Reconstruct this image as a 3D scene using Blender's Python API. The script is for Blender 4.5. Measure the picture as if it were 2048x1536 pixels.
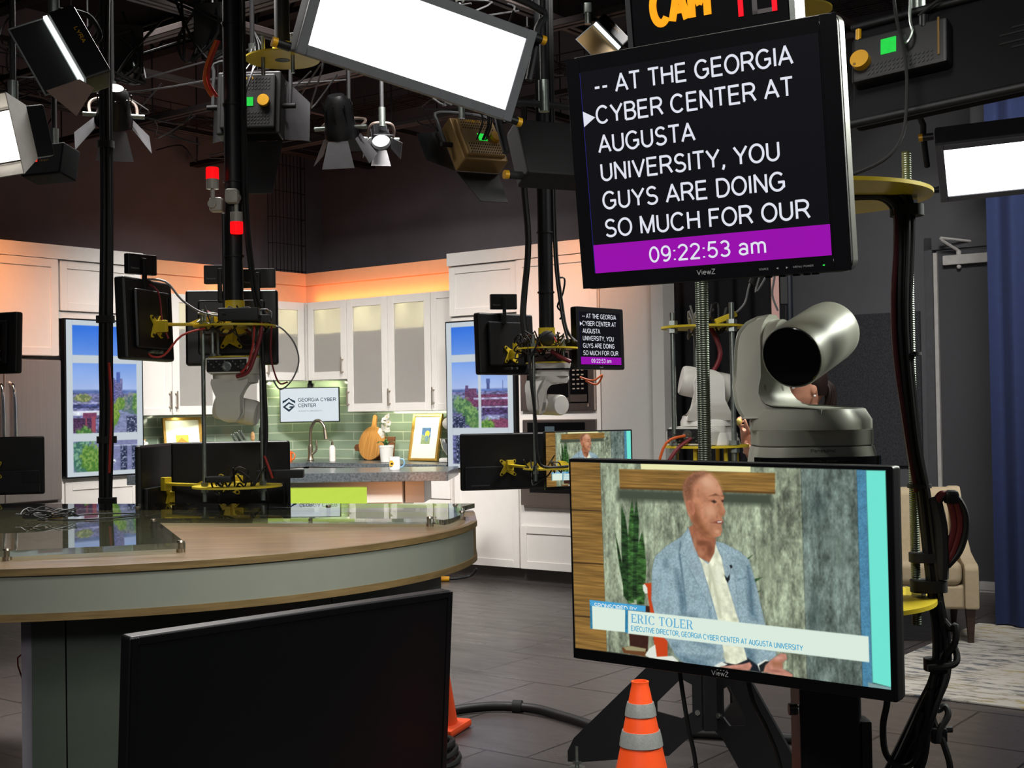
import bpy, bmesh, math, random
from mathutils import Vector, Matrix, Euler
from math import radians as rad, sin, cos, pi, sqrt, atan2
random.seed(7)
scene = bpy.context.scene
for o in list(bpy.data.objects):
    bpy.data.objects.remove(o)
COL = scene.collection

def T(x, y, z): return Matrix.Translation((x, y, z))
def RZ(d): return Matrix.Rotation(rad(d), 4, 'Z')
def RX(d): return Matrix.Rotation(rad(d), 4, 'X')
def RY(d): return Matrix.Rotation(rad(d), 4, 'Y')
def lin(h):
    h = h.lstrip('#')
    c = [int(h[i:i+2], 16)/255 for i in (0, 2, 4)]
    return tuple((x/12.92 if x <= .04045 else ((x+.055)/1.055)**2.4) for x in c)

# ---------------- camera ----------------
CAM_H = 1.37
FPX = 2620.0                      # focal length for a 2048 px wide frame
pt, rl = math.atan(45/FPX), .017  # slight upward pitch, slight roll
fw = Vector((0, cos(pt), sin(pt))); up0 = Vector((0, -sin(pt), cos(pt))); rt0 = Vector((1, 0, 0))
rt = rt0*cos(rl) - up0*sin(rl); up = up0*cos(rl) + rt0*sin(rl)
cd = bpy.data.cameras.new('camera'); cam = bpy.data.objects.new('camera', cd); COL.objects.link(cam)
cam.matrix_world = Matrix(((rt.x, up.x, -fw.x, 0), (rt.y, up.y, -fw.y, 0), (rt.z, up.z, -fw.z, CAM_H), (0, 0, 0, 1)))
cd.sensor_width = 36; cd.lens = FPX/2048*36; cd.clip_start = .05; cd.clip_end = 100
scene.camera = cam

# room frame: origin at the corner of the kitchen set on the floor, +x along its right-hand run, +y away from the viewer
KM = T(-1.961, 12.6, 0) @ RZ(-37.5)

# ---------------- world, exposure ----------------
scene.view_settings.view_transform = 'Standard'
scene.view_settings.look = 'None'
scene.view_settings.exposure = 0
scene.view_settings.gamma = 1
w = bpy.data.worlds.new('studio_air'); scene.world = w; w.use_nodes = True
bg = w.node_tree.nodes['Background']; bg.inputs[0].default_value = (.9, .92, 1, 1); bg.inputs[1].default_value = .045

# ---------------- unseen area lamps, added without fixtures ----------------
def lamp(name, p, aim, power, sx, sy, color=(1, .97, .93), spread=180, room=True):
    l = bpy.data.lights.new(name, 'AREA'); l.shape = 'RECTANGLE'; l.size = sx; l.size_y = sy
    l.energy = power; l.color = color; l.spread = rad(spread)
    o = bpy.data.objects.new(name, l); COL.objects.link(o)
    a, b = Vector(p), Vector(aim)
    if room: a, b = KM @ a, KM @ b
    o.location = a; o.rotation_euler = (b-a).to_track_quat('-Z', 'Y').to_euler()
    return o
ORANGE = (1, .33, .09)
LIME = (1, 1, .55)
# unseen key and fill in place of ceiling fixtures over the kitchen set
lamp('light_kitchen_key', (3.2, -4.3, 4.4), (1.7, -.4, -.2), 56, 1.2, .6, spread=76)
lamp('light_kitchen_fill', (5.2, -3.8, 4.2), (.4, -1.1, .1), 72, 1.2, .6, spread=52)
# unseen lamps added to brighten the news desk and the floor
lamp('light_desk', (-1.6, 6.4, 3.9), (-1.2, 4.9, .9), 80, .9, .6, room=False, spread=110)
lamp('light_floor', (1.7, 7.5, 4.3), (.2, 6.9, 0), 34, 1.2, .6, room=False, spread=60)
lamp('light_floor_left', (-3.0, 6.6, 4.2), (-2.2, 5.7, 0), 26, .9, .5, room=False, spread=60)
# unseen lamps added for the seating corner and the right wall
lamp('light_seating', (2.5, 5.6, 3.4), (2.5, 7.8, .4), 40, .9, .5, room=False, spread=130)
lamp('light_right_wall', (1.9, 5.4, 4.2), (3.0, 9.0, 1.5), 20, .9, .5, room=False, spread=60)
# unseen fill lamps added for the desk front, cones and near camera stand
lamp('light_front', (.4, 2.4, 3.5), (-.5, 4.1, .85), 6, .8, .5, color=(.97, 1, .93), room=False, spread=90)
lamp('light_cones', (-.2, 2.2, 3.5), (.3, 3.6, .3), 14, .8, .5, room=False, spread=70)
lamp('light_stand', (2.2, 3.0, 2.5), (.55, 2.45, 1.4), 48, .9, .4, color=(.96, 1, .90), room=False, spread=120)
lamp('light_camera_side', (-.9, .2, 3.0), (.5, 2.5, 1.2), 30, 1.4, .8, room=False, spread=110)

# ---------------- materials ----------------
MATS = {}
def _new(key):
    m = bpy.data.materials.new(key); m.use_nodes = True
    nt = m.node_tree; b = nt.nodes['Principled BSDF']
    return m, nt, b
def _noise(nt, scale, detail=3, stretch=None, rough=.5):
    tc = nt.nodes.new('ShaderNodeTexCoord'); n = nt.nodes.new('ShaderNodeTexNoise')
    n.inputs['Scale'].default_value = scale; n.inputs['Detail'].default_value = detail; n.inputs['Roughness'].default_value = rough
    src = tc.outputs['Object']
    if stretch:
        mp = nt.nodes.new('ShaderNodeMapping'); mp.inputs['Scale'].default_value = stretch
        nt.links.new(src, mp.inputs[0]); src = mp.outputs[0]
    nt.links.new(src, n.inputs['Vector'])
    return n
def _ramp(nt, fac, stops):
    r = nt.nodes.new('ShaderNodeValToRGB'); e = r.color_ramp.elements
    while len(e) < len(stops): e.new(.5)
    for k, (p, c) in enumerate(stops):
        e[k].position = p; e[k].color = (*c, 1)
    nt.links.new(fac, r.inputs[0]); return r
def sc(c, k): return tuple(min(1, x*k) for x in c)
def mat(key, hx=None, rough=.5, metal=0, noise=.08, scale=18, bump=0, bscale=150, spec=.5, coat=0, stretch=None, trans=0, ior=1.45, aniso=0):
    if key in MATS: return MATS[key]
    m, nt, b = _new(key); c = lin(hx)
    n = _noise(nt, scale, stretch=stretch)
    r = _ramp(nt, n.outputs['Fac'], [(.3, sc(c, 1-noise)), (.7, sc(c, 1+noise))])
    nt.links.new(r.outputs[0], b.inputs['Base Color'])
    b.inputs['Roughness'].default_value = rough; b.inputs['Metallic'].default_value = metal
    b.inputs['Specular IOR Level'].default_value = spec; b.inputs['Coat Weight'].default_value = coat
    b.inputs['Transmission Weight'].default_value = trans; b.inputs['IOR'].default_value = ior
    if bump:
        n2 = _noise(nt, bscale, stretch=stretch); bp = nt.nodes.new('ShaderNodeBump'); bp.inputs['Strength'].default_value = bump; bp.inputs['Distance'].default_value = .002
        nt.links.new(n2.outputs['Fac'], bp.inputs['Height']); nt.links.new(bp.outputs[0], b.inputs['Normal'])
    MATS[key] = m; return m
def emit(key, hx, strength=1, noise=0, scale=20, stops=None, stretch=None, base=True, detail=4):
    if key in MATS: return MATS[key]
    m, nt, b = _new(key); c = lin(hx)
    b.inputs['Base Color'].default_value = (.004, .004, .005, 1); b.inputs['Roughness'].default_value = .35
    b.inputs['Emission Strength'].default_value = strength; b.inputs['Specular IOR Level'].default_value = .04
    n = _noise(nt, scale, detail, stretch)
    st = [(p, lin(h)) for p, h in stops] if stops else [(.3, sc(c, 1-noise)), (.7, sc(c, 1+noise))]
    r = _ramp(nt, n.outputs['Fac'], st)
    nt.links.new(r.outputs[0], b.inputs['Emission Color'])
    MATS[key] = m; return m
def emit_grad(key, stops, axis='Z', lo=0, hi=1, strength=1):
    m, nt, b = _new(key); b.inputs['Base Color'].default_value = (.004, .004, .005, 1); b.inputs['Emission Strength'].default_value = strength
    tc = nt.nodes.new('ShaderNodeTexCoord'); sp = nt.nodes.new('ShaderNodeSeparateXYZ'); mr = nt.nodes.new('ShaderNodeMapRange')
    nt.links.new(tc.outputs['Object'], sp.inputs[0]); nt.links.new(sp.outputs[axis], mr.inputs[0])
    mr.inputs[1].default_value = lo; mr.inputs[2].default_value = hi
    r = _ramp(nt, mr.outputs[0], [(p, lin(h)) for p, h in stops]); nt.links.new(r.outputs[0], b.inputs['Emission Color'])
    MATS[key] = m; return m
def wood(key, h1, h2, rough=.35, scale=3, stretch=(1, 12, 12), coat=0):
    if key in MATS: return MATS[key]
    m, nt, b = _new(key)
    n = _noise(nt, scale, 6, stretch, .6); r = _ramp(nt, n.outputs['Fac'], [(.3, lin(h1)), (.7, lin(h2))])
    nt.links.new(r.outputs[0], b.inputs['Base Color']); b.inputs['Roughness'].default_value = rough; b.inputs['Coat Weight'].default_value = coat
    b.inputs['Coat Roughness'].default_value = .2
    bp = nt.nodes.new('ShaderNodeBump'); bp.inputs['Strength'].default_value = .12; bp.inputs['Distance'].default_value = .001
    nt.links.new(n.outputs['Fac'], bp.inputs['Height']); nt.links.new(bp.outputs[0], b.inputs['Normal'])
    MATS[key] = m; return m
def brick(key, c1, c2, mortar, bw, bh, off=.5, msize=.01, rough=.3, swap=None, loc=(0, 0, 0), noise=0, spec=.5, bump=.3):
    m, nt, b = _new(key); tc = nt.nodes.new('ShaderNodeTexCoord'); mp = nt.nodes.new('ShaderNodeMapping'); br = nt.nodes.new('ShaderNodeTexBrick')
    nt.links.new(tc.outputs['Object'], mp.inputs[0]); mp.inputs['Location'].default_value = loc
    src = mp.outputs[0]
    if swap:
        sp = nt.nodes.new('ShaderNodeSeparateXYZ'); cb = nt.nodes.new('ShaderNodeCombineXYZ'); nt.links.new(src, sp.inputs[0])
        for k, a in enumerate(swap): nt.links.new(sp.outputs[a], cb.inputs[k])
        src = cb.outputs[0]
    nt.links.new(src, br.inputs['Vector'])
    br.inputs['Scale'].default_value = 1; br.inputs['Brick Width'].default_value = bw; br.inputs['Row Height'].default_value = bh
    br.inputs['Mortar Size'].default_value = msize; br.offset = off; br.inputs['Mortar Smooth'].default_value = .2
    br.inputs['Color1'].default_value = (*lin(c1), 1); br.inputs['Color2'].default_value = (*lin(c2), 1); br.inputs['Mortar'].default_value = (*lin(mortar), 1)
    out = br.outputs['Color']
    if noise:
        n = _noise(nt, 3, 8, (1, 5, 1), .65); r = _ramp(nt, n.outputs['Fac'], [(.3, (1-noise,)*3), (.7, (1, 1, 1))])
        mx = nt.nodes.new('ShaderNodeMix'); mx.data_type = 'RGBA'; mx.blend_type = 'MULTIPLY'; mx.inputs[0].default_value = 1
        nt.links.new(out, mx.inputs[6]); nt.links.new(r.outputs[0], mx.inputs[7]); out = mx.outputs[2]
        r2 = _ramp(nt, n.outputs['Fac'], [(.3, (rough*1.25,)*3), (.7, (rough*.85,)*3)]); nt.links.new(r2.outputs[0], b.inputs['Roughness'])
    else: b.inputs['Roughness'].default_value = rough
    nt.links.new(out, b.inputs['Base Color']); b.inputs['Specular IOR Level'].default_value = spec
    bp = nt.nodes.new('ShaderNodeBump'); bp.inputs['Strength'].default_value = bump; bp.inputs['Distance'].default_value = .003; bp.invert = True
    nt.links.new(br.outputs['Fac'], bp.inputs['Height']); nt.links.new(bp.outputs[0], b.inputs['Normal'])
    MATS[key] = m; return m

black = mat('black_plastic', '#0d0d0f', .42)
blackgloss = mat('black_gloss', '#08080a', .16)
blackmat = mat('black_matte', '#101012', .75)
blackmetal = mat('black_metal', '#161719', .45, .3)
rubber = mat('rubber', '#0b0b0c', .55, noise=.2)
darkgrey = mat('dark_grey', '#2a2a2d', .6)
yellow = mat('yellow_paint', '#c9b12a', .38, noise=.1, scale=9)
steel = mat('zinc_steel', '#8f9690', .32, .9, noise=.15, scale=60)
chrome = mat('chrome', '#d8dadc', .12, 1, noise=.02)
nickel = mat('brushed_nickel', '#b3a797', .28, 1, noise=.05)
stain = mat('stainless', '#a79d98', .3, 1, noise=.07, scale=3, stretch=(40, 40, 1))
white = mat('cabinet_white', '#d9d5d0', .45, noise=.015)
whiteplastic = mat('white_plastic', '#cfccc6', .38, noise=.02)
silver = mat('silver_body', '#97978b', .4, .12, noise=.03)
red = mat('red_cable', '#6e1a22', .5)
redbright = mat('red_wire', '#a02a24', .5)
orangewire = mat('orange_wire', '#c2541d', .5)
greywire = mat('grey_wire', '#6b6b6b', .5)
def clear_plastic(key, tint, ior):
    m, nt, b = _new(key); nt.nodes.remove(b); out = nt.nodes['Material Output']
    fr = nt.nodes.new('ShaderNodeFresnel'); ge = nt.nodes.new('ShaderNodeNewGeometry'); mr = nt.nodes.new('ShaderNodeMapRange'); mr.inputs[3].default_value = ior; mr.inputs[4].default_value = 1/ior; nt.links.new(ge.outputs['Backfacing'], mr.inputs[0]); nt.links.new(mr.outputs[0], fr.inputs['IOR']); tr = nt.nodes.new('ShaderNodeBsdfTransparent'); gl = nt.nodes.new('ShaderNodeBsdfGlossy'); mx = nt.nodes.new('ShaderNodeMixShader')
    n = _noise(nt, 6); r = _ramp(nt, n.outputs['Fac'], [(.3, sc(lin(tint), .98)), (.7, lin(tint))]); nt.links.new(r.outputs[0], tr.inputs[0])
    gl.inputs['Roughness'].default_value = .0; nt.links.new(fr.outputs[0], mx.inputs[0]); nt.links.new(tr.outputs[0], mx.inputs[1]); nt.links.new(gl.outputs[0], mx.inputs[2]); nt.links.new(mx.outputs[0], out.inputs['Surface'])
    MATS[key] = m; return m
glass = clear_plastic('acrylic', '#eef8f6', 1.49)
clearglass = mat('clear_glass', '#eef4f0', .02, trans=1, ior=1.45, noise=0)
lcd = emit('lcd_green', '#27d64a', 1.0, .08, 60)
led_g = emit('led_green', '#30ff50', 2)
led_r = emit('beacon_red', '#ff0a10', 1.6, .25, 120)
lampwhite = emit('soft_panel_glow', '#ffffff', 5.0)
lampstrip = emit('strip_glow', '#eef6f2', 1.6)
gold = mat('knob_gold', '#c08d12', .4, .2)
tan = mat('tan_metal', '#8f7346', .4, .35, noise=.06)
cord = rubber

# ---------------- stroke lettering: sans glyphs on a unit capital height ----------------
def _arc(cx, cy, rx, ry, a0, a1, n=14): return [(cx+rx*cos(rad(a0+(a1-a0)*k/n)), cy+ry*sin(rad(a0+(a1-a0)*k/n))) for k in range(n+1)]
GL = {'A': (.72, [[(0, 0), (.36, 1), (.72, 0)], [(.13, .32), (.59, .32)]]),
 'B': (.66, [[(.05, 0), (.05, 1), (.36, 1)]+_arc(.36, .76, .24, .24, 90, -90)+[(.05, .52)], [(.36, .52)]+_arc(.38, .26, .26, .26, 90, -90)+[(.05, 0)]]),
 'C': (.76, [_arc(.38, .5, .37, .5, 42, 318, 26)]), 'D': (.72, [[(.05, 0), (.05, 1), (.32, 1)]+_arc(.32, .5, .37, .5, 90, -90, 20)+[(.05, 0)]]),
 'E': (.64, [[(.6, 1), (.05, 1), (.05, 0), (.62, 0)], [(.05, .53), (.56, .53)]]), 'F': (.58, [[(.58, 1), (.05, 1), (.05, 0)], [(.05, .52), (.5, .52)]]),
 'G': (.80, [_arc(.4, .5, .38, .5, 45, 325, 26)+[(.74, .18), (.74, .46), (.44, .46)]]), 'H': (.70, [[(.05, 0), (.05, 1)], [(.65, 0), (.65, 1)], [(.05, .53), (.65, .53)]]),
 'I': (.14, [[(.07, 0), (.07, 1)]]), 'J': (.5, [[(.43, 1), (.43, .25)]+_arc(.23, .22, .2, .22, 0, -180)]), 'K': (.66, [[(.05, 0), (.05, 1)], [(.62, 1), (.05, .36)], [(.25, .58), (.66, 0)]]),
 'L': (.55, [[(.05, 1), (.05, 0), (.55, 0)]]), 'M': (.82, [[(.05, 0), (.05, 1), (.41, .02), (.77, 1), (.77, 0)]]), '#': (.92, [[(.09, 0), (.09, 1), (.46, .42), (.83, 1), (.83, 0)]]), 'N': (.70, [[(.05, 0), (.05, 1), (.65, 0), (.65, 1)]]),
 'O': (.78, [_arc(.39, .5, .37, .5, 0, 360, 32)]), 'P': (.64, [[(.05, 0), (.05, 1), (.36, 1)]+_arc(.36, .74, .26, .26, 90, -90)+[(.05, .48)]]),
 'R': (.70, [[(.05, 0), (.05, 1), (.38, 1)]+_arc(.38, .74, .26, .26, 90, -90)+[(.05, .48)], [(.36, .48), (.50, .36), (.69, 0)]]),
 'S': (.66, [_arc(.33, .745, .26, .255, 28, 270, 18)+_arc(.33, .25, .29, .25, 84, -155, 18)]), 'T': (.64, [[(0, 1), (.64, 1)], [(.32, 1), (.32, 0)]]),
 'U': (.70, [[(.05, 1), (.05, .34)]+_arc(.35, .34, .30, .34, 180, 360, 18)+[(.65, 1)]]), 'V': (.70, [[(0, 1), (.35, 0), (.70, 1)]]), 'W': (.98, [[(0, 1), (.25, 0), (.49, 1), (.73, 0), (.98, 1)]]),
 'X': (.68, [[(0, 0), (.66, 1)], [(.02, 1), (.68, 0)]]), 'Y': (.70, [[(0, 1), (.35, .44), (.70, 1)], [(.35, .44), (.35, 0)]]), 'Z': (.62, [[(.03, 1), (.60, 1), (0, 0), (.62, 0)]]),
 '0': (.58, [_arc(.29, .5, .26, .5, 0, 360, 28)]), '1': (.40, [[(.08, .76), (.27, 1), (.27, 0)]]), '2': (.58, [_arc(.28, .73, .25, .27, 165, -25, 16)+[(.03, 0), (.56, 0)]]),
 '3': (.58, [_arc(.28, .75, .23, .25, 150, -80, 14)+_arc(.28, .26, .26, .26, 85, -150, 16)]), '4': (.60, [[(.44, 0), (.44, 1), (.02, .28), (.60, .28)]]), '5': (.58, [[(.52, 1), (.12, 1), (.06, .48)]+_arc(.28, .31, .26, .31, 128, -150, 18)]),
 '9': (.58, [_arc(.28, .68, .24, .32, 0, 360, 22), [(.52, .68)]+_arc(.25, .46, .28, .46, 0, -120, 12)]), ':': (.16, [[(.08, 0), (.08, .1)], [(.08, .6), (.08, .7)]]), ',': (.18, [[(.10, .09), (.10, -.02), (.03, -.20)]]), '-': (.34, [[(.02, .4), (.32, .4)]]),
 'a': (.54, [_arc(.25, .52, .21, .20, 165, 0, 10)+[(.46, 0)], _arc(.25, .19, .22, .19, 0, 360, 16)]), 'm': (.84, [[(.05, 0), (.05, .72)], [(.05, .42)]+_arc(.235, .5, .185, .22, 180, 0, 10)+[(.42, 0)], [(.42, .42)]+_arc(.605, .5, .185, .22, 180, 0, 10)+[(.79, 0)]]),
 'n': (.52, [[(.05, 0), (.05, .72)], [(.05, .42)]+_arc(.255, .48, .205, .24, 180, 0, 10)+[(.46, 0)]]), 's': (.48, [_arc(.24, .53, .18, .19, 30, 265, 12)+_arc(.24, .18, .2, .18, 80, -155, 12)]), 'o': (.56, [_arc(.28, .36, .24, .36, 0, 360, 22)]),
 'i': (.12, [[(.06, 0), (.06, .72)], [(.06, .9), (.06, 1)]]), 'c': (.5, [_arc(.27, .36, .24, .36, 48, 312, 16)]), 'e': (.54, [[(.04, .38), (.49, .38)]+_arc(.27, .36, .23, .36, 4, 318, 18)]), 'w': (.70, [[(0, .72), (.18, 0), (.35, .7), (.52, 0), (.70, .72)]]), 'k': (.5, [[(.05, 0), (.05, 1)], [(.45, .72), (.05, .26)], [(.2, .42), (.49, 0)]])}
# ---------------- mesh builder ----------------
class MB:
    def __init__(s, M=None): s.v = []; s.f = []; s.fm = []; s.ms = []; s.bev = False; s.cols = []; s.M = M or Matrix()
    def mi(s, m):
        if m not in s.ms: s.ms.append(m)
        return s.ms.index(m)
    def add(s, vs, fs, m):
        k = len(s.v); i = s.mi(m)
        s.v += [tuple(s.M @ Vector(p)) for p in vs]
        for f in fs: s.f.append([k+a for a in f]); s.fm.append(i)
        return s
    def box(s, cx, cy, cz, sx, sy, sz, m, b=0, seg=2, R=None):
        A = T(cx, cy, cz) @ (R or Matrix())
        if b:
            s.bev = True
            bm = bmesh.new(); bmesh.ops.create_cube(bm, size=1)
            for q in bm.verts: q.co = Vector((q.co.x*sx, q.co.y*sy, q.co.z*sz))
            bmesh.ops.bevel(bm, geom=list(bm.edges), offset=min(b, .49*min(sx, sy, sz)), segments=seg, profile=.5, affect='EDGES')
            bm.verts.index_update(); vs = [A @ q.co for q in bm.verts]; fs = [[q.index for q in f.verts] for f in bm.faces]; bm.free()
        else:
            vs = [A @ Vector((x*sx/2, y*sy/2, z*sz/2)) for x in (-1, 1) for y in (-1, 1) for z in (-1, 1)]
            fs = [(0, 1, 3, 2), (4, 6, 7, 5), (0, 4, 5, 1), (2, 3, 7, 6), (0, 2, 6, 4), (1, 5, 7, 3)]
        return s.add(vs, fs, m)
    def bb(s, x0, x1, y0, y1, z0, z1, m, b=0, seg=2):
        return s.box((x0+x1)/2, (y0+y1)/2, (z0+z1)/2, abs(x1-x0), abs(y1-y0), abs(z1-z0), m, b, seg)
    def cyl(s, p0, p1, r, m, n=16, r2=None, caps=True):
        p0, p1 = Vector(p0), Vector(p1); r2 = r if r2 is None else r2
        d = (p1-p0).normalized(); a = d.orthogonal().normalized(); c = d.cross(a)
        vs = []
        for p, q in ((p0, r), (p1, r2)):
            for k in range(n):
                t = 2*pi*k/n; vs.append(p + (a*cos(t)+c*sin(t))*q)
        fs = [(k, (k+1) % n, n+(k+1) % n, n+k) for k in range(n)]
        if caps: fs += [list(range(n))[::-1], list(range(n, 2*n))]
        return s.add(vs, fs, m)
    def tube(s, pts, r, m, n=7, sub=4, closed=False):
        P = [Vector(p) for p in pts]
        if sub > 1 and len(P) > 2:
            Q = []; L = len(P); rng = range(L if closed else L-1)
            for i in rng:
                g = (lambda j: P[j % L]) if closed else (lambda j: P[max(0, min(L-1, j))])
                a, b, c, d = g(i-1), g(i), g(i+1), g(i+2)
                for k in range(sub):
                    t = k/sub
                    Q.append(.5*((2*b)+(c-a)*t+(2*a-5*b+4*c-d)*t*t+(3*b-a-3*c+d)*t**3))
            if not closed: Q.append(P[-1])
            P = Q
        L = len(P); vs = []; prev = None
        for i in range(L):
            if closed: d = P[(i+1) % L]-P[i-1]
            else: d = P[min(L-1, i+1)]-P[max(0, i-1)]
            if d.length < 1e-9: d = Vector((0, 0, 1))
            d.normalize()
            if prev is None: a = d.orthogonal().normalized()
            else:
                a = prev - d*prev.dot(d)
                a = a.normalized() if a.length > 1e-6 else d.orthogonal().normalized()
            prev = a; c = d.cross(a); rr = r(i/(L-1)) if callable(r) else r
            for k in range(n):
                t = 2*pi*k/n; vs.append(P[i]+(a*cos(t)+c*sin(t))*rr)
        fs = [(i*n+k, i*n+(k+1) % n, (i+1)*n+(k+1) % n, (i+1)*n+k) for i in range(L-1) for k in range(n)]
        if closed: fs += [((L-1)*n+k, (L-1)*n+(k+1) % n, (k+1) % n, k) for k in range(n)]
        else: fs += [list(range(n))[::-1], list(range((L-1)*n, L*n))]
        return s.add(vs, fs, m)
    def lathe(s, prof, m, n=28, A=None, a0=0, a1=2*pi):
        A = A or Matrix(); full = abs(a1-a0-2*pi) < 1e-6; K = n if full else n+1; vs = []
        for r, z in prof:
            for k in range(K):
                t = a0+(a1-a0)*k/n; vs.append(A @ Vector((r*cos(t), r*sin(t), z)))
        fs = []
        for i in range(len(prof)-1):
            for k in range(n):
                k2 = (k+1) % K; fs.append((i*K+k, i*K+k2, (i+1)*K+k2, (i+1)*K+k))
        if full:
            if prof[0][0] > 1e-5: fs.append(list(range(K))[::-1])
            if prof[-1][0] > 1e-5: fs.append(list(range((len(prof)-1)*K, len(prof)*K)))
        return s.add(vs, fs, m)
    def prism(s, poly, a, b, m, plane='xz', bev=0):
        f = {'xz': lambda p, t: (p[0], t, p[1]), 'xy': lambda p, t: (p[0], p[1], t), 'yz': lambda p, t: (t, p[0], p[1])}[plane]
        n = len(poly)
        vs = [f(p, a) for p in poly]+[f(p, b) for p in poly]
        fs = [list(range(n))[::-1], list(range(n, 2*n))]+[(k, (k+1) % n, n+(k+1) % n, n+k) for k in range(n)]
        if bev:
            s.bev = True
            bm = bmesh.new(); bv = [bm.verts.new(v) for v in vs]
            for q in fs: bm.faces.new([bv[k] for k in q])
            bmesh.ops.recalc_face_normals(bm, faces=bm.faces); bm.normal_update()
            ed = [e for e in bm.edges if len(e.link_faces) == 2 and e.calc_face_angle(0) > .6]
            bmesh.ops.bevel(bm, geom=ed, offset=bev, segments=2, profile=.5, affect='EDGES', clamp_overlap=True)
            bm.verts.index_update(); vs = [q.co.copy() for q in bm.verts]; fs = [[q.index for q in g.verts] for g in bm.faces]; bm.free()
        return s.add(vs, fs, m)
    def loft(s, rings, m, caps=True):
        n = len(rings[0]); vs = [p for r in rings for p in r]
        fs = [(i*n+k, i*n+(k+1) % n, (i+1)*n+(k+1) % n, (i+1)*n+k) for i in range(len(rings)-1) for k in range(n)]
        if caps: fs += [list(range(n))[::-1], list(range((len(rings)-1)*n, len(rings)*n))]
        return s.add(vs, fs, m)
    def poly(s, pts, m): return s.add(pts, [list(range(len(pts)))], m)
    def flat(s, pts, y, m): return s.poly([(x, y, z) for x, z in pts], m)
    def rect(s, x0, x1, z0, z1, y, m): return s.flat([(x0, z0), (x1, z0), (x1, z1), (x0, z1)], y, m)
    def ball(s, c, r, m, n=16, sx=1, sy=1, sz=1):
        prof = [(max(1e-6, r*sin(pi*k/(n//2))), -r*cos(pi*k/(n//2))) for k in range(n//2+1)]
        return s.lathe(prof, m, n, T(*c) @ Matrix.Diagonal((sx, sy, sz, 1)))
    def text(s, body, x0, x1, z0, cap, y, m, weight=0, plane=None):
        """flat lettering in the xz plane facing -y: from x0 to x1, baseline z0, capital height cap"""
        wt = .10+2.2*weight; adv = []; x = 0
        for ch_ in body:
            g = GL.get(ch_); adv.append(x); x += (g[0]+.15) if g else .38
        tot = x-.15; kx = (x1-x0-wt*cap*.8)/tot; st = wt*cap/2; q = 0
        for ch_, ax in zip(body, adv):
            if ch_ not in GL: continue
            for pl in GL[ch_][1]:
                P = [(x0+st*.8+(ax+px_)*kx, z0+st+pz*(cap-2*st)) for px_, pz in pl]; n = len(P)
                L_, R_ = [], []
                for i in range(n):
                    def nrm(a, b):
                        dx, dz = b[0]-a[0], b[1]-a[1]; l = sqrt(dx*dx+dz*dz) or 1; return (-dz/l, dx/l)
                    n0 = nrm(P[i-1], P[i]) if i else None; n1 = nrm(P[i], P[i+1]) if i < n-1 else None
                    if n0 and n1:
                        m_ = (n0[0]+n1[0], n0[1]+n1[1]); l = m_[0]**2+m_[1]**2
                        if l < .5: m_ = n1; k = 1; l = 1
                        else: k = min(2/l, 1.7)
                        o_ = (m_[0]*k, m_[1]*k)
                    else: o_ = n0 or n1
                    if n0 and n1 and (n0[0]*n1[0]+n0[1]*n1[1]) < .1: L_.append(None); R_.append(None)
                    else: L_.append((P[i][0]+o_[0]*st, P[i][1]+o_[1]*st)); R_.append((P[i][0]-o_[0]*st, P[i][1]-o_[1]*st))
                for i in range(n-1):
                    a0, b0 = (L_[i], R_[i]); a1, b1 = (L_[i+1], R_[i+1]); n_ = nrm(P[i], P[i+1]); d_ = (n_[1], -n_[0])
                    if a0 is None: p = (P[i][0]-d_[0]*st*.6, P[i][1]-d_[1]*st*.6) if True else P[i]; a0, b0 = (p[0]+n_[0]*st, p[1]+n_[1]*st), (p[0]-n_[0]*st, p[1]-n_[1]*st)
                    if a1 is None: p = (P[i+1][0]+d_[0]*st*.6, P[i+1][1]+d_[1]*st*.6); a1, b1 = (p[0]+n_[0]*st, p[1]+n_[1]*st), (p[0]-n_[0]*st, p[1]-n_[1]*st)
                    q += 1; s.flat([a0, a1, b1, b0], y-2e-7*q, m)
        return s
    def obj(s, name, sharp=38, recalc=True):
        me = bpy.data.meshes.new(name); me.from_pydata(s.v, [], s.f); me.update()
        for m in s.ms: me.materials.append(m)
        me.polygons.foreach_set('material_index', s.fm)
        if recalc:
            bm = bmesh.new(); bm.from_mesh(me); bmesh.ops.recalc_face_normals(bm, faces=bm.faces); bm.to_mesh(me); bm.free()
        if s.cols:
            import numpy as np
            buf = np.zeros((len(s.v), 4), dtype=np.float32); buf[:, 3] = 1
            for k, L in s.cols: buf[k:k+len(L), :3] = L
            at = me.color_attributes.new('picture', 'FLOAT_COLOR', 'POINT'); at.data.foreach_set('color', buf.ravel())
        me.polygons.foreach_set('use_smooth', [True]*len(me.polygons))
        me.set_sharp_from_angle(angle=rad(sharp)); me.validate()
        o = bpy.data.objects.new(name, me); COL.objects.link(o)
        if 1 < len(me.polygons) and not s.cols:
            wn = o.modifiers.new('w', 'WEIGHTED_NORMAL'); wn.keep_sharp = True; wn.weight = 80
        return o

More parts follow.
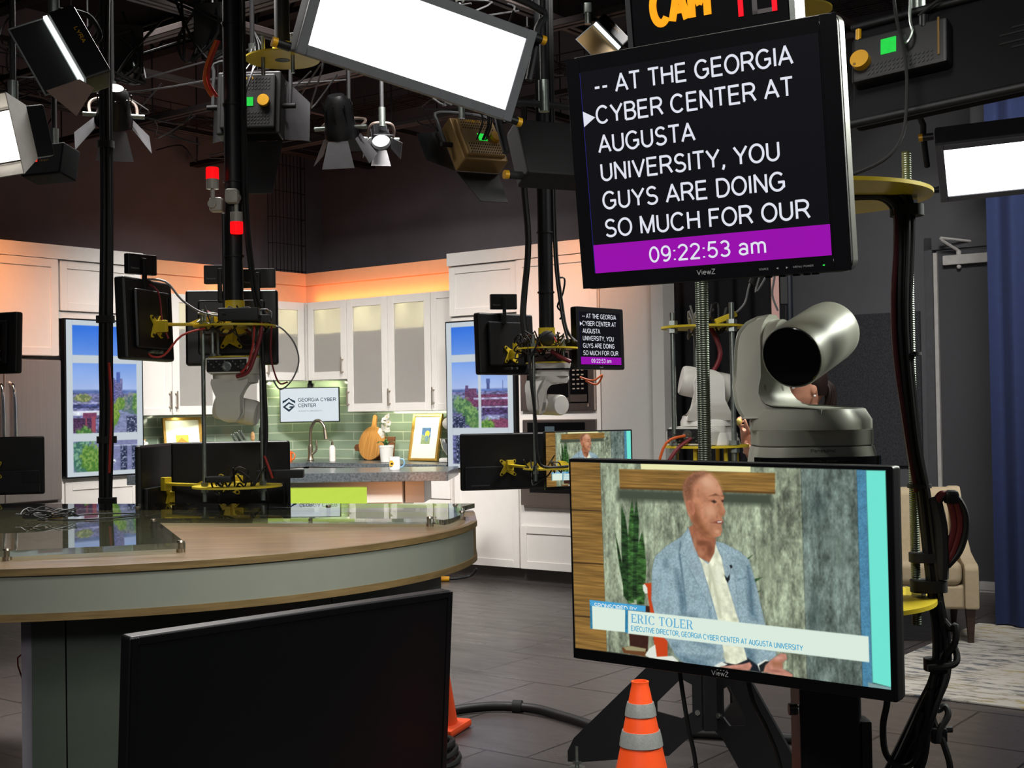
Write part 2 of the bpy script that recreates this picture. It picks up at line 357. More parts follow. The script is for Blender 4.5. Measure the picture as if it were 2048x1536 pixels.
LAB = {}
def tag(o, label, cat, group=None):
    o['label'] = label; o['category'] = cat
    if group: o['group'] = group
    return o
def thing(name, label, cat, M=None, group=None):
    o = bpy.data.objects.new(name, None); COL.objects.link(o); o.empty_display_size = .05
    if M is not None: o.matrix_world = M
    return tag(o, label, cat, group)
def part(par, name, mb, label=None, M=None):
    o = mb.obj(name); o.parent = par
    if M is not None: o.matrix_local = M
    if label: o['label'] = label
    return o
def solo(name, mb, label, cat, M=None, group=None):
    o = mb.obj(name)
    if M is not None: o.matrix_world = M
    return tag(o, label, cat, group)
def struct(name, mb, M=None, par=None):
    o = mb.obj(name)
    if par: o.parent = par
    if M is not None: o.matrix_world = M
    if not par: o['kind'] = 'structure'
    return o
def copytree(o, M, label, name=None):
    r = o.copy(); COL.objects.link(r); r.matrix_world = M; r['label'] = label
    for ch in o.children:
        c = ch.copy(); COL.objects.link(c); c.parent = r
        for g in ch.children:
            d = g.copy(); COL.objects.link(d); d.parent = c
    return r
def rrect(hx, hy, r, n=5):
    out = []
    for cx, cy, a in ((hx-r, hy-r, 0), (-hx+r, hy-r, 90), (-hx+r, -hy+r, 180), (hx-r, -hy+r, 270)):
        for k in range(n+1):
            t = rad(a+90*k/n); out.append((cx+r*cos(t), cy+r*sin(t)))
    return out
def ring(hx, hy, r, z, cx=0, cy=0): return [(x+cx, y+cy, z) for x, y in rrect(hx, hy, r)]

# ---------------- pictures shown on screens: a fine coloured grid lying in the screen plane ----------------
import numpy as np
def picmat():
    if 'screen_picture' in MATS: return MATS['screen_picture']
    m, nt, b = _new('screen_picture'); b.inputs['Base Color'].default_value = (.004, .004, .005, 1); b.inputs['Roughness'].default_value = .35; b.inputs['Specular IOR Level'].default_value = .12
    a = nt.nodes.new('ShaderNodeAttribute'); a.attribute_name = 'picture'; nt.links.new(a.outputs['Color'], b.inputs['Emission Color']); b.inputs['Emission Strength'].default_value = .95
    MATS['screen_picture'] = m; return m
class Raster:
    def __init__(s, x0, x1, z0, z1, nx, ny, base='#000000', seed=1):
        s.b = (x0, x1, z0, z1); s.nx, s.ny = nx, ny; s.rng = np.random.RandomState(seed)
        s.X, s.Z = np.meshgrid(np.linspace(x0, x1, nx), np.linspace(z0, z1, ny)); s.C = np.zeros((ny, nx, 3)); s.C[:] = s.rgb(base)
    def rgb(s, h): h = h.lstrip('#'); return np.array([int(h[i:i+2], 16)/255 for i in (0, 2, 4)])
    def noise(s, fx, fz, oct=3, seed=0):
        out = np.zeros_like(s.X); amp = 1; tot = 0; r = np.random.RandomState(seed+17)
        for o in range(oct):
            u = (s.X-s.b[0])*fx; v = (s.Z-s.b[2])*fz; iu = np.floor(u).astype(int); iv = np.floor(v).astype(int); fu = u-iu; fv = v-iv; fu = fu*fu*(3-2*fu); fv = fv*fv*(3-2*fv)
            L = r.rand(iv.max()+2, iu.max()+2)
            out += amp*((L[iv, iu]*(1-fu)+L[iv, iu+1]*fu)*(1-fv)+(L[iv+1, iu]*(1-fu)+L[iv+1, iu+1]*fu)*fv); tot += amp; amp *= .55; fx *= 2; fz *= 2
        return out/tot-.5
    def sd(s, P):
        P = np.array(P); n = len(P); d = np.full(s.X.shape, 1e9); ins = np.zeros(s.X.shape, bool)
        for i in range(n):
            a, b = P[i], P[(i+1) % n]; e = b-a; wx, wz = s.X-a[0], s.Z-a[1]; t = np.clip((wx*e[0]+wz*e[1])/max(1e-12, e@e), 0, 1)
            d = np.minimum(d, (wx-e[0]*t)**2+(wz-e[1]*t)**2)
            c = ((a[1] > s.Z) != (b[1] > s.Z)) & (s.X < (b[0]-a[0])*(s.Z-a[1])/((b[1]-a[1]) or 1e-12)+a[0]); ins ^= c
        return np.where(ins, 1, -1)*np.sqrt(d)
    def put(s, A, col, nz=None, amp=0, alpha=1):
        c = s.rgb(col) if isinstance(col, str) else col; c = np.broadcast_to(c, s.C.shape)
        if nz is not None: c = np.clip(c*(1+amp*nz[..., None]), 0, 1)
        A = (A*alpha)[..., None]; s.C = s.C*(1-A)+c*A; return s
    def poly(s, P, col, soft=.0012, nz=None, amp=0, alpha=1): return s.put(np.clip(.5+s.sd(P)/(2*soft), 0, 1), col, nz, amp, alpha)
    def rect(s, x0, x1, z0, z1, col, soft=.0012, nz=None, amp=0, alpha=1): return s.poly([(x0, z0), (x1, z0), (x1, z1), (x0, z1)], col, soft, nz, amp, alpha)
    def blob(s, cx, cz, rx, rz, col, alpha=.6, hard=0, nz=None, amp=0, edge=None):
        r = np.sqrt(((s.X-cx)/rx)**2+((s.Z-cz)/rz)**2)
        if edge is not None: r = r+edge
        A = np.clip((1-r)/(1-hard), 0, 1); A = A*A*(3-2*A); return s.put(A, col, nz, amp, alpha)
    def emit_to(s, mb, y, k=1.0):
        nx, ny = s.nx, s.ny; vs = [(x*k, y, z*k) for x, z in zip(s.X.ravel(), s.Z.ravel())]
        fs = [(j*nx+i, j*nx+i+1, (j+1)*nx+i+1, (j+1)*nx+i) for j in range(ny-1) for i in range(nx-1)]
        L = np.clip(s.C, 0, 1); L = np.where(L <= .04045, L/12.92, ((L+.055)/1.055)**2.4)
        mb.cols.append((len(mb.v), L.reshape(-1, 3))); mb.add(vs, fs, picmat())

# =====================================================  THE ROOM
wallpaint = mat('dark_wall_paint', '#777177', .8, noise=.05, scale=6)
greypaint = mat('grey_wall_paint', '#4a4a4e', .75, noise=.04, scale=6)
ceilpaint = mat('ceiling_black', '#1d1d20', .9)
floormat = brick('floor_tile', '#4a4543', '#453f3e', '#211e1d', .6, .57, off=.33, msize=.0065, rough=.3, loc=(-.124, 3.0, 0), noise=.13, spec=.5)
tilegreen = brick('green_tile', '#8f9f8a', '#869883', '#b3bda6', .62, .083, off=.5, msize=.006, rough=.12, swap=('X', 'Z', 'Y'), noise=.12, bump=.5)

mb = MB(); mb.bb(-3, 11, -14, 1.2, -.1, 0, floormat); struct('floor', mb, KM)
mb = MB(); mb.bb(-3, 11, -14, 1.2, 4.7, 4.8, ceilpaint)
struct('ceiling', mb, KM)
mb = MB(); mb.bb(-.5, 4.62, .586, .7, 0, 4.7, wallpaint); struct('wall_back', mb, KM)
mb = MB(); mb.bb(4.62, 5.83, .586, .7, 0, 4.7, greypaint); mb.bb(5.83, 6.80, .586, .7, 2.54, 4.7, greypaint); mb.bb(6.80, 11, .586, .7, 0, 4.7, greypaint)
struct('wall_right', mb, KM)
mb = MB(); mb.bb(-.5, -.38, -14, .586, 0, 4.7, wallpaint); struct('wall_left', mb, KM)
# acoustic panel on the right wall
felt = mat('acoustic_felt', '#2b2c30', .95, noise=.45, scale=90, bump=.5, bscale=120)
mb = MB(); mb.box(5.19, .568, 1.45, 1.2, .03, 1.13, felt, .006)
solo('acoustic_panel', mb, 'dark speckled felt acoustic panel on the grey wall beside the door', 'acoustic panel', KM)
# door in the right wall
doorpaint = mat('door_paint', '#3d3d41', .55, noise=.03); framepaint = mat('door_frame_paint', '#47474b', .5)
lighttrim = mat('light_trim', '#a9a7a4', .45)
d1 = bpy.data.objects.new('door_1', None); COL.objects.link(d1); d1.matrix_world = KM @ T(5.83, .6, 0); d1['kind'] = 'structure'
mb = MB(); mb.bb(.09, .88, .0, .045, .02, 2.44, doorpaint, .003); part(d1, 'door_leaf', mb)
mb = MB(); mb.bb(0, .055, -.03, .06, 0, 2.54, framepaint); mb.bb(0, .97, -.03, .06, 2.45, 2.54, framepaint); mb.bb(.92, .97, -.03, .06, 0, 2.54, framepaint); part(d1, 'door_frame', mb)
mb = MB(); mb.bb(.057, .084, -.012, .03, 0.01, 2.43, lighttrim); part(d1, 'door_seal', mb, 'pale weather seal strip')
mb = MB(); mb.bb(.09, .88, -.014, .0, .015, .075, lighttrim); mb.bb(.09, .88, -.02, .0, 0, .01, lighttrim); part(d1, 'door_sweep', mb, 'pale door sweep')
mb = MB(); mb.bb(.14, .47, -.055, 0, 2.33, 2.40, lighttrim, .006); mb.cyl((.25, -.03, 2.40), (.25, -.03, 2.43), .018, lighttrim)
mb.tube([(.25, -.03, 2.43), (.17, -.14, 2.5), (.16, -.15, 2.52)], .011, lighttrim, sub=1); mb.tube([(.16, -.15, 2.52), (.34, -.02, 2.49)], .009, lighttrim, sub=1); mb.ball((.25, -.03, 2.315), .017, lighttrim); part(d1, 'door_closer', mb, 'pale hydraulic door closer')
# blank switch plate high on the left wall
mb = MB(); mb.box(0, 0, 0, .012, .085, .135, mat('plate_white', '#b3a59f', .5), .003); mb.cyl((.006, 0, .05), (.009, 0, .05), .005, steel); mb.cyl((.006, 0, -.05), (.009, 0, -.05), .005, steel)
PLATE = mb
# black drape at the end of the kitchen set
drape = mat('black_drape', '#15161a', .95, noise=.25, scale=60)
def curtain(name, x0, x1, y, z0, z1, m, label, M, amp=.035, wl=.16):
    mb = MB(); n = int((x1-x0)/wl*10); a = []
    for k in range(n+1):
        x = x0+(x1-x0)*k/n; a.append((x, y+amp*sin(2*pi*(x-x0)/wl)+.4*amp*sin(2*pi*(x-x0)/(wl*2.7))))
    b = [(x, yy+.006) for x, yy in a[::-1]]
    mb.prism(a+b, z0, z1, m, 'xy')
    return solo(name, mb, label, 'curtain', M)
curtain('stage_curtain', 3.3, 4.80, .47, .01, 4.5, drape, 'black stage drape hanging at the far end of the kitchen set', KM, .025)
navy = mat('navy_velvet', '#131f42', .9, noise=.12, scale=30)
curtain('stage_curtain', 6.72, 9.2, -.83, .02, 3.85, navy, 'navy blue floor length curtain beside the armchair', KM, .035, .2)
# rug
m, nt, b = _new('rug_pattern'); n = _noise(nt, 4.2, 6, (1.2, 4.6, 1), .75); n2 = _noise(nt, 1.3, 3); 
r1 = _ramp(nt, n.outputs['Fac'], [(.40, lin('#4e535c')), (.46, lin('#85827b')), (.51, lin('#aaa69e')), (.66, lin('#b5b1a8'))])
r2 = _ramp(nt, n2.outputs['Fac'], [(.55, (0, 0, 0)), (.7, (1, 1, 1))]); r3 = _ramp(nt, n.outputs['Fac'], [(.43, lin('#a08f58')), (.5, lin('#aaa69e'))])
mx = nt.nodes.new('ShaderNodeMix'); mx.data_type = 'RGBA'; nt.links.new(r2.outputs[0], mx.inputs[0]); nt.links.new(r1.outputs[0], mx.inputs[6]); nt.links.new(r3.outputs[0], mx.inputs[7])
nt.links.new(mx.outputs[2], b.inputs['Base Color']); b.inputs['Roughness'].default_value = .95; MATS['rug'] = m
mb = MB(); mb.bb(6.6, 9.6, -2.88, -.78, .001, .012, m, .004); 
solo('area_rug', mb, 'pale abstract patterned rug under the beige armchair', 'rug', KM)

# =====================================================  KITCHEN SET
# set walls and soffit
setwhite = mat('set_wall_white', '#b7b5b1', .6, noise=.02)
mb = MB(); mb.bb(3.79, 4.26, -.62, -.5, 0, 2.66, setwhite); mb.bb(4.26, 4.36, -.66, -.5, 0, 2.66, setwhite)
struct('wall_kitchen_end', mb, KM)
mb = MB(); mb.bb(0, 2.31, -.02, 0.02, .9, 2.3, tilegreen); struct('wall_backsplash', mb, KM)
tilegreen2 = tilegreen
mb = MB(); mb.bb(0, 2.4, -.02, .02, .9, 2.3, tilegreen2); struct('wall_backsplash_side', mb, KM @ RZ(90))  # canonical x -> +y, hidden corner
bpy.data.objects['wall_backsplash_side'].matrix_world = KM @ T(0, -2.4, 0) @ RZ(90)
mb = MB(); mb.bb(-.3, 3.79, .02, .06, 0, 2.5, setwhite); struct('wall_set_back', mb, KM)
mb = MB(); mb.bb(-.06, -.02, -4.4, .02, 0, 2.5, setwhite); struct('wall_set_side', mb, KM)
# soffit over the glass cabinets with a projecting crown board
mb = MB()
orange_wash = mat('soffit_orange_wash', '#ecab80', .5, noise=.02)  # orange glow of the strips put into the soffit base colour
mb.bb(.27, 2.31, -.27, .0, 2.36, 2.64, orange_wash); mb.bb(.02, .27, -2.4, .0, 2.36, 2.64, orange_wash)
mb.bb(.285, 2.31, -.285, -.25, 2.525, 2.64, orange_wash); mb.bb(.25, .285, -2.4, -.25, 2.525, 2.64, orange_wash)
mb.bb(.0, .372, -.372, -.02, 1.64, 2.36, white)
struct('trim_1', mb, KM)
for p, a, l in (((1.35, -.335, 2.372), (1.35, -.2, 2.56), 1.9),):
    q = lamp('light_soffit_strip', p, a, 3, l, .02, ORANGE); 
q = lamp('light_soffit_strip_side', (.335, -1.35, 2.372), (.2, -1.35, 2.56), 3, .02, 1.9, ORANGE)
for nm, x0, x1 in (('ledge', .39, 2.31),):
    pass

def shaker(mb, x0, x1, z0, z1, y=0, m=None, fr=.06, inset=.009, th=.02):
    m = m or white
    mb.bb(x0, x0+fr, y-th, y, z0, z1, m, .0015, 1); mb.bb(x1-fr, x1, y-th, y, z0, z1, m, .0015, 1)
    mb.bb(x0+fr, x1-fr, y-th, y, z0, z0+fr, m, .0015, 1); mb.bb(x0+fr, x1-fr, y-th, y, z1-fr, z1, m, .0015, 1)
    mb.bb(x0+fr, x1-fr, y-th+inset, y, z0+fr, z1-fr, m); return mb
def frame4(mb, x0, x1, z0, z1, y, m, fr, th):
    mb.bb(x0, x0+fr, y-th, y, z0, z1, m, .0015, 1); mb.bb(x1-fr, x1, y-th, y, z0, z1, m, .0015, 1)
    mb.bb(x0+fr, x1-fr, y-th, y, z0, z0+fr, m, .0015, 1); mb.bb(x0+fr, x1-fr, y-th, y, z1-fr, z1, m, .0015, 1); return mb
def handle_mb(x, z0, z1, y):
    mb = MB(); mb.cyl((x, y-.032, z0), (x, y-.032, z1), .006, nickel, 10)
    for z in (z0+.02, z1-.02): mb.cyl((x, y-.032, z), (x, y, z), .005, nickel, 8)
    return mb
frost = mat('frosted_pane', '#c9c6c1', .42, trans=.55, ior=1.18, noise=.01)
interior = mat('cabinet_interior', '#bcb7b1', .6, noise=.02)
GAP = .0025
def wall_cabinet(label, M, W, z0, z1, doors, D=.33, shelves=(), litz=None, open_ends=False):
    """doors: (x0, x1, 'glass'|'solid', handle x or None). Front plane y=0 facing -y"""
    t = thing('wall_cabinet', label, 'cabinet', M)
    mb = MB()
    if any(d[2] == 'glass' for d in doors):
        mb.bb(0, .018, .0, D, z0, z1, white); mb.bb(W-.018, W, .0, D, z0, z1, white); mb.bb(.018, W-.018, .0, D, z0, z0+.02, white); mb.bb(.018, W-.018, .0, D, z1-.02, z1, white)
        mb.bb(.018, W-.018, D-.01, D, z0+.02, z1-.02, interior)
        for k in range(1, len(doors)):
            x = doors[k][0]; mb.bb(x-.012, x+.012, 0, D-.01, z0+.02, z1-.02, interior)
        part(t, 'carcass', mb)
        for k, z in enumerate(shelves):
            s = MB(); s.bb(.019, W-.019, .03, D-.012, z-.009, z+.009, interior); part(t, 'shelf', s)
    else:
        mb.bb(0, W, 0, D, z0, z1, white); part(t, 'carcass', mb)
    for x0, x1, kind, hx in doors:
        mb = MB()
        if kind == 'glass':
            frame4(mb, x0+GAP, x1-GAP, z0+GAP, z1-GAP, -.001, white, .072, .022); dr = part(t, 'door', mb)
            p = MB(); p.bb(x0+.07, x1-.07, -.014, -.009, z0+.07, z1-.07, frost); part(dr, 'pane', p, 'frosted glass pane')
        else:
            shaker(mb, x0+GAP, x1-GAP, z0+GAP, z1-GAP, -.001, th=.022); dr = part(t, 'door', mb)
        if hx is not None: part(dr, 'handle', handle_mb(hx, z0+.05, z0+.20, -.023), 'brushed metal bar handle')
    if litz:
        for x0, x1, kind, hx in doors:
            if kind == 'glass':
                l = lamp('light_cabinet', (0, 0, 0), (0, 0, -1), 4.5, x1-x0-.1, .04, (1, 1, .62), room=False)
                l.location = M @ Vector(((x0+x1)/2, .1, litz)); l.rotation_euler = (M.to_3x3() @ Euler((rad(35), 0, 0)).to_matrix()).to_euler()
    return t
RW = lambda x, y, z=0: KM @ T(x, y, z)                  # right-hand run
LW = lambda x, y, z=0: KM @ T(x, y, z) @ RZ(90)         # left-hand run: canonical x -> +y
# right run, front of doors at y=-.35
wall_cabinet('short frosted glass wall cabinet right of the corner above the logo screen', RW(.392, -.35), .498, 1.64, 2.36, [(0, .498, 'glass', .455)], shelves=(1.83, 2.06), litz=2.32)
wall_cabinet('tall frosted two-door wall cabinet above the framed art and cutting boards', RW(.892, -.35), 1.0, 1.345, 2.36, [(0, .5, 'glass', .025), (.5, 1.0, 'glass', .525)], shelves=(1.575, 1.80, 2.06), litz=2.32)
wall_cabinet('narrow solid-door wall cabinet between frosted glass and right city screen', RW(1.894, -.35), .42, 1.345, 2.36, [(0, .42, 'solid', .03)])
# left run, front of doors at x=.35
wall_cabinet('short frosted glass wall cabinet left of the corner behind hanging monitors', LW(.35, -.89), .498, 1.64, 2.36, [(0, .498, 'glass', .03)], shelves=(1.83, 2.06), litz=2.32)
wall_cabinet('tall frosted wall cabinet behind the hanging white camera', LW(.35, -1.892), 1.0, 1.345, 2.36, [(0, .5, 'glass', .025), (.5, 1.0, 'glass', .975)], shelves=(1.575, 1.80, 2.06), litz=2.32)
wall_cabinet('narrow solid-door wall cabinet right of the left city screen', LW(.35, -2.39), .495, 1.345, 2.36, [(0, .495, 'solid', .46)])
# things behind the frosted panes
bowlred = mat('bowl_red', '#a3352c', .4); bowldark = mat('bowl_dark', '#4a4640', .5); teal = mat('vase_teal', '#3d7f7a', .4); sage = mat('pot_sage', '#6d6f55', .5)
def bowl(x, y, z, r, h, m, label, wall='r'):
    mb = MB(); mb.lathe([(r*.45, 0), (r*.5, .01), (r*.85, h*.6), (r, h), (r*.94, h), (r*.8, h*.62), (r*.4, .02), (0, .018)], m, 24)
    solo('bowl', mb, label, 'bowl', KM @ T(x, y, z))
bowl(1.25, -.2, 1.366, .11, .075, bowlred, 'red bowl behind frosted glass at the foot of the tall cabinet')
bowl(1.27, -.2, 1.585, .10, .06, bowldark, 'dark bowl on the lowest shelf above the red bowl')
bowl(1.73, -.2, 1.366, .12, .11, bowldark, 'dark bowl behind frosted glass right of the red bowl')
def vase(x, y, z, r, h, m, label, cat='vase'):
    mb = MB(); mb.lathe([(r*.7, 0), (r*.95, h*.2), (r, h*.5), (r*.7, h*.85), (r*.5, h*.92), (r*.6, h), (r*.45, h), (r*.35, h*.9), (0, h*.85)], m, 24)
    solo('vase', mb, label, cat, KM @ T(x, y, z))
vase(1.79, -.17, 1.81, .06, .21, teal, 'teal vase behind frosted glass on the upper shelf')
vase(1.77, -.17, 1.585, .07, .17, bowldark, 'dark vase behind frosted glass below the teal vase')
vase(1.28, -.18, 1.81, .05, .08, sage, 'small olive pot behind frosted glass above the dark bowl')
vase(.58, -.18, 1.84, .05, .13, bowldark, 'dark jar behind frosted glass, nearer the corner, in the short cabinet')
vase(.72, -.18, 1.84, .05, .13, bowldark, 'dark jar behind frosted glass, farther from the corner, in the short cabinet')
vase(.17, -1.7, 1.81, .13, .2, mat('vase_blue', '#5f98a8', .4), 'wide blue-green vase behind frosted glass beside the hanging camera')

# tall white units right of the glass cabinets: over-screen cabinet, trim, tower
def cab_unit(name, label, M, W, z0, z1, D, doors, cat='cabinet'):
    t = thing(name, label, cat, M); mb = MB(); mb.bb(0, W, 0, D, z0, z1, white); part(t, 'carcass', mb)
    for x0, x1, a, b in doors:
        q = MB(); shaker(q, x0+GAP, x1-GAP, a+GAP, b-GAP, -.001, th=.022); part(t, 'door', q)
    return t
cab_unit('bridge_cabinet', 'white panelled cabinet above the right city screen', RW(2.315, -.6), .695, 2.11, 2.52, .59, [(.0, .695, 2.11, 2.52)])
mb = MB(); mb.bb(2.315, 3.78, -.645, .0, 2.522, 2.625, white); mb.bb(2.315, 3.015, -.6, -.56, 2.06, 2.108, white); struct('trim_2', mb, KM)
cab_unit('base_cabinet', 'white base cabinet under the right city screen', RW(2.32, -.6), .69, .1, .86, .6, [(.02, .675, .1, .845)])
mb = MB(); mb.bb(2.32, 3.01, -.6, -.05, .861, .90, white); struct('trim_3', mb, KM)
toe = mat('toe_kick', '#4f4a48', .3, .4)
mb = MB(); mb.bb(2.0, 3.78, -.555, -.5, 0, .1, toe); struct('baseboard_kitchen', mb, KM)
# tower
tw = thing('oven_tower', 'tall white kitchen tower holding microwave and wall oven', 'cabinet', RW(3.015, -.62))
mb = MB(); W = .765
mb.bb(0, .035, 0, .6, .1, 2.52, white); mb.bb(W-.035, W, 0, .6, .1, 2.52, white); mb.bb(.035, W-.035, 0, .6, 1.845, 2.52, white); mb.bb(.035, W-.035, 0, .6, 1.265, 1.33, white); mb.bb(.035, W-.035, 0, .6, .1, .58, white); mb.bb(.035, W-.035, .56, .6, .58, 1.845, white)
part(tw, 'carcass', mb)
q = MB(); shaker(q, .005, W-.005, 1.875, 2.515, -.001, th=.022); part(tw, 'door', q)
q = MB(); shaker(q, .005, W-.005, .105, .44, -.001, th=.022); part(tw, 'drawer', q)
# microwave
mw = thing('microwave', 'built-in stainless microwave in the kitchen tower above the wall oven', 'microwave', RW(3.052, -.62))
mb = MB(); w_, z0, z1 = .69, 1.332, 1.843
frame4(mb, 0, w_, z0, z1, .0, stain, .055, .03); mb.bb(.055, w_-.055, 0, .45, z0+.05, z1-.05, blackmat); part(mw, 'trim_kit', mb, 'stainless surround')
mb = MB(); mb.bb(.06, .47, -.035, -.005, z0+.06, z1-.06, stain, .003); mb.bb(.07, .46, -.037, -.03, z0+.10, z1-.07, blackgloss); part(mw, 'door', mb, 'dark glass door')
mb = MB(); mb.bb(.475, w_-.06, -.035, -.005, z0+.06, z1-.06, blackgloss, .003)
for r in range(6):
    for c in range(3): mb.bb(.50+c*.04, .522+c*.04, -.037, -.034, z0+.16+r*.035, z0+.17+r*.035, mat('key_legend', '#8b8378', .5))
part(mw, 'control_panel', mb)
mb = MB(); mb.bb(.475, w_-.06, -.039, -.034, z0+.065, z0+.12, stain, .002); mb.bb(.07, .46, -.039, -.034, z0+.065, z0+.095, stain, .002); part(mw, 'release_bar', mb, 'stainless lower bar')
ov = thing('wall_oven', 'built-in stainless wall oven below the microwave', 'oven', RW(3.052, -.62))
mb = MB(); z0, z1 = .582, 1.262
mb.bb(0, w_, -.012, .5, z0, z1, stain, .004); part(ov, 'body', mb)
mb = MB(); mb.bb(.05, w_-.1, -.016, -.01, z1-.12, z1-.02, blackgloss); part(ov, 'control_panel', mb, 'black glass control strip')
q = MB(); q.bb(.22, .31, -.018, -.015, z1-.09, z1-.05, emit('oven_clock', '#5b6b70', .6)); part(ov, 'display', q)
mb = MB(); mb.bb(.0, w_, -.05, -.013, z0+.02, z1-.15, stain, .004); mb.bb(.09, w_-.09, -.053, -.045, z0+.12, z1-.24, blackgloss); dr = part(ov, 'door', mb)
mb = MB(); mb.cyl((.06, -.095, z1-.19), (w_-.06, -.095, z1-.19), .012, stain, 12)
for x in (.09, w_-.09): mb.cyl((x, -.095, z1-.19), (x, -.05, z1-.19), .008, stain, 8)
part(dr, 'handle', mb)
lamp('light_tower_orange', (4.4, -1.9, 3.3), (3.55, -.6, 2.3), 3.2, .25, .25, ORANGE, spread=50)

# left: over-screen cabinet, fridge and cabinet above it, low cabinet
cab_unit('bridge_cabinet', 'white panelled cabinet above the left city screen', LW(.62, -3.12), .725, 2.14, 2.52, .59, [(.0, .725, 2.14, 2.52)])
mb = MB(); mb.bb(.02, .665, -4.4, -2.39, 2.522, 2.625, white); mb.bb(.58, .62, -3.12, -2.39, 2.085, 2.138, white); struct('trim_4', mb, KM)
cab_unit('fridge_cabinet', 'large white cabinet above the stainless refrigerator glowing orange', LW(.64, -4.12), .975, 1.80, 2.52, .62, [(0, .975, 1.80, 2.52)])
lamp('light_fridge_orange', (1.9, -4.6, 3.2), (.62, -3.75, 2.25), 4.5, .25, .25, ORANGE, spread=48)
cab_unit('base_cabinet', 'white base cabinet under the left city screen', LW(.60, -3.10), .70, .1, .87, .6, [(.02, .68, .1, .86)])
mb = MB(); mb.bb(.02, .60, -3.12, -2.39, .872, .9, white); struct('trim_5', mb, KM)
stainf = mat('stainless_fridge', '#b8afaa', .42, .85, noise=.05, scale=3, stretch=(40, 40, 1))
fr = thing('refrigerator', 'stainless french-door refrigerator at the left edge of the kitchen', 'refrigerator', LW(.66, -4.07))
mb = MB(); mb.bb(0, .92, .03, .64, .02, 1.77, mat('fridge_side', '#6a6563', .5, .5)); part(fr, 'cabinet_body', mb)
for x0, x1, hx in ((0, .457, .415), (.463, .92, .505)):
    mb = MB(); mb.bb(x0, x1, -.03, .028, .74, 1.77, stainf, .008, 3); dr = part(fr, 'door', mb)
    q = MB(); q.tube([(hx, -.03, .86), (hx, -.075, .90), (hx, -.09, 1.12), (hx, -.09, 1.36), (hx, -.075, 1.56), (hx, -.03, 1.60)], .014, chrome, 10); part(dr, 'handle', q, 'polished bow handle')
mb = MB(); mb.bb(0, .92, -.03, .028, .08, .72, stainf, .008, 3); dr = part(fr, 'freezer_drawer', mb)
q = MB(); q.tube([(.1, -.03, .64), (.12, -.08, .65), (.8, -.08, .65), (.82, -.03, .64)], .013, chrome, 10); part(dr, 'handle', q)

# counters and base cabinets of the corner run
granite = mat('grey_stone', '#50565a', .3, noise=.5, scale=60, coat=.25)
mb = MB(); mb.bb(.02, 2.285, -.66, -.021, .865, .905, granite, .004); mb.bb(.021, .66, -2.385, -.66, .865, .905, granite, .004)
solo('worktop', mb, 'grey stone L-shaped worktop with sink along the green backsplash', 'worktop', KM)
t = thing('drawer_unit', 'white drawer unit below the stone worktop beside the right base cabinet', 'cabinet', RW(1.70, -.62))
mb = MB(); mb.bb(0, .61, 0, .59, .1, .863, white); part(t, 'carcass', mb)
for a, b in ((.1, .38), (.385, .62), (.625, .855)):
    mb = MB(); mb.bb(.004, .606, -.022, -.001, a, b-.004, white, .002); dr = part(t, 'drawer', mb); part(dr, 'handle', MB().cyl((.2, -.045, b-.06), (.4, -.045, b-.06), .006, nickel, 8).cyl((.21, -.045, b-.06), (.21, -.02, b-.06), .004, nickel, 6).cyl((.39, -.045, b-.06), (.39, -.02, b-.06), .004, nickel, 6))
cab_unit('sink_cabinet', 'white sink base cabinet behind the kitchen island', RW(.66, -.62), 1.03, .1, .863, .59, [(0, .515, .1, .86), (.515, 1.03, .1, .86)])
cab_unit('base_cabinet', 'white base cabinet under the left arm of the stone worktop', LW(.62, -2.38), 1.7, .1, .863, .59, [(0, .57, .1, .86), (.57, 1.14, .1, .86), (1.14, 1.7, .1, .86)])
# under-cabinet strips washing the tiles
lamp('light_under_right', (1.4, -.22, 1.335), (1.4, -.05, 1.0), 3.2, .9, .03, (1, 1, .74))
lamp('light_under_left', (.22, -1.7, 1.335), (.05, -1.7, 1.0), 1.9, .03, .9, (1, 1, .74))
lamp('light_under_corner', (.28, -.28, 1.63), (.02, -.02, 1.2), 3.0, .5, .03, (1, 1, .66))
# wash of the island counter front

# ------------------------------------------------ things on the worktop
fa = thing('kitchen_faucet', 'brushed nickel gooseneck faucet at the corner sink', 'faucet', KM @ T(.50, -.46, .905) @ RZ(15))
mb = MB(); mb.lathe([(.03, 0), (.032, .012), (.027, .02), (.022, .06), (.024, .12), (.02, .15)], nickel, 20); part(fa, 'base', mb)
mb = MB(); mb.tube([(0, 0, .12), (0, 0, .22), (.01, 0, .30), (.05, 0, .36), (.1, 0, .365), (.145, 0, .32), (.155, 0, .27)], .014, nickel, 12); part(fa, 'gooseneck', mb)
mb = MB(); mb.cyl((.153, 0, .28), (.163, 0, .20), .017, nickel, 14, .02); part(fa, 'spray_head', mb)
mb = MB(); mb.tube([(.015, 0, .06), (.05, 0, .085), (.065, 0, .12), (.06, 0, .19)], .009, nickel, 10); part(fa, 'lever', mb)
so = thing('soap_dispenser', 'white ceramic soap pump bottle right of the faucet', 'soap dispenser', KM @ T(.76, -.44, .905))
mb = MB(); mb.lathe([(.026, 0), (.029, .01), (.029, .12), (.018, .14), (.012, .145)], mat('soap_ceramic', '#d9d4ce', .3, noise=.1, scale=60), 20); part(so, 'bottle', mb)
mb = MB(); mb.cyl((0, 0, .14), (0, 0, .17), .011, nickel, 12); mb.tube([(0, 0, .165), (0, 0, .19), (-.03, -.01, .192)], .005, nickel, 8, sub=2); part(so, 'pump', mb)
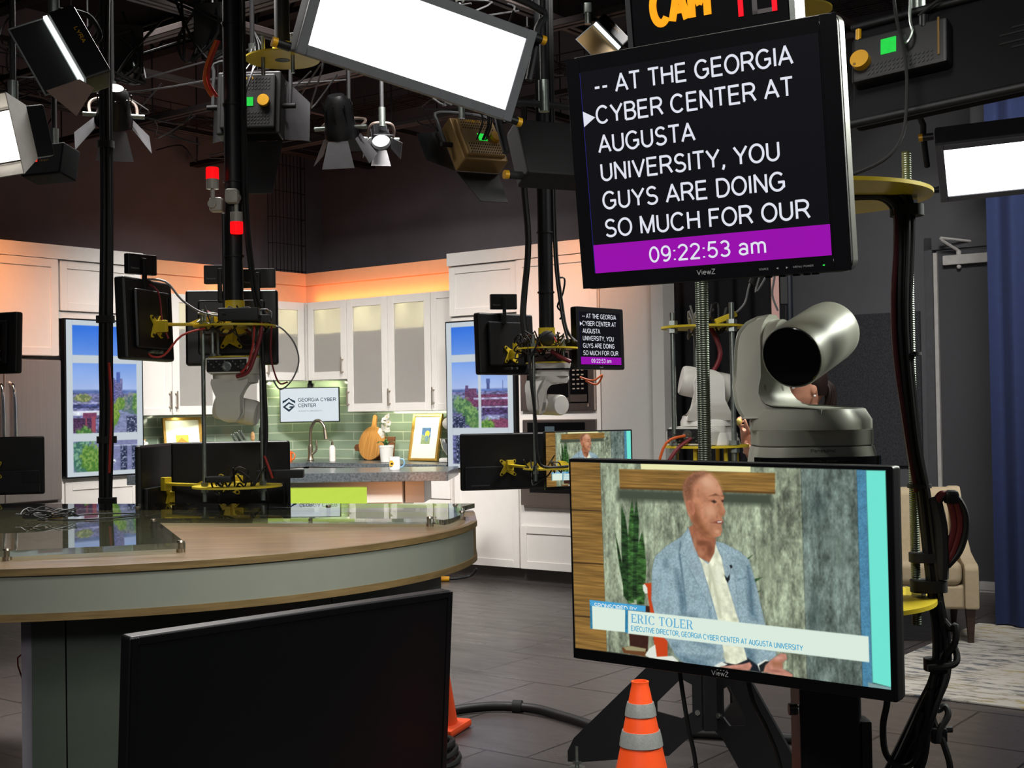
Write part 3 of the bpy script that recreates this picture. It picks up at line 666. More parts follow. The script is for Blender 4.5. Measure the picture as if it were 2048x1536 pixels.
def mug(label, M, r, h, m, hm=None, ang=0, deco=None):
    t = thing('mug', label, 'mug', M); mb = MB(); mb.lathe([(r*.9, 0), (r, .006), (r, h), (r*.92, h), (r*.92, .012), (0, .01)], m, 28)
    c = part(t, 'cup', mb); mb = MB(RZ(ang)); mb.tube([(r*.96, 0, h*.82), (r*1.5, 0, h*.8), (r*1.75, 0, h*.5), (r*1.4, 0, h*.22), (r*.96, 0, h*.2)], .006, hm or m, 8); part(t, 'handle', mb)
    if deco: part(t, 'print', deco, 'yellow and black printed emblem')
    return t
mug('orange mug on the worktop left of the faucet', KM @ T(.36, -.61, .905), .042, .095, mat('mug_orange', '#d9672a', .35), ang=20)
# round and rectangular boards leaning on the tiles
bwood = wood('board_wood', '#8a5a26', '#c08a46', .4, 4, (30, 1, 1)); dwood = wood('walnut_wood', '#4f2f1b', '#7a4a2a', .45, 4, (1, 1, 20))
bM = KM @ T(.99, -.20, .908) @ RX(-12)
mb = MB(); pts = []
R0 = .155
for k in range(41):
    a = rad(90+11+ (360-22)*k/40); pts.append((R0*cos(a), R0+.0+R0*sin(a)))
pts = pts+[(.024, .33), (.022, .40), (.012, .415), (-.012, .415), (-.022, .40), (-.024, .33)]
mb.prism(pts, -.009, .009, bwood, 'xz', .003)
solo('cutting_board', mb, 'round golden cutting board with upright handle leaning on the tiles', 'cutting board', bM)
mb = MB(); mb.prism([(-.17, 0), (.19, 0), (.19, .21), (-.17, .21), (-.17, .15), (-.285, .14), (-.305, .11), (-.285, .08), (-.17, .07)], -.009, .009, dwood, 'xz', .003)
solo('cutting_board', mb, 'dark rectangular cutting board standing behind the round board', 'cutting board', KM @ T(1.035, -.14, .908) @ RX(-8))
# orchid
oc = thing('potted_orchid', 'white orchid in a white pot beside the cutting boards', 'potted plant', KM @ T(1.46, -.48, .905))
mb = MB(); mb.lathe([(.045, 0), (.05, .004), (.062, .125), (.066, .13), (.066, .15), (.058, .15), (.052, .13), (0, .125)], whiteplastic, 28); part(oc, 'pot', mb)
lf = mat('orchid_leaf', '#3c6a33', .4); pet = mat('orchid_petal', '#f1efe6', .5, noise=.03)
mb = MB()
for a in (20, 140, 200, 260, 320):
    A = RZ(a); mb.loft([[tuple(A @ Vector((x, yy*wd, z+.004*yy*yy))) for yy in (-1, -.3, .3, 1)] for x, wd, z in ((.0, .006, .13), (.02, .014, .16), (.045, .016, .18), (.07, .012, .178), (.09, .003, .165))], lf, False)
mb.tube([(-.02, 0, .13), (-.015, 0, .18), (0, 0, .2)], .008, lf, 6); part(oc, 'leaves', mb)
mb = MB(); mb.tube([(0, 0, .14), (.01, 0, .24), (.0, -.01, .32), (.02, -.03, .38), (.06, -.05, .39)], .003, lf, 6); part(oc, 'stem', mb)
for k, (x, y, z) in enumerate([(.06, -.05, .39), (.03, -.045, .365), (.07, -.05, .345), (.03, -.05, .32), (-.01, -.04, .30), (.05, -.05, .29), (-.02, -.04, .265), (-.01, -.04, .24)]):
    mb = MB(T(x, y, z) @ RZ(k*40) @ RX(60+k*7))
    for j in range(5):
        A = RZ(j*72); L = .036 if j % 2 else .03
        mb.loft([[tuple(A @ Vector((L*t, s_*wd, .006*t))) for s_ in (-1, 0, 1)] for t, wd in ((.05, .003), (.4, .015), (.75, .016), (1, .005))], pet, False)
    mb.ball((0, 0, .004), .005, yellow, 8); part(oc, 'flower', mb)
def picture(label, M, w, h, art, fr=.022, fm=None):
    t = thing('framed_picture', label, 'picture', M); fm = fm or mat('gold_frame', '#a8843c', .35, .5, noise=.15)
    mb = MB(); frame4(mb, -w/2, w/2, 0, h, 0, fm, fr, .028); part(t, 'frame', mb)
    mb = MB(); mb.bb(-w/2+fr, w/2-fr, -.012, -.004, fr, h-fr, mat('picture_mat', '#dcdcc6', .6, noise=.02)); part(t, 'mount_board', mb)
    part(t, 'artwork', art); return t
ar = MB()
def P2(m, pts, y=-.0126): ar.flat(pts, y, m)
ag = mat('art_green', '#7e8f66', .6, noise=.2, scale=60); ab = mat('art_blue', '#3f6390', .6, noise=.3, scale=50); ay = mat('art_yellow', '#d9bf35', .6); al = mat('art_slate', '#5f7d86', .6, noise=.2)
P2(ab, [(-.052, .15), (.052, .15), (.052, .295), (-.052, .295)]); P2(ag, [(-.052, .15), (.052, .15), (.052, .205), (.02, .22), (-.052, .235)], -.0128); P2(ay, [(.015+.026*cos(rad(a)), .24+.028*sin(rad(a))) for a in range(0, 360, 20)], -.013); P2(al, [(-.005, .175), (.03, .175), (.03, .215), (.012, .23), (-.005, .215)], -.0132)
picture('gold framed picture with a small blue and yellow artwork by the mixer', KM @ T(1.64, -.20, .906) @ RX(-12), .335, .415, ar)
ar = MB(); ao = mat('art_orange', '#d07a1f', .6, noise=.2); ay2 = mat('art_amber', '#dfa83a', .6, noise=.15)
P2(ao, [(-.06, .13), (.05, .13), (.05, .27), (-.06, .27)]); P2(ay2, [(-.06, .2), (-.01, .25), (.05, .2), (.05, .27), (-.06, .27)], -.013)
picture('gold framed picture with orange artwork on the left worktop', KM @ T(.22, -1.66, .906) @ RZ(72) @ RX(-10), .34, .42, ar)
# bottles, knife block, utensils, mixer
def bottle(label, M, m, h=.22):
    t = thing('bottle', label, 'bottle', M); mb = MB(); mb.lathe([(.03, 0), (.034, .008), (.034, h*.55), (.014, h*.72), (.013, h*.95), (.011, h)], m, 20); part(t, 'glass_body', mb)
    mb = MB(); mb.cyl((0, 0, h), (0, 0, h+.03), .012, mat('cork', '#b79a6a', .7), 10); part(t, 'stopper', mb)
bottle('dark olive oil bottle with cork left of the orange artwork', KM @ T(.24, -2.08, .905), mat('olive_glass', '#3a4416', .1, noise=.2))
bottle('slim clear bottle against the left city screen', KM @ T(.36, -2.30, .905), mat('pale_bottle', '#9aa38a', .15), .2)
kb = thing('knife_block', 'dark block full of steel-handled knives behind the hanging monitor', 'knife block', KM @ T(.22, -1.05, .905) @ RZ(70))
mb = MB(); mb.prism([(-.06, 0), (.06, 0), (.06, .12), (-.02, .2), (-.06, .17)], -.05, .05, mat('block_dark', '#2a211c', .5), 'xz', .004); part(kb, 'block', mb)
for i in range(3):
    for j in range(2):
        x = -.045+i*.035; mb = MB(); mb.box(x, -.025+j*.05, .22+.015*i, .014, .022, .1, steel, .004, R=RY(-30)); part(kb, 'knife', mb)
uc = thing('utensil_crock', 'ceramic crock beside the knife block', 'crock', KM @ T(.28, -.88, .905))
mb = MB(); mb.lathe([(.055, 0), (.06, .01), (.06, .14), (.054, .14), (.054, .02), (0, .02)], mat('crock_glaze', '#8c8578', .4), 24); part(uc, 'pot', mb)
spw = wood('spoon_wood', '#b07d4a', '#d1a878', .5, 6)
mb = MB(); mb.cyl((-.02, 0, .03), (-.06, -.01, .2), .006, spw, 8); mb.ball((-.068, -.012, .235), .045, spw, 14, .65, .22, 1); solo('wooden_spoon', mb, 'pale wooden spoon standing in the utensil crock', 'spoon', KM @ T(.28, -.88, .905))
mb = MB(); mb.cyl((.02, 0, .03), (.03, 0, .2), .005, blackmat, 8); mb.box(.036, 0, .255, .055, .004, .12, blackmat, .0018, R=RY(6)); solo('spatula', mb, 'black slotted spatula standing in the utensil crock', 'spatula', KM @ T(.28, -.88, .905) @ RZ(-20))
mb = MB(); mb.cyl((0, .02, .03), (.015, .03, .2), .006, spw, 8); mb.box(.018, .032, .23, .05, .006, .08, dwood, .0028); solo('wooden_turner', mb, 'brown wooden turner standing between spoon and spatula', 'turner', KM @ T(.28, -.88, .905))
mx_ = thing('stand_mixer', 'white stand mixer with steel bowl behind the right city screen edge', 'mixer', KM @ T(2.14, -.30, .905) @ RZ(180))
mb = MB(); mb.box(0, 0, .02, .32, .2, .04, whiteplastic, .015); mb.box(-.1, 0, .16, .1, .1, .26, whiteplastic, .03); mb.ball((.02, 0, .33), .075, whiteplastic, 18, 2.2, 1, 1); part(mx_, 'body', mb)
mb = MB(); mb.lathe([(.05, .045), (.055, .05), (.1, .12), (.115, .2), (.12, .205), (.11, .2), (.09, .12), (.04, .06), (0, .055)], chrome, 26, T(.07, 0, 0)); part(mx_, 'bowl', mb)
# flowers in a clear glass at the left end
fv = thing('flower_glass', 'sprig of white flowers in a glass left of the oil bottle', 'vase', KM @ T(.50, -2.30, .905))
mb = MB(); mb.lathe([(.03, 0), (.035, .01), (.035, .12), (.032, .12), (.032, .012), (0, .012)], clearglass, 20); part(fv, 'glass', mb)
mb = MB()
for k in range(6):
    a = k*1.05; mb.tube([(0, 0, .02), (.01*cos(a), .01*sin(a), .12), (.035*cos(a), .035*sin(a), .2+.012*k)], .0022, lf, 5, sub=2); mb.ball((.035*cos(a), .035*sin(a), .205+.012*k), .016, pet, 8)
part(fv, 'flowers', mb)
# logo screen hung in the corner
logo = thing('logo_screen', 'small white wall screen with a dark logo above the sink', 'screen', T(-1.873, 12.1, 1.418))
mb = MB(); mb.box(0, .018, 0, .552, .036, .322, black, .005); part(logo, 'housing', mb)
scrw = emit('logo_white', '#dfe9ee', .95, .01); navyp = emit('logo_navy', '#20333f', 1); greyp = emit('logo_grey', '#6d7a80', 1)
mb = MB(); mb.rect(-.268, .268, -.153, .153, -.001, scrw)
lx, lz, y = -.19, -.005, -.0016
mb.flat([(lx-.058, lz+.018), (lx, lz+.062), (lx+.058, lz+.018), (lx+.058, lz+.044), (lx+.035, lz+.032), (lx+.03, lz+.058), (lx+.014, lz+.062), (lx, lz+.075), (lx-.014, lz+.062), (lx-.03, lz+.058), (lx-.035, lz+.032), (lx-.058, lz+.044)], y, navyp)
mb.flat([(lx-.058, lz-.012), (lx, lz+.034), (lx+.058, lz-.0), (lx+.04, lz-.0), (lx, lz+.016), (lx-.034, lz-.012), (lx, lz-.036), (lx+.022, lz-.02), (lx-.002, lz-.02), (lx+.008, lz-.006), (lx+.058, lz-.006), (lx, lz-.058)], y, navyp)
mb.text('GEORGIA CYBER', -.105, .245, .03, .034, y, navyp, .02); mb.text('CENTER', -.105, .062, -.022, .034, y, navyp, .02); mb.text('AUGUSTA UNIVERSITY', -.103, .115, -.064, .015, y, greyp)
part(logo, 'screen', mb)
mb = MB(); mb.box(0, .06, .2, .03, .04, .16, blackmetal, .004); mb.box(0, .1, .1, .05, .1, .2, blackmetal, .004); part(logo, 'wall_bracket', mb)

# ------------------------------------------------ kitchen island
ISL = T(-1.62, 9.32, 0) @ RZ(-3)
isl = thing('kitchen_island', 'kitchen island with lime panel and thick grey stone top', 'island', ISL)
mb = MB(); mb.bb(-1.15, 1.16, 0, .78, .853, .92, granite, .004); part(isl, 'stone_top', mb)
limem = emit('lime_panel', '#c5e052', .95, .02)
mb = MB(); mb.bb(-.78, .82, .2, .7, .1, .85, white); mb.bb(-.6, .52, .1, .2, .06, .09, white)
mb.bb(-.78, -.6, .1, .2, .06, .85, white); mb.bb(.565, .82, .1, .2, .06, .7, white); mb.bb(.565, .82, .09, .2, .7, .852, white); mb.bb(-.6, .565, .1, .2, .815, .852, white)
part(isl, 'carcass', mb)
mb = MB(); mb.bb(-.6, .555, .14, .16, .09, .805, limem); part(isl, 'front_panel', mb, 'glowing lime green front panel')
part(isl, 'corbel', MB().bb(.83, .97, .16, .6, .69, .85, white, .003)); part(isl, 'corbel', MB().bb(-.93, -.79, .16, .6, .69, .85, white, .003))
l = lamp('light_island_right', (-.72, 8.6, .75), (-.9, 9.5, .75), .55, .3, .3, (1, .42, .16), room=False, spread=70)
mug('white mug with blue handle and emblem on the kitchen island', T(-.87, 9.62, .92) @ RZ(-10), .041, .095, mat('mug_white', '#e4e2dc', .3, noise=.02), mat('mug_blue', '#6f93ab', .35), ang=5,
    deco=MB().poly([(-.03+.0, -.0415, .03), (-.005, -.0445, .028), (.008, -.044, .05), (-.006, -.0445, .072), (-.026, -.0425, .068)], mat('print_gold', '#c99b2a', .5)).poly([(-.02, -.0455, .04), (0, -.0455, .042), (-.004, -.0455, .055), (-.018, -.0455, .052)], blackmat))

# ------------------------------------------------ portrait city screens
def city_screen(label, M, pic, seed):
    t = thing('city_screen', label, 'screen', M); W, H = .70, 1.2
    mb = MB(); mb.box(0, .03, 0, W, .06, H, black, .004); part(t, 'housing', mb)
    R = Raster(-.338, .338, -.588, .588, 170, 296, '#c3ccd4', seed)
    t_ = np.clip((R.Z-.03)/.5, 0, 1)[..., None]; skyc = (1-t_)*R.rgb('#b4c6ef')+t_*R.rgb('#3172de'); u = np.clip((R.X+.285)/.57, 0, 1)[..., None]; R.C = skyc*(1-.0*u)+.0*u
    R.C = np.clip(R.C+R.noise(5, 5, 2, 3)[..., None]*.06, 0, 1)
    pic(R)
    for q in ((-.34, -.285, -.59, .59), (.285, .34, -.59, .59), (-.285, .285, .55, .59), (-.285, .285, -.59, -.555), (-.285, .285, .265, .325), (-.285, .285, -.325, -.265), (-.012, .016, -.555, .265)): R.rect(*q, '#c6d0d6', .003)
    mb = MB(); R.emit_to(mb, -.001); part(t, 'screen', mb); return t
def trees(R, cx, cz, rx, rz, dark, light, seed):
    e = R.noise(26, 26, 3, seed)*1.0; R.blob(cx, cz, rx, rz, dark, 1, .72, edge=e*.6); 
    n = R.noise(60, 60, 3, seed+5); A = np.clip((n+.08)*5, 0, 1)*np.clip((1-np.sqrt(((R.X-cx)/rx)**2+((R.Z-cz-.2*rz)/rz)**2)-e*.6)*4, 0, 1); R.put(A, light, alpha=.9)
def cars(R, x0, x1, z0, z1, seed, k=60):
    n = R.noise(k, k*1.6, 2, seed); R.rect(x0, x1, z0, z1, '#39415f', .006); M_ = np.clip(1-np.maximum(np.abs(R.X-(x0+x1)/2)/((x1-x0)/2), np.abs(R.Z-(z0+z1)/2)/((z1-z0)/2)), 0, .05)*20
    R.put(np.clip((n-.12)*9, 0, 1)*M_, '#b3bfda', alpha=.8); R.put(np.clip((-n-.1)*12, 0, 1)*M_, '#121a33', alpha=.9)
def pic_left(R):
    n1 = R.noise(40, 90, 3, 11)*1.2; n2 = R.noise(90, 200, 2, 12)
    R.rect(-.29, .29, .02, .062, '#5d74ad', .008, R.noise(20, 60, 2, 2), .5); R.rect(-.29, .29, -.27, .035, '#6e7099', .006, n1, 1)
    trees(R, -.2, .0, .09, .035, '#6a7a52', '#a7ab72', 21); R.rect(-.29, .02, -.075, -.045, '#3d4470', .003, n1, 1.2); R.rect(-.29, .02, -.045, -.03, '#8d8fb4', .004, n1, .8)
    R.rect(.055, .155, -.04, .14, '#6c6c9c', .003, n2, .9); R.rect(.06, .085, -.04, .155, '#5a5f98', .003, n2, .9); R.rect(.1, .135, .12, .2, '#4d62ac', .003, n2, .3); R.rect(.135, .155, .1, .15, '#7d7bab', .003, n2, .6)
    R.rect(-.29, -.05, -.13, -.095, '#dfe6f2', .005, n1, .3); R.rect(-.2, -.08, -.15, -.11, '#7b4060', .004, n2, .5); R.rect(-.29, -.09, -.26, -.15, '#4a3050', .004, n2, 1.2); R.rect(-.125, -.09, -.26, -.14, '#9a4a5a', .004); R.rect(-.18, -.165, -.26, -.15, '#8a4456', .003)
    trees(R, -.19, -.27, .08, .06, '#3f7038', '#7a9f58', 31)
    R.poly([(.05, -.28), (.12, -.1), (.17, -.02), (.2, -.03), (.29, -.2), (.29, -.28)], '#8188ad', .006, n1, .4)
    trees(R, .22, -.05, .1, .085, '#4d6b6d', '#8a8f8e', 41); trees(R, .14, -.04, .05, .06, '#5c8738', '#8ea558', 51); trees(R, .08, -.12, .05, .09, '#5c8a34', '#8aa54c', 52); trees(R, .05, -.2, .035, .09, '#5c8a34', '#86a24c', 53); trees(R, .285, -.05, .05, .09, '#4f7a44', '#87a85c', 54)
    cars(R, .19, .29, -.28, -.14, 61, 70)
    R.rect(-.29, .29, -.56, -.32, '#7a7fa6', .004, n1, .25); R.rect(.03, .29, -.37, -.36, '#aeb6d0', .003, n2, .6); trees(R, -.2, -.44, .12, .16, '#3e6c60', '#7fae90', 71); trees(R, -.13, -.47, .11, .13, '#497a32', '#84a650', 72)
    cars(R, .13, .19, -.56, -.37, 81, 90); cars(R, .235, .29, -.56, -.37, 82, 90); R.blob(.065, -.485, .028, .02, '#e8eef8', 1, .6); R.blob(.065, -.492, .024, .006, '#39415f', 1, .5)
def pic_right(R):
    n1 = R.noise(40, 90, 3, 14)*1.2; n2 = R.noise(90, 200, 2, 15)
    R.rect(-.29, .29, .015, .045, '#5a72ae', .008, R.noise(20, 60, 2, 2), .5); R.rect(-.29, .29, -.56, .025, '#6a6a94', .006, n1, 1.1)
    R.rect(-.15, .29, -.1, -.0, '#6c3c5c', .004, n2, 1.0); R.rect(-.15, -.03, -.03, .05, '#6b4466', .004, n2, 1); R.rect(-.145, -.115, .03, .075, '#5d4a78', .003, n2, .5); R.rect(-.06, .29, -.04, -.025, '#a9a6c8', .004, n1, .8)
    R.rect(.075, .105, .04, .1, '#4d5a92', .003, n2, .3); R.rect(.07, .11, .09, .125, '#5666a0', .003); R.rect(.235, .241, .0, .11, '#5a68a2', .002)
    R.rect(.03, .29, -.16, -.09, '#4a3a66', .005, n1, 1.2); R.rect(.02, .29, -.105, -.095, '#b9b7d4', .004, n2, .8); R.poly([(.03, -.28), (.12, -.17), (.29, -.2), (.29, -.28)], '#7e4460', .005, n2, .7); R.rect(.05, .2, -.2, -.17, '#9aa0c4', .005, n1, .8)
    trees(R, -.25, -.08, .07, .08, '#4e6670', '#7d929a', 91); trees(R, -.18, -.09, .1, .075, '#46704c', '#82a86a', 92); trees(R, -.1, -.17, .1, .09, '#446e48', '#84ab66', 93); trees(R, -.04, -.24, .07, .07, '#4d7a44', '#7d9c60', 94); trees(R, .08, -.25, .08, .055, '#4a7a34', '#7fa24e', 95)
    cars(R, -.29, -.15, -.28, -.17, 96, 70); R.rect(-.29, .29, -.56, -.33, '#5d628f', .004, n1, 1.2); cars(R, -.25, -.1, -.56, -.33, 97, 60); cars(R, .03, .25, -.56, -.36, 98, 50)
city_screen('portrait screen showing a city street beside the refrigerator', KM @ T(.655, -2.745, 1.487) @ RZ(90), pic_left, 1)
city_screen('portrait screen showing brick city roofs beside the oven tower', KM @ T(2.645, -.655, 1.47), pic_right, 2)

# =====================================================  NEWS DESK
DX, DY, DR = -1.497, 4.933, 1.36
DESK = T(DX, DY, 0)
dk = thing('news_desk', 'curved wooden news desk with frosted fascia and clear acrylic shelf', 'desk', DESK)
wtop = wood('desk_wood_top', '#6f583d', '#9f8260', .3, 2.2, (1.2, 14, 14), coat=.35)
wedge = wood('desk_wood_edge', '#5c4a2c', '#7b6540', .45, 3, (2, 2, 30))
fascia = mat('frosted_fascia', '#7c7f75', .35, noise=.02, coat=.2)
basepanel = mat('desk_base_panel', '#3f473f', .35, noise=.03)
def arc(R, a0, a1, n=60): return [(R*cos(rad(a0+(a1-a0)*k/n)), R*sin(rad(a0+(a1-a0)*k/n))) for k in range(n+1)]
A0, A1 = 195, 376
back = [(1.33, .41), (.41, .62), (-.77, .86), (-1.315, .9)]
rim = arc(DR, 222, 357, 70)
top = [(-1.0, .92)] + [(-1.01, -.2)] + rim + [(1.335, .41)]
top = rim + [(1.34, .30), (1.33, .41), (.41, .62), (-.77, .86), (-1.31, .97), (-1.31, -.6)]
mb = MB(); mb.prism(top, .9305, .95, wtop, 'xy'); part(dk, 'top', mb)
def band(R0, R1, a0, a1, z0, z1, m, n=70):
    o = arc(R0, a0, a1, n); i = arc(R1, a0, a1, n)[::-1]; mb = MB()
    mb.prism(o+i, z0, z1, m, 'xy'); return mb
part(dk, 'top_edge', band(DR+.001, DR-.02, 222, 357, .930, .9502, wedge))
part(dk, 'fascia', band(DR-.006, DR-.03, 222, 354.2, .826, .93, fascia), 'frosted pale grey fascia')
mb = band(DR-.004, DR-.06, 354.2, 357, .826, .93, wedge); part(dk, 'end_block', mb)
mb = MB(); mb.prism(rim + [(1.34, .30), (.41, .5), (-1.31, .8), (-1.31, -.6)], .805, .826, wedge, 'xy'); part(dk, 'bottom_shelf', mb)
# pedestal panels
B = 1.24
for a0, a1 in ((276.1, 280.3), (280.5, 318), (318.2, 352)):
    part(dk, 'base_panel', band(B, B-.03, a0, a1, .0, .805, basepanel, 40))
part(dk, 'seam_backing', band(B-.034, B-.06, 276.4, 352, .0, .804, blackmat, 50))  # dark band added behind the base panels so their seams stay dark
mb = MB(); mb.bb(-.03, .0, .0, .16, 0, .805, mat('base_end', '#6f6c74', .5)); part(dk, 'base_end', mb, M=T(B*cos(rad(276.1)), B*sin(rad(276.1))+.005, 0) @ RZ(6))

# acrylic shelf over the wood on metal standoffs
ac = [(p[0]-DX, p[1]-DY) for p in [(-2.3, 4.3), (-2.1, 3.98), (-1.8, 3.80), (-1.485, 3.78), (-.987, 3.935), (-1.335, 4.86), (-.295, 4.63), (-.245, 4.571)]]
ac += [(1.31*cos(rad(a)), 1.31*sin(rad(a))) for a in range(-14, 11, 3)]
ac += [(p[0]-DX, p[1]-DY) for p in [(-.16, 5.33), (-1.089, 5.54), (-2.263, 5.78), (-2.6, 5.84)]]
edge = mat('acrylic_edge', '#eef8f6', .0, trans=1, ior=1.49, noise=0)
n_ = len(ac); mb = MB(); vv = [(x, y, .961) for x, y in ac]+[(x, y, .979) for x, y in ac]
mb.add(vv, [(k, (k+1) % n_, n_+(k+1) % n_, n_+k) for k in range(n_)], edge); mb.add(vv, [list(range(n_))[::-1], list(range(n_, 2*n_))], glass)
part(dk, 'acrylic_shelf', mb, 'clear acrylic shelf')
for x, y in ((-1.005, 3.80+.15), (-1.31, 4.76), (-.30, 4.66), (-.195, 4.90), (-.75, 5.30), (-1.47, 3.80), (-.235, 5.25), (-1.55, 5.4)):
    mb = MB(T(x-DX, y-DY, 0)); mb.cyl((0, 0, .9505), (0, 0, .9608), .0135, nickel, 18); mb.cyl((0, 0, .9792), (0, 0, .984), .0125, nickel, 18, .010); mb.cyl((0, 0, .9608), (0, 0, .9792), .008, nickel, 12)
    part(dk, 'standoff', mb)
# tangle of earpiece cord on the acrylic
mb = MB(); rn = random.Random(4); ct = (-1.75, 4.9, .983)
pts = []
for k in range(46):
    a = k*.9; r = .05+.05*rn.random(); pts.append((ct[0]+r*1.15*cos(a)+.03*rn.random(), ct[1]+.09*r/.1*sin(a), ct[2]+.004+.035*rn.random()))
mb.tube(pts, .0028, rubber, 6, 3)
mb.tube([(-1.70, 4.88, .985), (-1.62, 4.95, .99), (-1.5, 5.05, .984), (-1.42, 4.97, .983), (-1.48, 4.85, .983), (-1.6, 4.80, .983), (-1.75, 4.82, .983)], .0028, rubber, 6)
mb.box(-1.80, 4.9, .994, .06, .05, .022, darkgrey, .006); mb.box(-1.70, 4.86, .992, .05, .03, .02, tan, .004)
solo('earpiece_cord', mb, 'tangled black earpiece cord lying on the acrylic desk shelf', 'cord')
# cable drop hanging from the grid behind the desk
mb = MB(); X, Y = -1.855, 5.98
for k, (dx, dy) in enumerate([(-.016, 0), (.008, .012), (.014, -.012), (-.004, -.018), (0, .02), (.02, .004), (-.018, .016)]):
    mb.tube([(X+dx+.03, Y+dy, 3.6), (X+dx+.015, Y+dy, 3.0), (X+dx*1.0+.012, Y+dy, 2.3), (X+dx*1.15, Y+dy, 1.7), (X+dx*1.1, Y+dy, 1.4), (X+dx*1.2-.005, Y+dy*1.4, 1.2), (X+dx-.01, Y+dy, .95), (X+dx-.02, Y+dy, .5), (X+dx*2-.02, Y+dy*2, .012)], .012, blackmetal if k % 2 else rubber, 8)
cb = thing('cable_drop', 'thick black cable bundle hanging from ceiling to floor behind the desk', 'cable', T(0, 0, 0)); part(cb, 'cables', mb)
mb = MB(); mb.tube([(X+.025, Y-.03, 1.60), (X+.035, Y-.035, 1.42), (X+.03, Y-.035, 1.25), (X+.02, Y-.028, 1.1)], .006, redbright, 7); part(cb, 'red_cable', mb)
for z, r in ((1.80, .042), (.97, .042), (1.25, .045), (2.6, .04)):
    dx = .004 if z < 2 else .014
    mb = MB(); mb.cyl((X+dx-.002, Y, z-.016), (X+dx-.002, Y, z+.016), r, blackmat, 18); part(cb, 'cable_strap', mb)

# =====================================================  BIG BLACK TV ON A FLOOR STAND, IN FRONT OF THE DESK
a = Vector((-.838, 2.85, .883)); b = Vector((-.168, 3.5, .883))
tvyaw = math.degrees(atan2(b.y-a.y, b.x-a.x)); tw_ = (b-a).length
mid = (a+b)/2
TVM = T(mid.x, mid.y, 0) @ RZ(tvyaw)
tv = thing('monitor_television', 'large switched-off black television on a floor stand before the desk', 'television', TVM)
th = .56; zt = .883; TILT = T(0, 0, .883) @ RX(4.5) @ T(0, 0, -.883)
mb = MB(); mb.bb(-tw_/2, tw_/2, 0, .045, zt-th, zt, black, .008, 3); mb.bb(-.3, .3, .045, .08, zt-th+.08, zt-.12, black, .01); part(tv, 'housing', mb, M=TILT)
mb = MB(); fr_ = .014; frame4(mb, -tw_/2+.002, tw_/2-.002, zt-th+.002, zt-.002, .0005, blackgloss, .016, .006); part(tv, 'bezel', mb, M=TILT)
mb = MB(); mb.bb(-tw_/2+.018, tw_/2-.018, -.002, .0, zt-th+.02, zt-.018, mat('off_screen', '#060709', .3, noise=.02, spec=.25)); part(tv, 'screen', mb, 'switched-off dark screen', M=TILT)
mb = MB(); mb.bb(-.03, .03, .115, .15, .05, .72, blackmetal, .004); part(tv, 'stand_column', mb)
for s in (-1, 1):
    mb = MB(); mb.box(s*.25, .1, .03, .5, .05, .05, blackmetal, .006, R=RZ(0)); mb.bb(s*.3-.03, s*.3+.03, -.15, .35, .0, .03, blackmetal, .006); part(tv, 'foot', mb)

# =====================================================  CONES AND FLOOR CABLES
coneo = mat('cone_orange', '#e04a16', .5, noise=.05); reflect_ = mat('reflective_band', '#8d8f8c', .35, .3, noise=.12, scale=200); 
cn = thing('traffic_cone', 'collapsible orange traffic cone with two silver bands near the big screen', 'traffic cone', T(.318, 3.40, 0) @ Matrix.Diagonal((1, 1, .935, 1)))
def coneprof(z0, z1, zt=.70, r0=.152, r1=.021, k=0): 
    f = lambda z: r0+(r1-r0)*z/zt+k
    return [(f(z0), z0), (f(z1), z1)]
fz = lambda z: .152+(.021-.152)*z/.70
mb = MB(); pr = [(fz(.03), .03)]
for j in range(1, 14): z = .03+.665*j/13.5; pr.append((fz(z)*(1+.012*sin(j*2.4)), z))
pr += [(.022, .69), (.023, .70), (.018, .70), (.016, .66), (0, .655)]
mb.lathe(pr, coneo, 32); part(cn, 'sleeve', mb)
for z0, z1 in ((.607, .643), (.525, .566), (.40, .44), (.24, .30)):
    mb = MB(); mb.lathe([(fz(z0)*1.02+.002, z0), (fz((z0+z1)/2)*1.02+.003, (z0+z1)/2), (fz(z1)*1.02+.002, z1)], reflect_, 32); part(cn, 'reflective_band', mb, 'silver reflective band')
mb = MB(); mb.box(0, 0, .016, .33, .33, .03, blackmat, .008); part(cn, 'base', mb)
c2 = thing('traffic_cone', 'plain orange traffic cone half hidden behind the black television', 'traffic cone', T(-.345, 5.58, 0) @ RZ(-20))
mb = MB(); mb.lathe([(.092, .03), (.088, .05), (.028, .44), (.024, .45), (.02, .45), (.02, .43), (0, .42)], coneo, 28); part(c2, 'body', mb)
mb = MB(); mb.box(0, 0, .018, .235, .235, .034, coneo, .012); part(c2, 'base', mb)
mb = MB(); mb.tube([(-1.3, 5.2, .022), (-.6, 5.62, .022), (-.2, 5.9, .022), (.05, 5.88, .022), (.22, 5.68, .022), (.42, 5.42, .022), (.75, 5.38, .022), (1.3, 5.2, .022)], .021, rubber, 10, 6); mb.cyl((-.02, 5.91, .022), (.02, 5.90, .022), .03, blackmat, 12)
solo('floor_cable', mb, 'thick black cable curving over the floor past the small cone', 'cable')
mb = MB()
for k in range(5):
    r = .175-.012*k; zz = .014+.022*(k % 3)+.006*k; mb.tube([(-.405+r*cos(t*.5236), 5.10+r*sin(t*.5236), zz+.006*sin(t+k)) for t in range(12)], .012, rubber, 8, 3, closed=True)
solo('cable_coil', mb, 'coiled black cable on the floor beside the black television', 'cable')
yc = thing('power_plug_cord', 'black cord with yellow plug on the floor by the island', 'cord', T(-.575, 10.36, 0))
mb = MB(); mb.tube([(.05, 0, .02), (.12, .01, .022), (.2, .05, .03), (.24, .05, .05), (.27, .04, .09)], .012, rubber, 8); part(yc, 'cord', mb)
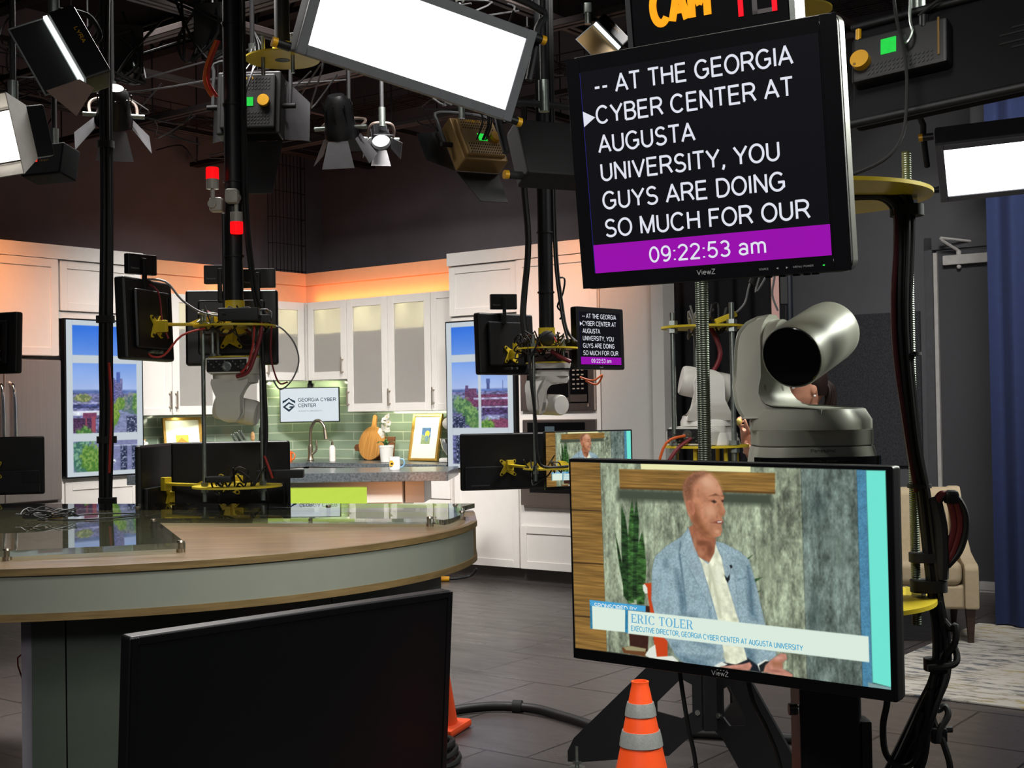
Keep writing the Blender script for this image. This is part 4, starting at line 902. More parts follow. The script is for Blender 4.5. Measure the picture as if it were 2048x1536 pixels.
mb = MB(); mb.cyl((-.03, 0, .02), (.055, 0, .02), .02, mat('plug_yellow', '#d99a12', .45), 12); part(yc, 'plug', mb, 'yellow plug')
mb = MB(); mb.tube([(-1.9, 5.34, .03), (-2.03, 5.35, .35), (-1.99, 5.35, .42), (-2.0, 5.36, .62), (-2.035, 5.36, .72), (-2.02, 5.36, .77), (-1.98, 5.36, .795)], .0035, redbright, 6)
solo('thin_red_cord', mb, 'thin red cord dangling behind the left end of the desk', 'cord')

# =====================================================  SHARED BUILDERS: monitors, robotic cameras
def xbracket(mb, c, s, m, y0, y1, ang=0):
    """four-lobed mounting plate in the xz plane"""
    pts = []
    for k in range(4):
        a = rad(45+90*k+ang)
        for d, r in ((-.42, .42), (-.13, 1.0), (0, 1.08), (.13, 1.0)): pts.append((c[0]+s*r*cos(a+d), c[1]+s*r*sin(a+d)))
    mb.prism(pts, y0, y1, m, 'xz')
    for k in range(4):
        a = rad(45+90*k+ang); mb.cyl((c[0]+s*.86*cos(a), y0-.001, c[1]+s*.86*sin(a)), (c[0]+s*.86*cos(a), y1+.004, c[1]+s*.86*sin(a)), s*.1, blackmetal, 8)
    return mb
def monitor(name, label, M, w, h, screen=None, wide=False, brk=.06, brz=0, bezel=.02):
    """front faces -y, centre at origin"""
    t = thing(name, label, 'monitor', M); mb = MB()
    d = .05 if not wide else .03
    mb.box(0, d/2, 0, w, d, h, black, .012, 3)
    if wide:
        mb.bb(-w*.46, w*.46, d, d+.022, -h*.47, -h*.08, black, .006); mb.bb(-w*.46, -w*.28, d+.002, d+.0235, -h*.3, -h*.09, blackmetal, .003)
        mb.bb(w*.2, w*.4, d+.021, d+.0225, -h*.42, -h*.40, darkgrey)
    else:
        mb.bb(-w*.36, w*.36, d, d+.022, -h*.36, h*.36, black, .012); mb.bb(-w*.3, -w*.26, d+.02, d+.026, -h*.3, h*.3, blackgloss, .002)
        for x in (-.04, 0, .03): mb.cyl((x, d, -h*.4), (x, d+.03, -h*.4), .007, steel, 8)
    part(t, 'housing', mb)
    if screen is None:
        screen = MB(); screen.rect(-w/2+bezel, w/2-bezel, -h/2+bezel, h/2-bezel, -.0012, mat('off_screen', '#0a0b0f', .28, noise=.02))
    part(t, 'screen', screen)
    if brk:
        z = brz; mb = MB(); y = d+.023
        xbracket(mb, (0, z), brk, yellow, y, y+.006); mb.bb(-.012, .012, y, y+.05, z-.025, z+.025, yellow, .003)
        part(t, 'mount_bracket', mb, 'yellow cross-shaped mounting bracket')
    return t
def receiver(label, M):
    t = thing('wireless_receiver', label, 'receiver', M); mb = MB(); mb.box(0, 0, 0, .15, .03, .085, black, .005); mb.bb(-.072, -.066, -.016, .016, -.035, .035, darkgrey)
    mb.text('Panasonic', .062, .02, -.022, .008, .0156, mat('legend_grey', '#8a8a8a', .5)); part(t, 'housing', mb)
    mb = MB(); mb.box(.0, .024, -.05, .02, .012, .15, blackmetal, .003); part(t, 'mount_strap', mb)
    return t

def ptz(label, M, pan=0, tilt=0, body=None, lensz=1, rear=True, name='robotic_camera', logo=False, flip=False, low=True):
    """pan-tilt camera standing on z=0, front faces -y; flip: hung upside down"""
    m = body or whiteplastic
    t = thing(name, label, 'camera', M @ (RY(180) if flip else Matrix()) @ (Matrix.Scale(.93, 4) if low else Matrix()))
    bz = .5 if low else 1; DZ = T(0, 0, -.053) if low else Matrix()
    mb = MB()
    rings = []
    for z, hx, hy in ((0, .118, .105), (.006, .12, .107), (.045, .116, .104), (.085, .110, .1), (.098, .107, .098)): rings.append(ring(hx, hy, min(hx, hy)*.62, z*bz))
    mb.loft(rings, m); mb.M = DZ
    mb.loft([ring(.104, .096, .06, .099), ring(.106, .098, .062, .101), ring(.106, .098, .062, .128)], m)
    part(t, 'base', mb)
    if rear:
        mb = MB(); mb.prism([(-.10, .002), (.10, .002), (.10, .055), (.085, .073), (-.085, .073), (-.10, .055)], .06, .135, m, 'xz', .004)
        mb.bb(-.092, .092, .1355, .1365, .01, .066, blackmat)
        rn = random.Random(3)
        for i in range(14):
            x = -.082+.0125*i; mb.cyl((x, .1365, .02+.012*(i % 3)), (x, .145, .02+.012*(i % 3)), .004, steel, 8)
        mb.lathe([(.02, .0), (.022, .001), (.016, .002), (.014, .001), (.006, .001), (.005, .002)], steel, 16, T(.0, .137, .042) @ RX(-90)); mb.bb(.06, .085, .136, .141, .03, .056, darkgrey, .003)
        part(t, 'rear_panel', mb, 'black connector panel')
    mb = MB(); n = 24
    a0, a1 = rad(-90-62), rad(-90+62); o = []; i_ = []
    prof = rrect(.1185, .1065, .066, 8)
    band_ = [p for p in prof if p[1] < -.045]; band_.sort(key=lambda p: p[0])
    mb.prism([(x, y) for x, y in band_]+[(x*.97, y*.97+.002) for x, y in band_[::-1]], .062*bz, .080*bz, blackgloss, 'xy')
    part(t, 'status_strip', mb, 'glossy black status strip')
    if logo:
        mb = MB(); mb.bb(-.008, .009, -.1083, -.1073, .066, .0678, led_g); part(t, 'status_lamp', mb, 'green lamp')
        blk = mat('logo_black', '#15151a', .5)
        mb = MB(); mb.text('Panasonic', -.024, .022, .0885, .0062, -.1035, blk, .02); mb.text('4K', -.012, .010, .040, .014, -.1068, blk, .03); mb.text('POWER', -.022, -.006, .0715, .0028, -.1076, mat('legend_dim', '#55524c', .5)); mb.text('STANDBY', .004, .023, .0715, .0028, -.1076, MATS['legend_dim']); part(t, 'lettering', mb)
    # pan yoke: turntable with an L-shaped arm on the -x side
    Y = DZ @ RZ(pan)
    mb = MB(Y)
    mb.loft([ring(.106, .096, .07, .1285), ring(.106, .096, .07, .146), ring(.095, .088, .066, .166), ring(.090, .084, .064, .168)], m)
    pts = []
    out_ = [(-.098, .150), (-.116, .180), (-.129, .212), (-.131, .236), (-.127, .285), (-.121, .316), (-.111, .335), (-.096, .346), (-.075, .349)]
    inn = [(-.0725, .349), (-.0725, .245), (-.0725, .212), (-.070, .198), (-.062, .185), (-.050, .177), (-.036, .173), (.0, .171), (.06, .166), (.06, .152)]
    prof = out_+inn
    def hy(z):
        h = .086-.030*max(0, min(1, (z-.17)/.06))
        if z > .291: h = min(h, sqrt(max(0, .058**2-(z-.291)**2)))
        return max(h, .014)
    def resamp(P, s=.008):
        o = []
        for k in range(len(P)):
            a, b = Vector(P[k]), Vector(P[(k+1) % len(P)]); q = max(1, int((b-a).length/s))
            for j in range(q): o.append(tuple(a.lerp(b, j/q)))
        return o
    P = resamp(prof); cx, cz = -.085, .235
    def rg(y, k): return [(x+(cx-x)*k*.12, y*hy(z), z+(cz-z)*k*.05) for x, z in P]
    mb.loft([rg(-.93, 1), rg(-1, .35), rg(-1, .0), rg(1, .0), rg(1, .35), rg(.93, 1)], m)
    yk = part(t, 'yoke', mb)
    q = MB(Y)
    for yy in (-.04, .035): q.ball((-.0722, yy, .205), .0055, mat('screw_cap', '#77756c', .5, .3), 10, .3, 1, 1.8)
    q.cyl((-.0726, 0, .291), (-.05, 0, .291), .048, m, 28)
    part(t, 'tilt_hub', q)
    # head
    H = Y @ T(.008, 0, .291) @ RX(tilt)
    mb = MB(H @ RX(90)); R = .060
    mb.lathe([(0, .080), (R*.90, .081), (R*.93, .098), (R*.965, .0985), (R*.985, .094), (R, .085), (R, -.07), (R*.97, -.088), (R*.88, -.097), (0, -.098)], m, 40)
    hd = part(t, 'head', mb)
    mb = MB(H @ RX(90)); mb.lathe([(R*.935, .0985), (R*.91, .0995), (R*.89, .096), (R*.8, .092), (R*.6, .089), (R*.3, .0905), (0, .091)], mat('lens_black', '#060608', .12, noise=.02), 40); part(hd, 'lens', mb, 'black round lens')
    return t

# =====================================================  HANGING CAMERA RIGS
def disc(mb, r, z, th, m, n=40): mb.lathe([(0, z-th/2), (r, z-th/2), (r, z+th/2), (0, z+th/2)], m, n)
def rig(label, x, y, zp, zbot, r, ztop=3.62, poleR=.037, cols=((-.0, 0),), long_=(), plate2=1.6, arms=(), lowr=.16, lowz=1.04, cablecol=None):
    t = thing('camera_rig', label, 'camera rig', T(x, y, 0))
    mb = MB(); mb.cyl((0, 0, zp+.03), (0, 0, ztop), poleR, blackmetal, 24); part(t, 'pole', mb)
    mb = MB(); mb.cyl((0, 0, zp+.004), (0, 0, zp+.11), poleR*1.12, yellow, 24); 
    part(t, 'collar', mb, 'yellow pole collar')
    mb = MB(); disc(mb, r, zp, .008, yellow); part(t, 'round_plate', mb, 'yellow round plate')
    mb = MB(); disc(mb, .115, plate2, .006, yellow); part(t, 'camera_plate', mb, 'yellow camera plate')
    for a in (30, 150, 210, 330):
        mb = MB(); X, Y2 = .1*cos(rad(a)), .1*sin(rad(a)); mb.cyl((X, Y2, plate2-.002), (X, Y2, zp+.06), .007, steel, 10)
        for z in (zp+.012, zp-.012, plate2+.01): mb.cyl((X, Y2, z-.006), (X, Y2, z+.006), .013, steel, 6)
        part(t, 'threaded_rod', mb)
    for X, Y2 in long_:
        mb = MB(); mb.cyl((X, Y2, lowz-.06), (X, Y2, zp+.07), .009, steel, 12)
        for z in (zp+.014, zp-.014, lowz+.014, lowz-.014): mb.cyl((X, Y2, z-.008), (X, Y2, z+.008), .017, steel, 6)
        part(t, 'hanging_rod', mb, 'long zinc rod')
    mb = MB(); disc(mb, lowr, lowz, .008, yellow); part(t, 'lower_plate', mb, 'yellow lower plate')
    for (x0, y0, z0), (x1, y1, z1) in arms:
        mb = MB(); d = Vector((x1-x0, y1-y0, 0)); L = d.length; a = math.degrees(atan2(d.y, d.x))
        mb.M = T(x0, y0, z0) @ RZ(a); mb.bb(0, L, -.018, .018, -.006, .006, yellow, .002); mb.prism([(0, .0), (L*.5, .0), (L*.3, .03), (0, .04)], -.004, .004, yellow, 'xz'); mb.bb(L-.03, L, -.02, .02, -.03, .03, yellow, .003)
        part(t, 'monitor_arm', mb, 'yellow monitor arm')
    # zip ties and strapped cables along the pole
    for z in [zp+.30, zp+.62, zp+.95, zp+1.3]:
        if z < ztop-.05: mb = MB(); mb.cyl((0, 0, z-.004), (0, 0, z+.004), poleR+.006, rubber, 20); part(t, 'cable_tie', mb)
    mb = MB()
    for k, (dx, dy) in enumerate(((poleR+.006, -.01), (poleR+.018, .0), (poleR+.01, .014))):
        mb.tube([(dx, dy, ztop), (dx, dy, zp+1.0), (dx+.004, dy, zp+.5), (dx+.03, dy-.01, zp+.22), (dx+.05, dy-.02, zp+.1), (dx+.07+.02*k, dy-.03, zp+.03)], .007, rubber, 7)
    part(t, 'pole_cables', mb)
    return t
def wiring(par, seed, c, spread, n, mats, rad_=.0032, drop=.12):
    """loose cable loops around a plate"""
    rn = random.Random(seed)
    for m in mats:
        mb = MB()
        for k in range(n):
            a = rn.uniform(0, 2*pi); b = a+rn.uniform(.8, 2.6); pts = []
            for j in range(6):
                u = j/5; an = a+(b-a)*u; r = spread*(.45+.6*rn.random()); pts.append((c[0]+r*cos(an), c[1]+r*sin(an), c[2]+rn.uniform(-.02, .05)-drop*sin(pi*u)*rn.random()))
            mb.tube(pts, rad_, m, 6, 4)
        part(par, 'wiring', mb)

# rig A: centre left
AX, AY = -1.18, 5.60
rigA = rig('hanging camera rig with red beacons, left of the logo screen', AX, AY, 1.733, 1.6, .175, long_=((-.125, -.06), (.115, -.03)), arms=(((-.05, .02, 1.742), (-.36, -.09, 1.742)), ((.0, .1, 1.742), (-.02, .24, 1.742)), ((-.05, .02, 1.05), (-.385, .27, 1.05)), ((0, .1, 1.05), (-.06, .30, 1.06))), lowr=.19, lowz=1.05)
wiring(rigA, 5, (0, 0, 1.77), .16, 5, (rubber, red, greywire, rubber), .0036)
wiring(rigA, 8, (.02, -.04, 1.09), .13, 4, (rubber, blackmetal), .004)
part(rigA, 'converter_box', MB().bb(-.04, .13, -.16, -.11, 1.745, 1.80, blackmetal, .006)); part(rigA, 'converter_box', MB().bb(-.0, .16, -.10, -.03, 1.742, 1.775, darkgrey, .005))
part(rigA, 'power_supply', MB().bb(-.10, .01, -.17, -.10, 1.075, 1.10, black, .005)); part(rigA, 'power_supply', MB().bb(.08, .28, .0, .05, 1.08, 1.115, blackmetal, .004))
mb = MB(); mb.bb(-.052, -.038, -.005, .055, 1.78, 2.22, blackmetal, .004); part(rigA, 'cable_channel', mb)
mb = MB(); mb.tube([(.13, -.09, 1.75), (.125, -.1, 1.68), (.10, -.13, 1.58), (.075, -.135, 1.53), (.03, -.13, 1.515)], .009, red, 8); mb.tube([(.1, -.09, 1.75), (.1, -.11, 1.66), (.08, -.13, 1.57), (.05, -.135, 1.53)], .006, redbright, 7); mb.tube([(.165, -.05, 1.73), (.16, -.05, 1.6), (.19, -.05, 1.49), (.23, -.05, 1.49)], .004, red, 6); part(rigA, 'red_cables', mb)
mb = MB(); mb.tube([(.17, .0, 1.73), (.20, .0, 1.72), (.25, .0, 1.66), (.27, .0, 1.58), (.24, .0, 1.5), (.19, 0, 1.46), (.16, 0, 1.5)], .0035, greywire, 6); mb.tube([(-.37, -.1, 1.93), (-.27, -.1, 1.92), (-.2, -.1, 1.84), (-.1, -.12, 1.78), (.04, -.12, 1.76), (.1, -.08, 1.73)], .005, greywire, 7); mb.tube([(-.37, -.1, 1.92), (-.30, -.11, 1.88), (-.28, -.12, 1.75), (-.26, -.1, 1.68)], .004, red, 6)
mb.tube([(-.345, -.14, 1.635), (-.32, -.14, 1.605), (-.27, -.13, 1.61), (-.2, -.12, 1.69), (-.1, -.12, 1.72)], .0045, redbright, 6); part(rigA, 'loop_cables', mb)
mb = MB(); mb.tube([(.118, -.03, 1.70), (.128, -.045, 1.5), (.135, -.045, 1.3), (.13, -.045, 1.15), (.15, -.04, 1.09)], .009, rubber, 8); mb.tube([(.127, -.05, 1.18), (.15, -.06, 1.12), (.16, -.05, 1.085)], .005, redbright, 6); part(rigA, 'rod_cables', mb)
# red beacons clamped to pole A
def beacon(label, dx, z, flip):
    t = thing('signal_beacon', label, 'beacon', T(AX+dx, AY-.05, z) @ (RX(180) if flip else Matrix()))
    mb = MB(); mb.cyl((0, 0, -.03), (0, 0, .012), .026, mat('beacon_grey', '#a5a29c', .4), 20); part(t, 'base', mb)
    mb = MB(); mb.lathe([(.027, .012), (.027, .058), (.024, .062), (0, .063)], lampred, 20); part(t, 'lens', mb, 'glowing red lens')
    mb = MB(); sx = 1 if dx < 0 else -1
    mb.cyl((0, 0, -.03), (0, 0, -.07), .009, MATS['beacon_grey'], 10); mb.box(sx*.012, .018, -.095, .055, .05, .06, MATS['beacon_grey'], .01); mb.cyl((0, -.02, -.095), (0, .03, -.095), .018, MATS['beacon_grey'], 14); part(t, 'clamp', mb)
lampred = led_r
beacon('upper red beacon clamped left of the black pole', -.078, 2.375-.03, False)
beacon('lower red beacon hanging right of the black pole', .022, 2.185, True)
monitor('monitor', 'upper left hanging monitor seen from behind, beside the left city screen', T(-1.56, 5.50, 1.757) @ RZ(77.6+180) @ RX(2), .41, .34, brz=-.03)
monitor('monitor', 'hanging monitor behind the black pole with red beacons', T(-1.262, 5.94, 1.746) @ RZ(186) @ RX(2), .41, .34, brz=-.05)
monitor('monitor', 'wide lower monitor below the hanging white camera', T(-1.29, 6.0, 1.07) @ RZ(181), .54, .325, wide=True, brz=-.03)
monitor('monitor', 'lower monitor turned nearly edge-on beside the wide lower monitor', T(-1.622, 5.975, 1.065) @ RZ(84+180), .54, .325, wide=True, brk=.06, brz=-.08)
receiver('wireless receiver above the upper left hanging monitor', T(-1.545, 5.47, 1.99) @ RZ(235))
receiver('wireless receiver left of the black pole with red beacons', T(-1.30, 5.88, 1.985) @ RZ(180))
receiver('wireless receiver right of the black pole with red beacons', T(-1.13, 5.88, 1.965) @ RZ(180))
ptz('white robotic camera hanging upside down left of the logo screen', T(AX+.002, AY, 1.597) @ RZ(174), pan=-90, tilt=12, flip=True)
# rig B: centre
BX, BY = .19, 7.0
rigB = rig('hanging camera rig in front of the oven tower', BX, BY, 1.677, 1.6, .165, long_=((-.075, -.12),), arms=(((-.05, 0, 1.685), (-.17, .13, 1.685)), ((.03, .06, 1.685), (.215, .235, 1.685)), ((-.05, 0, 1.036), (-.215, .475, 1.03)), ((.05, .05, 1.036), (.2, .34, 1.045))), plate2=1.6, lowr=.14, lowz=1.036, poleR=.04)
wiring(rigB, 11, (-.03, -.02, 1.72), .14, 6, (rubber, blackmetal, rubber), .0042); wiring(rigB, 12, (.02, -.02, 1.72), .12, 2, (redbright,), .0035)
wiring(rigB, 14, (-.04, -.03, 1.06), .11, 4, (rubber,), .004)
mb = MB(); mb.tube([(-.10, -.02, 3.0), (-.11, -.02, 2.6), (-.09, -.02, 2.25), (-.115, -.02, 1.98), (-.125, -.03, 1.85), (-.115, -.04, 1.74)], .017, rubber, 8); part(rigB, 'thick_cable', mb)
mb = MB(); mb.tube([(-.1, -.12, 1.70), (-.09, -.14, 1.5), (-.07, -.135, 1.3), (-.065, -.135, 1.12), (-.03, -.12, 1.05), (.1, -.1, 1.05)], .008, rubber, 8); part(rigB, 'rod_cables', mb)
mb = MB(); mb.ball((.0, -.1, 1.725), .042, blackmat, 16, 1, .6, 1); part(rigB, 'pan_knob', mb); part(rigB, 'converter_box', MB().bb(.08, .15, .09, .14, 1.69, 1.73, blackmat, .006))
mb = MB(); mb.tube([(.02, -.1, 1.66), (.06, -.11, 1.63), (.12, -.11, 1.60)], .011, red, 8); part(rigB, 'red_cable', mb); mb = MB(); mb.tube([(.17, -.05, 1.52), (.24, -.06, 1.50), (.29, -.05, 1.53), (.26, -.05, 1.48), (.2, -.05, 1.5)], .005, orangewire, 7); part(rigB, 'orange_cable', mb); mb = MB(); mb.tube([(.055, 0, 2.05), (.10, 0, 2.05), (.09, 0, 1.97), (.06, -.01, 1.9), (.09, -.02, 1.86), (.07, -.02, 1.83)], .005, rubber, 6); part(rigB, 'loop_cables', mb)
monitor('monitor', 'upper hanging monitor seen from behind, in front of the right city screen', T(-.055, 7.30, 1.715) @ RZ(42.5+180) @ RX(2), .41, .34, brz=-.06)
receiver('wireless receiver above the monitor before the right city screen', T(-.04, 7.24, 1.95) @ RZ(192))
monitor('monitor', 'wide lower monitor before the white base cabinet', T(-.045, 7.55, 1.056) @ RZ(14+180), .54, .325, wide=True, brz=-.035)
ptz('white robotic camera hanging upside down in front of the microwave', T(BX+.01, BY, 1.597) @ RZ(8), pan=150, tilt=2, flip=True, rear=False)
# rig C: left edge
CX, CY = -3.02, 7.1
rigC = rig('hanging camera rig cut off by the left edge of the picture', CX, CY, 1.72, 1.6, .165, long_=((-.1, -.1),), arms=(((.03, .02, 1.73), (.10, .13, 1.73)), ((.03, 0, 1.05), (.12, .14, 1.05))), lowr=.14, lowz=1.05)
wiring(rigC, 21, (.13, .04, 1.72), .1, 4, (rubber, redbright, greywire), .004)
monitor('monitor', 'upper hanging monitor at the left edge in front of the fridge cabinet', T(-2.885, 7.32, 1.768) @ RZ(-24+180) @ RX(2), .41, .34, brz=-.04)
monitor('monitor', 'lower wide monitor at the left edge in front of the refrigerator', T(-2.905, 7.34, 1.086) @ RZ(12+180), .54, .325, wide=True, brz=-.02)
receiver('wireless receiver at the left edge above the hanging monitor', T(-2.905, 7.24, 2.01) @ RZ(178))

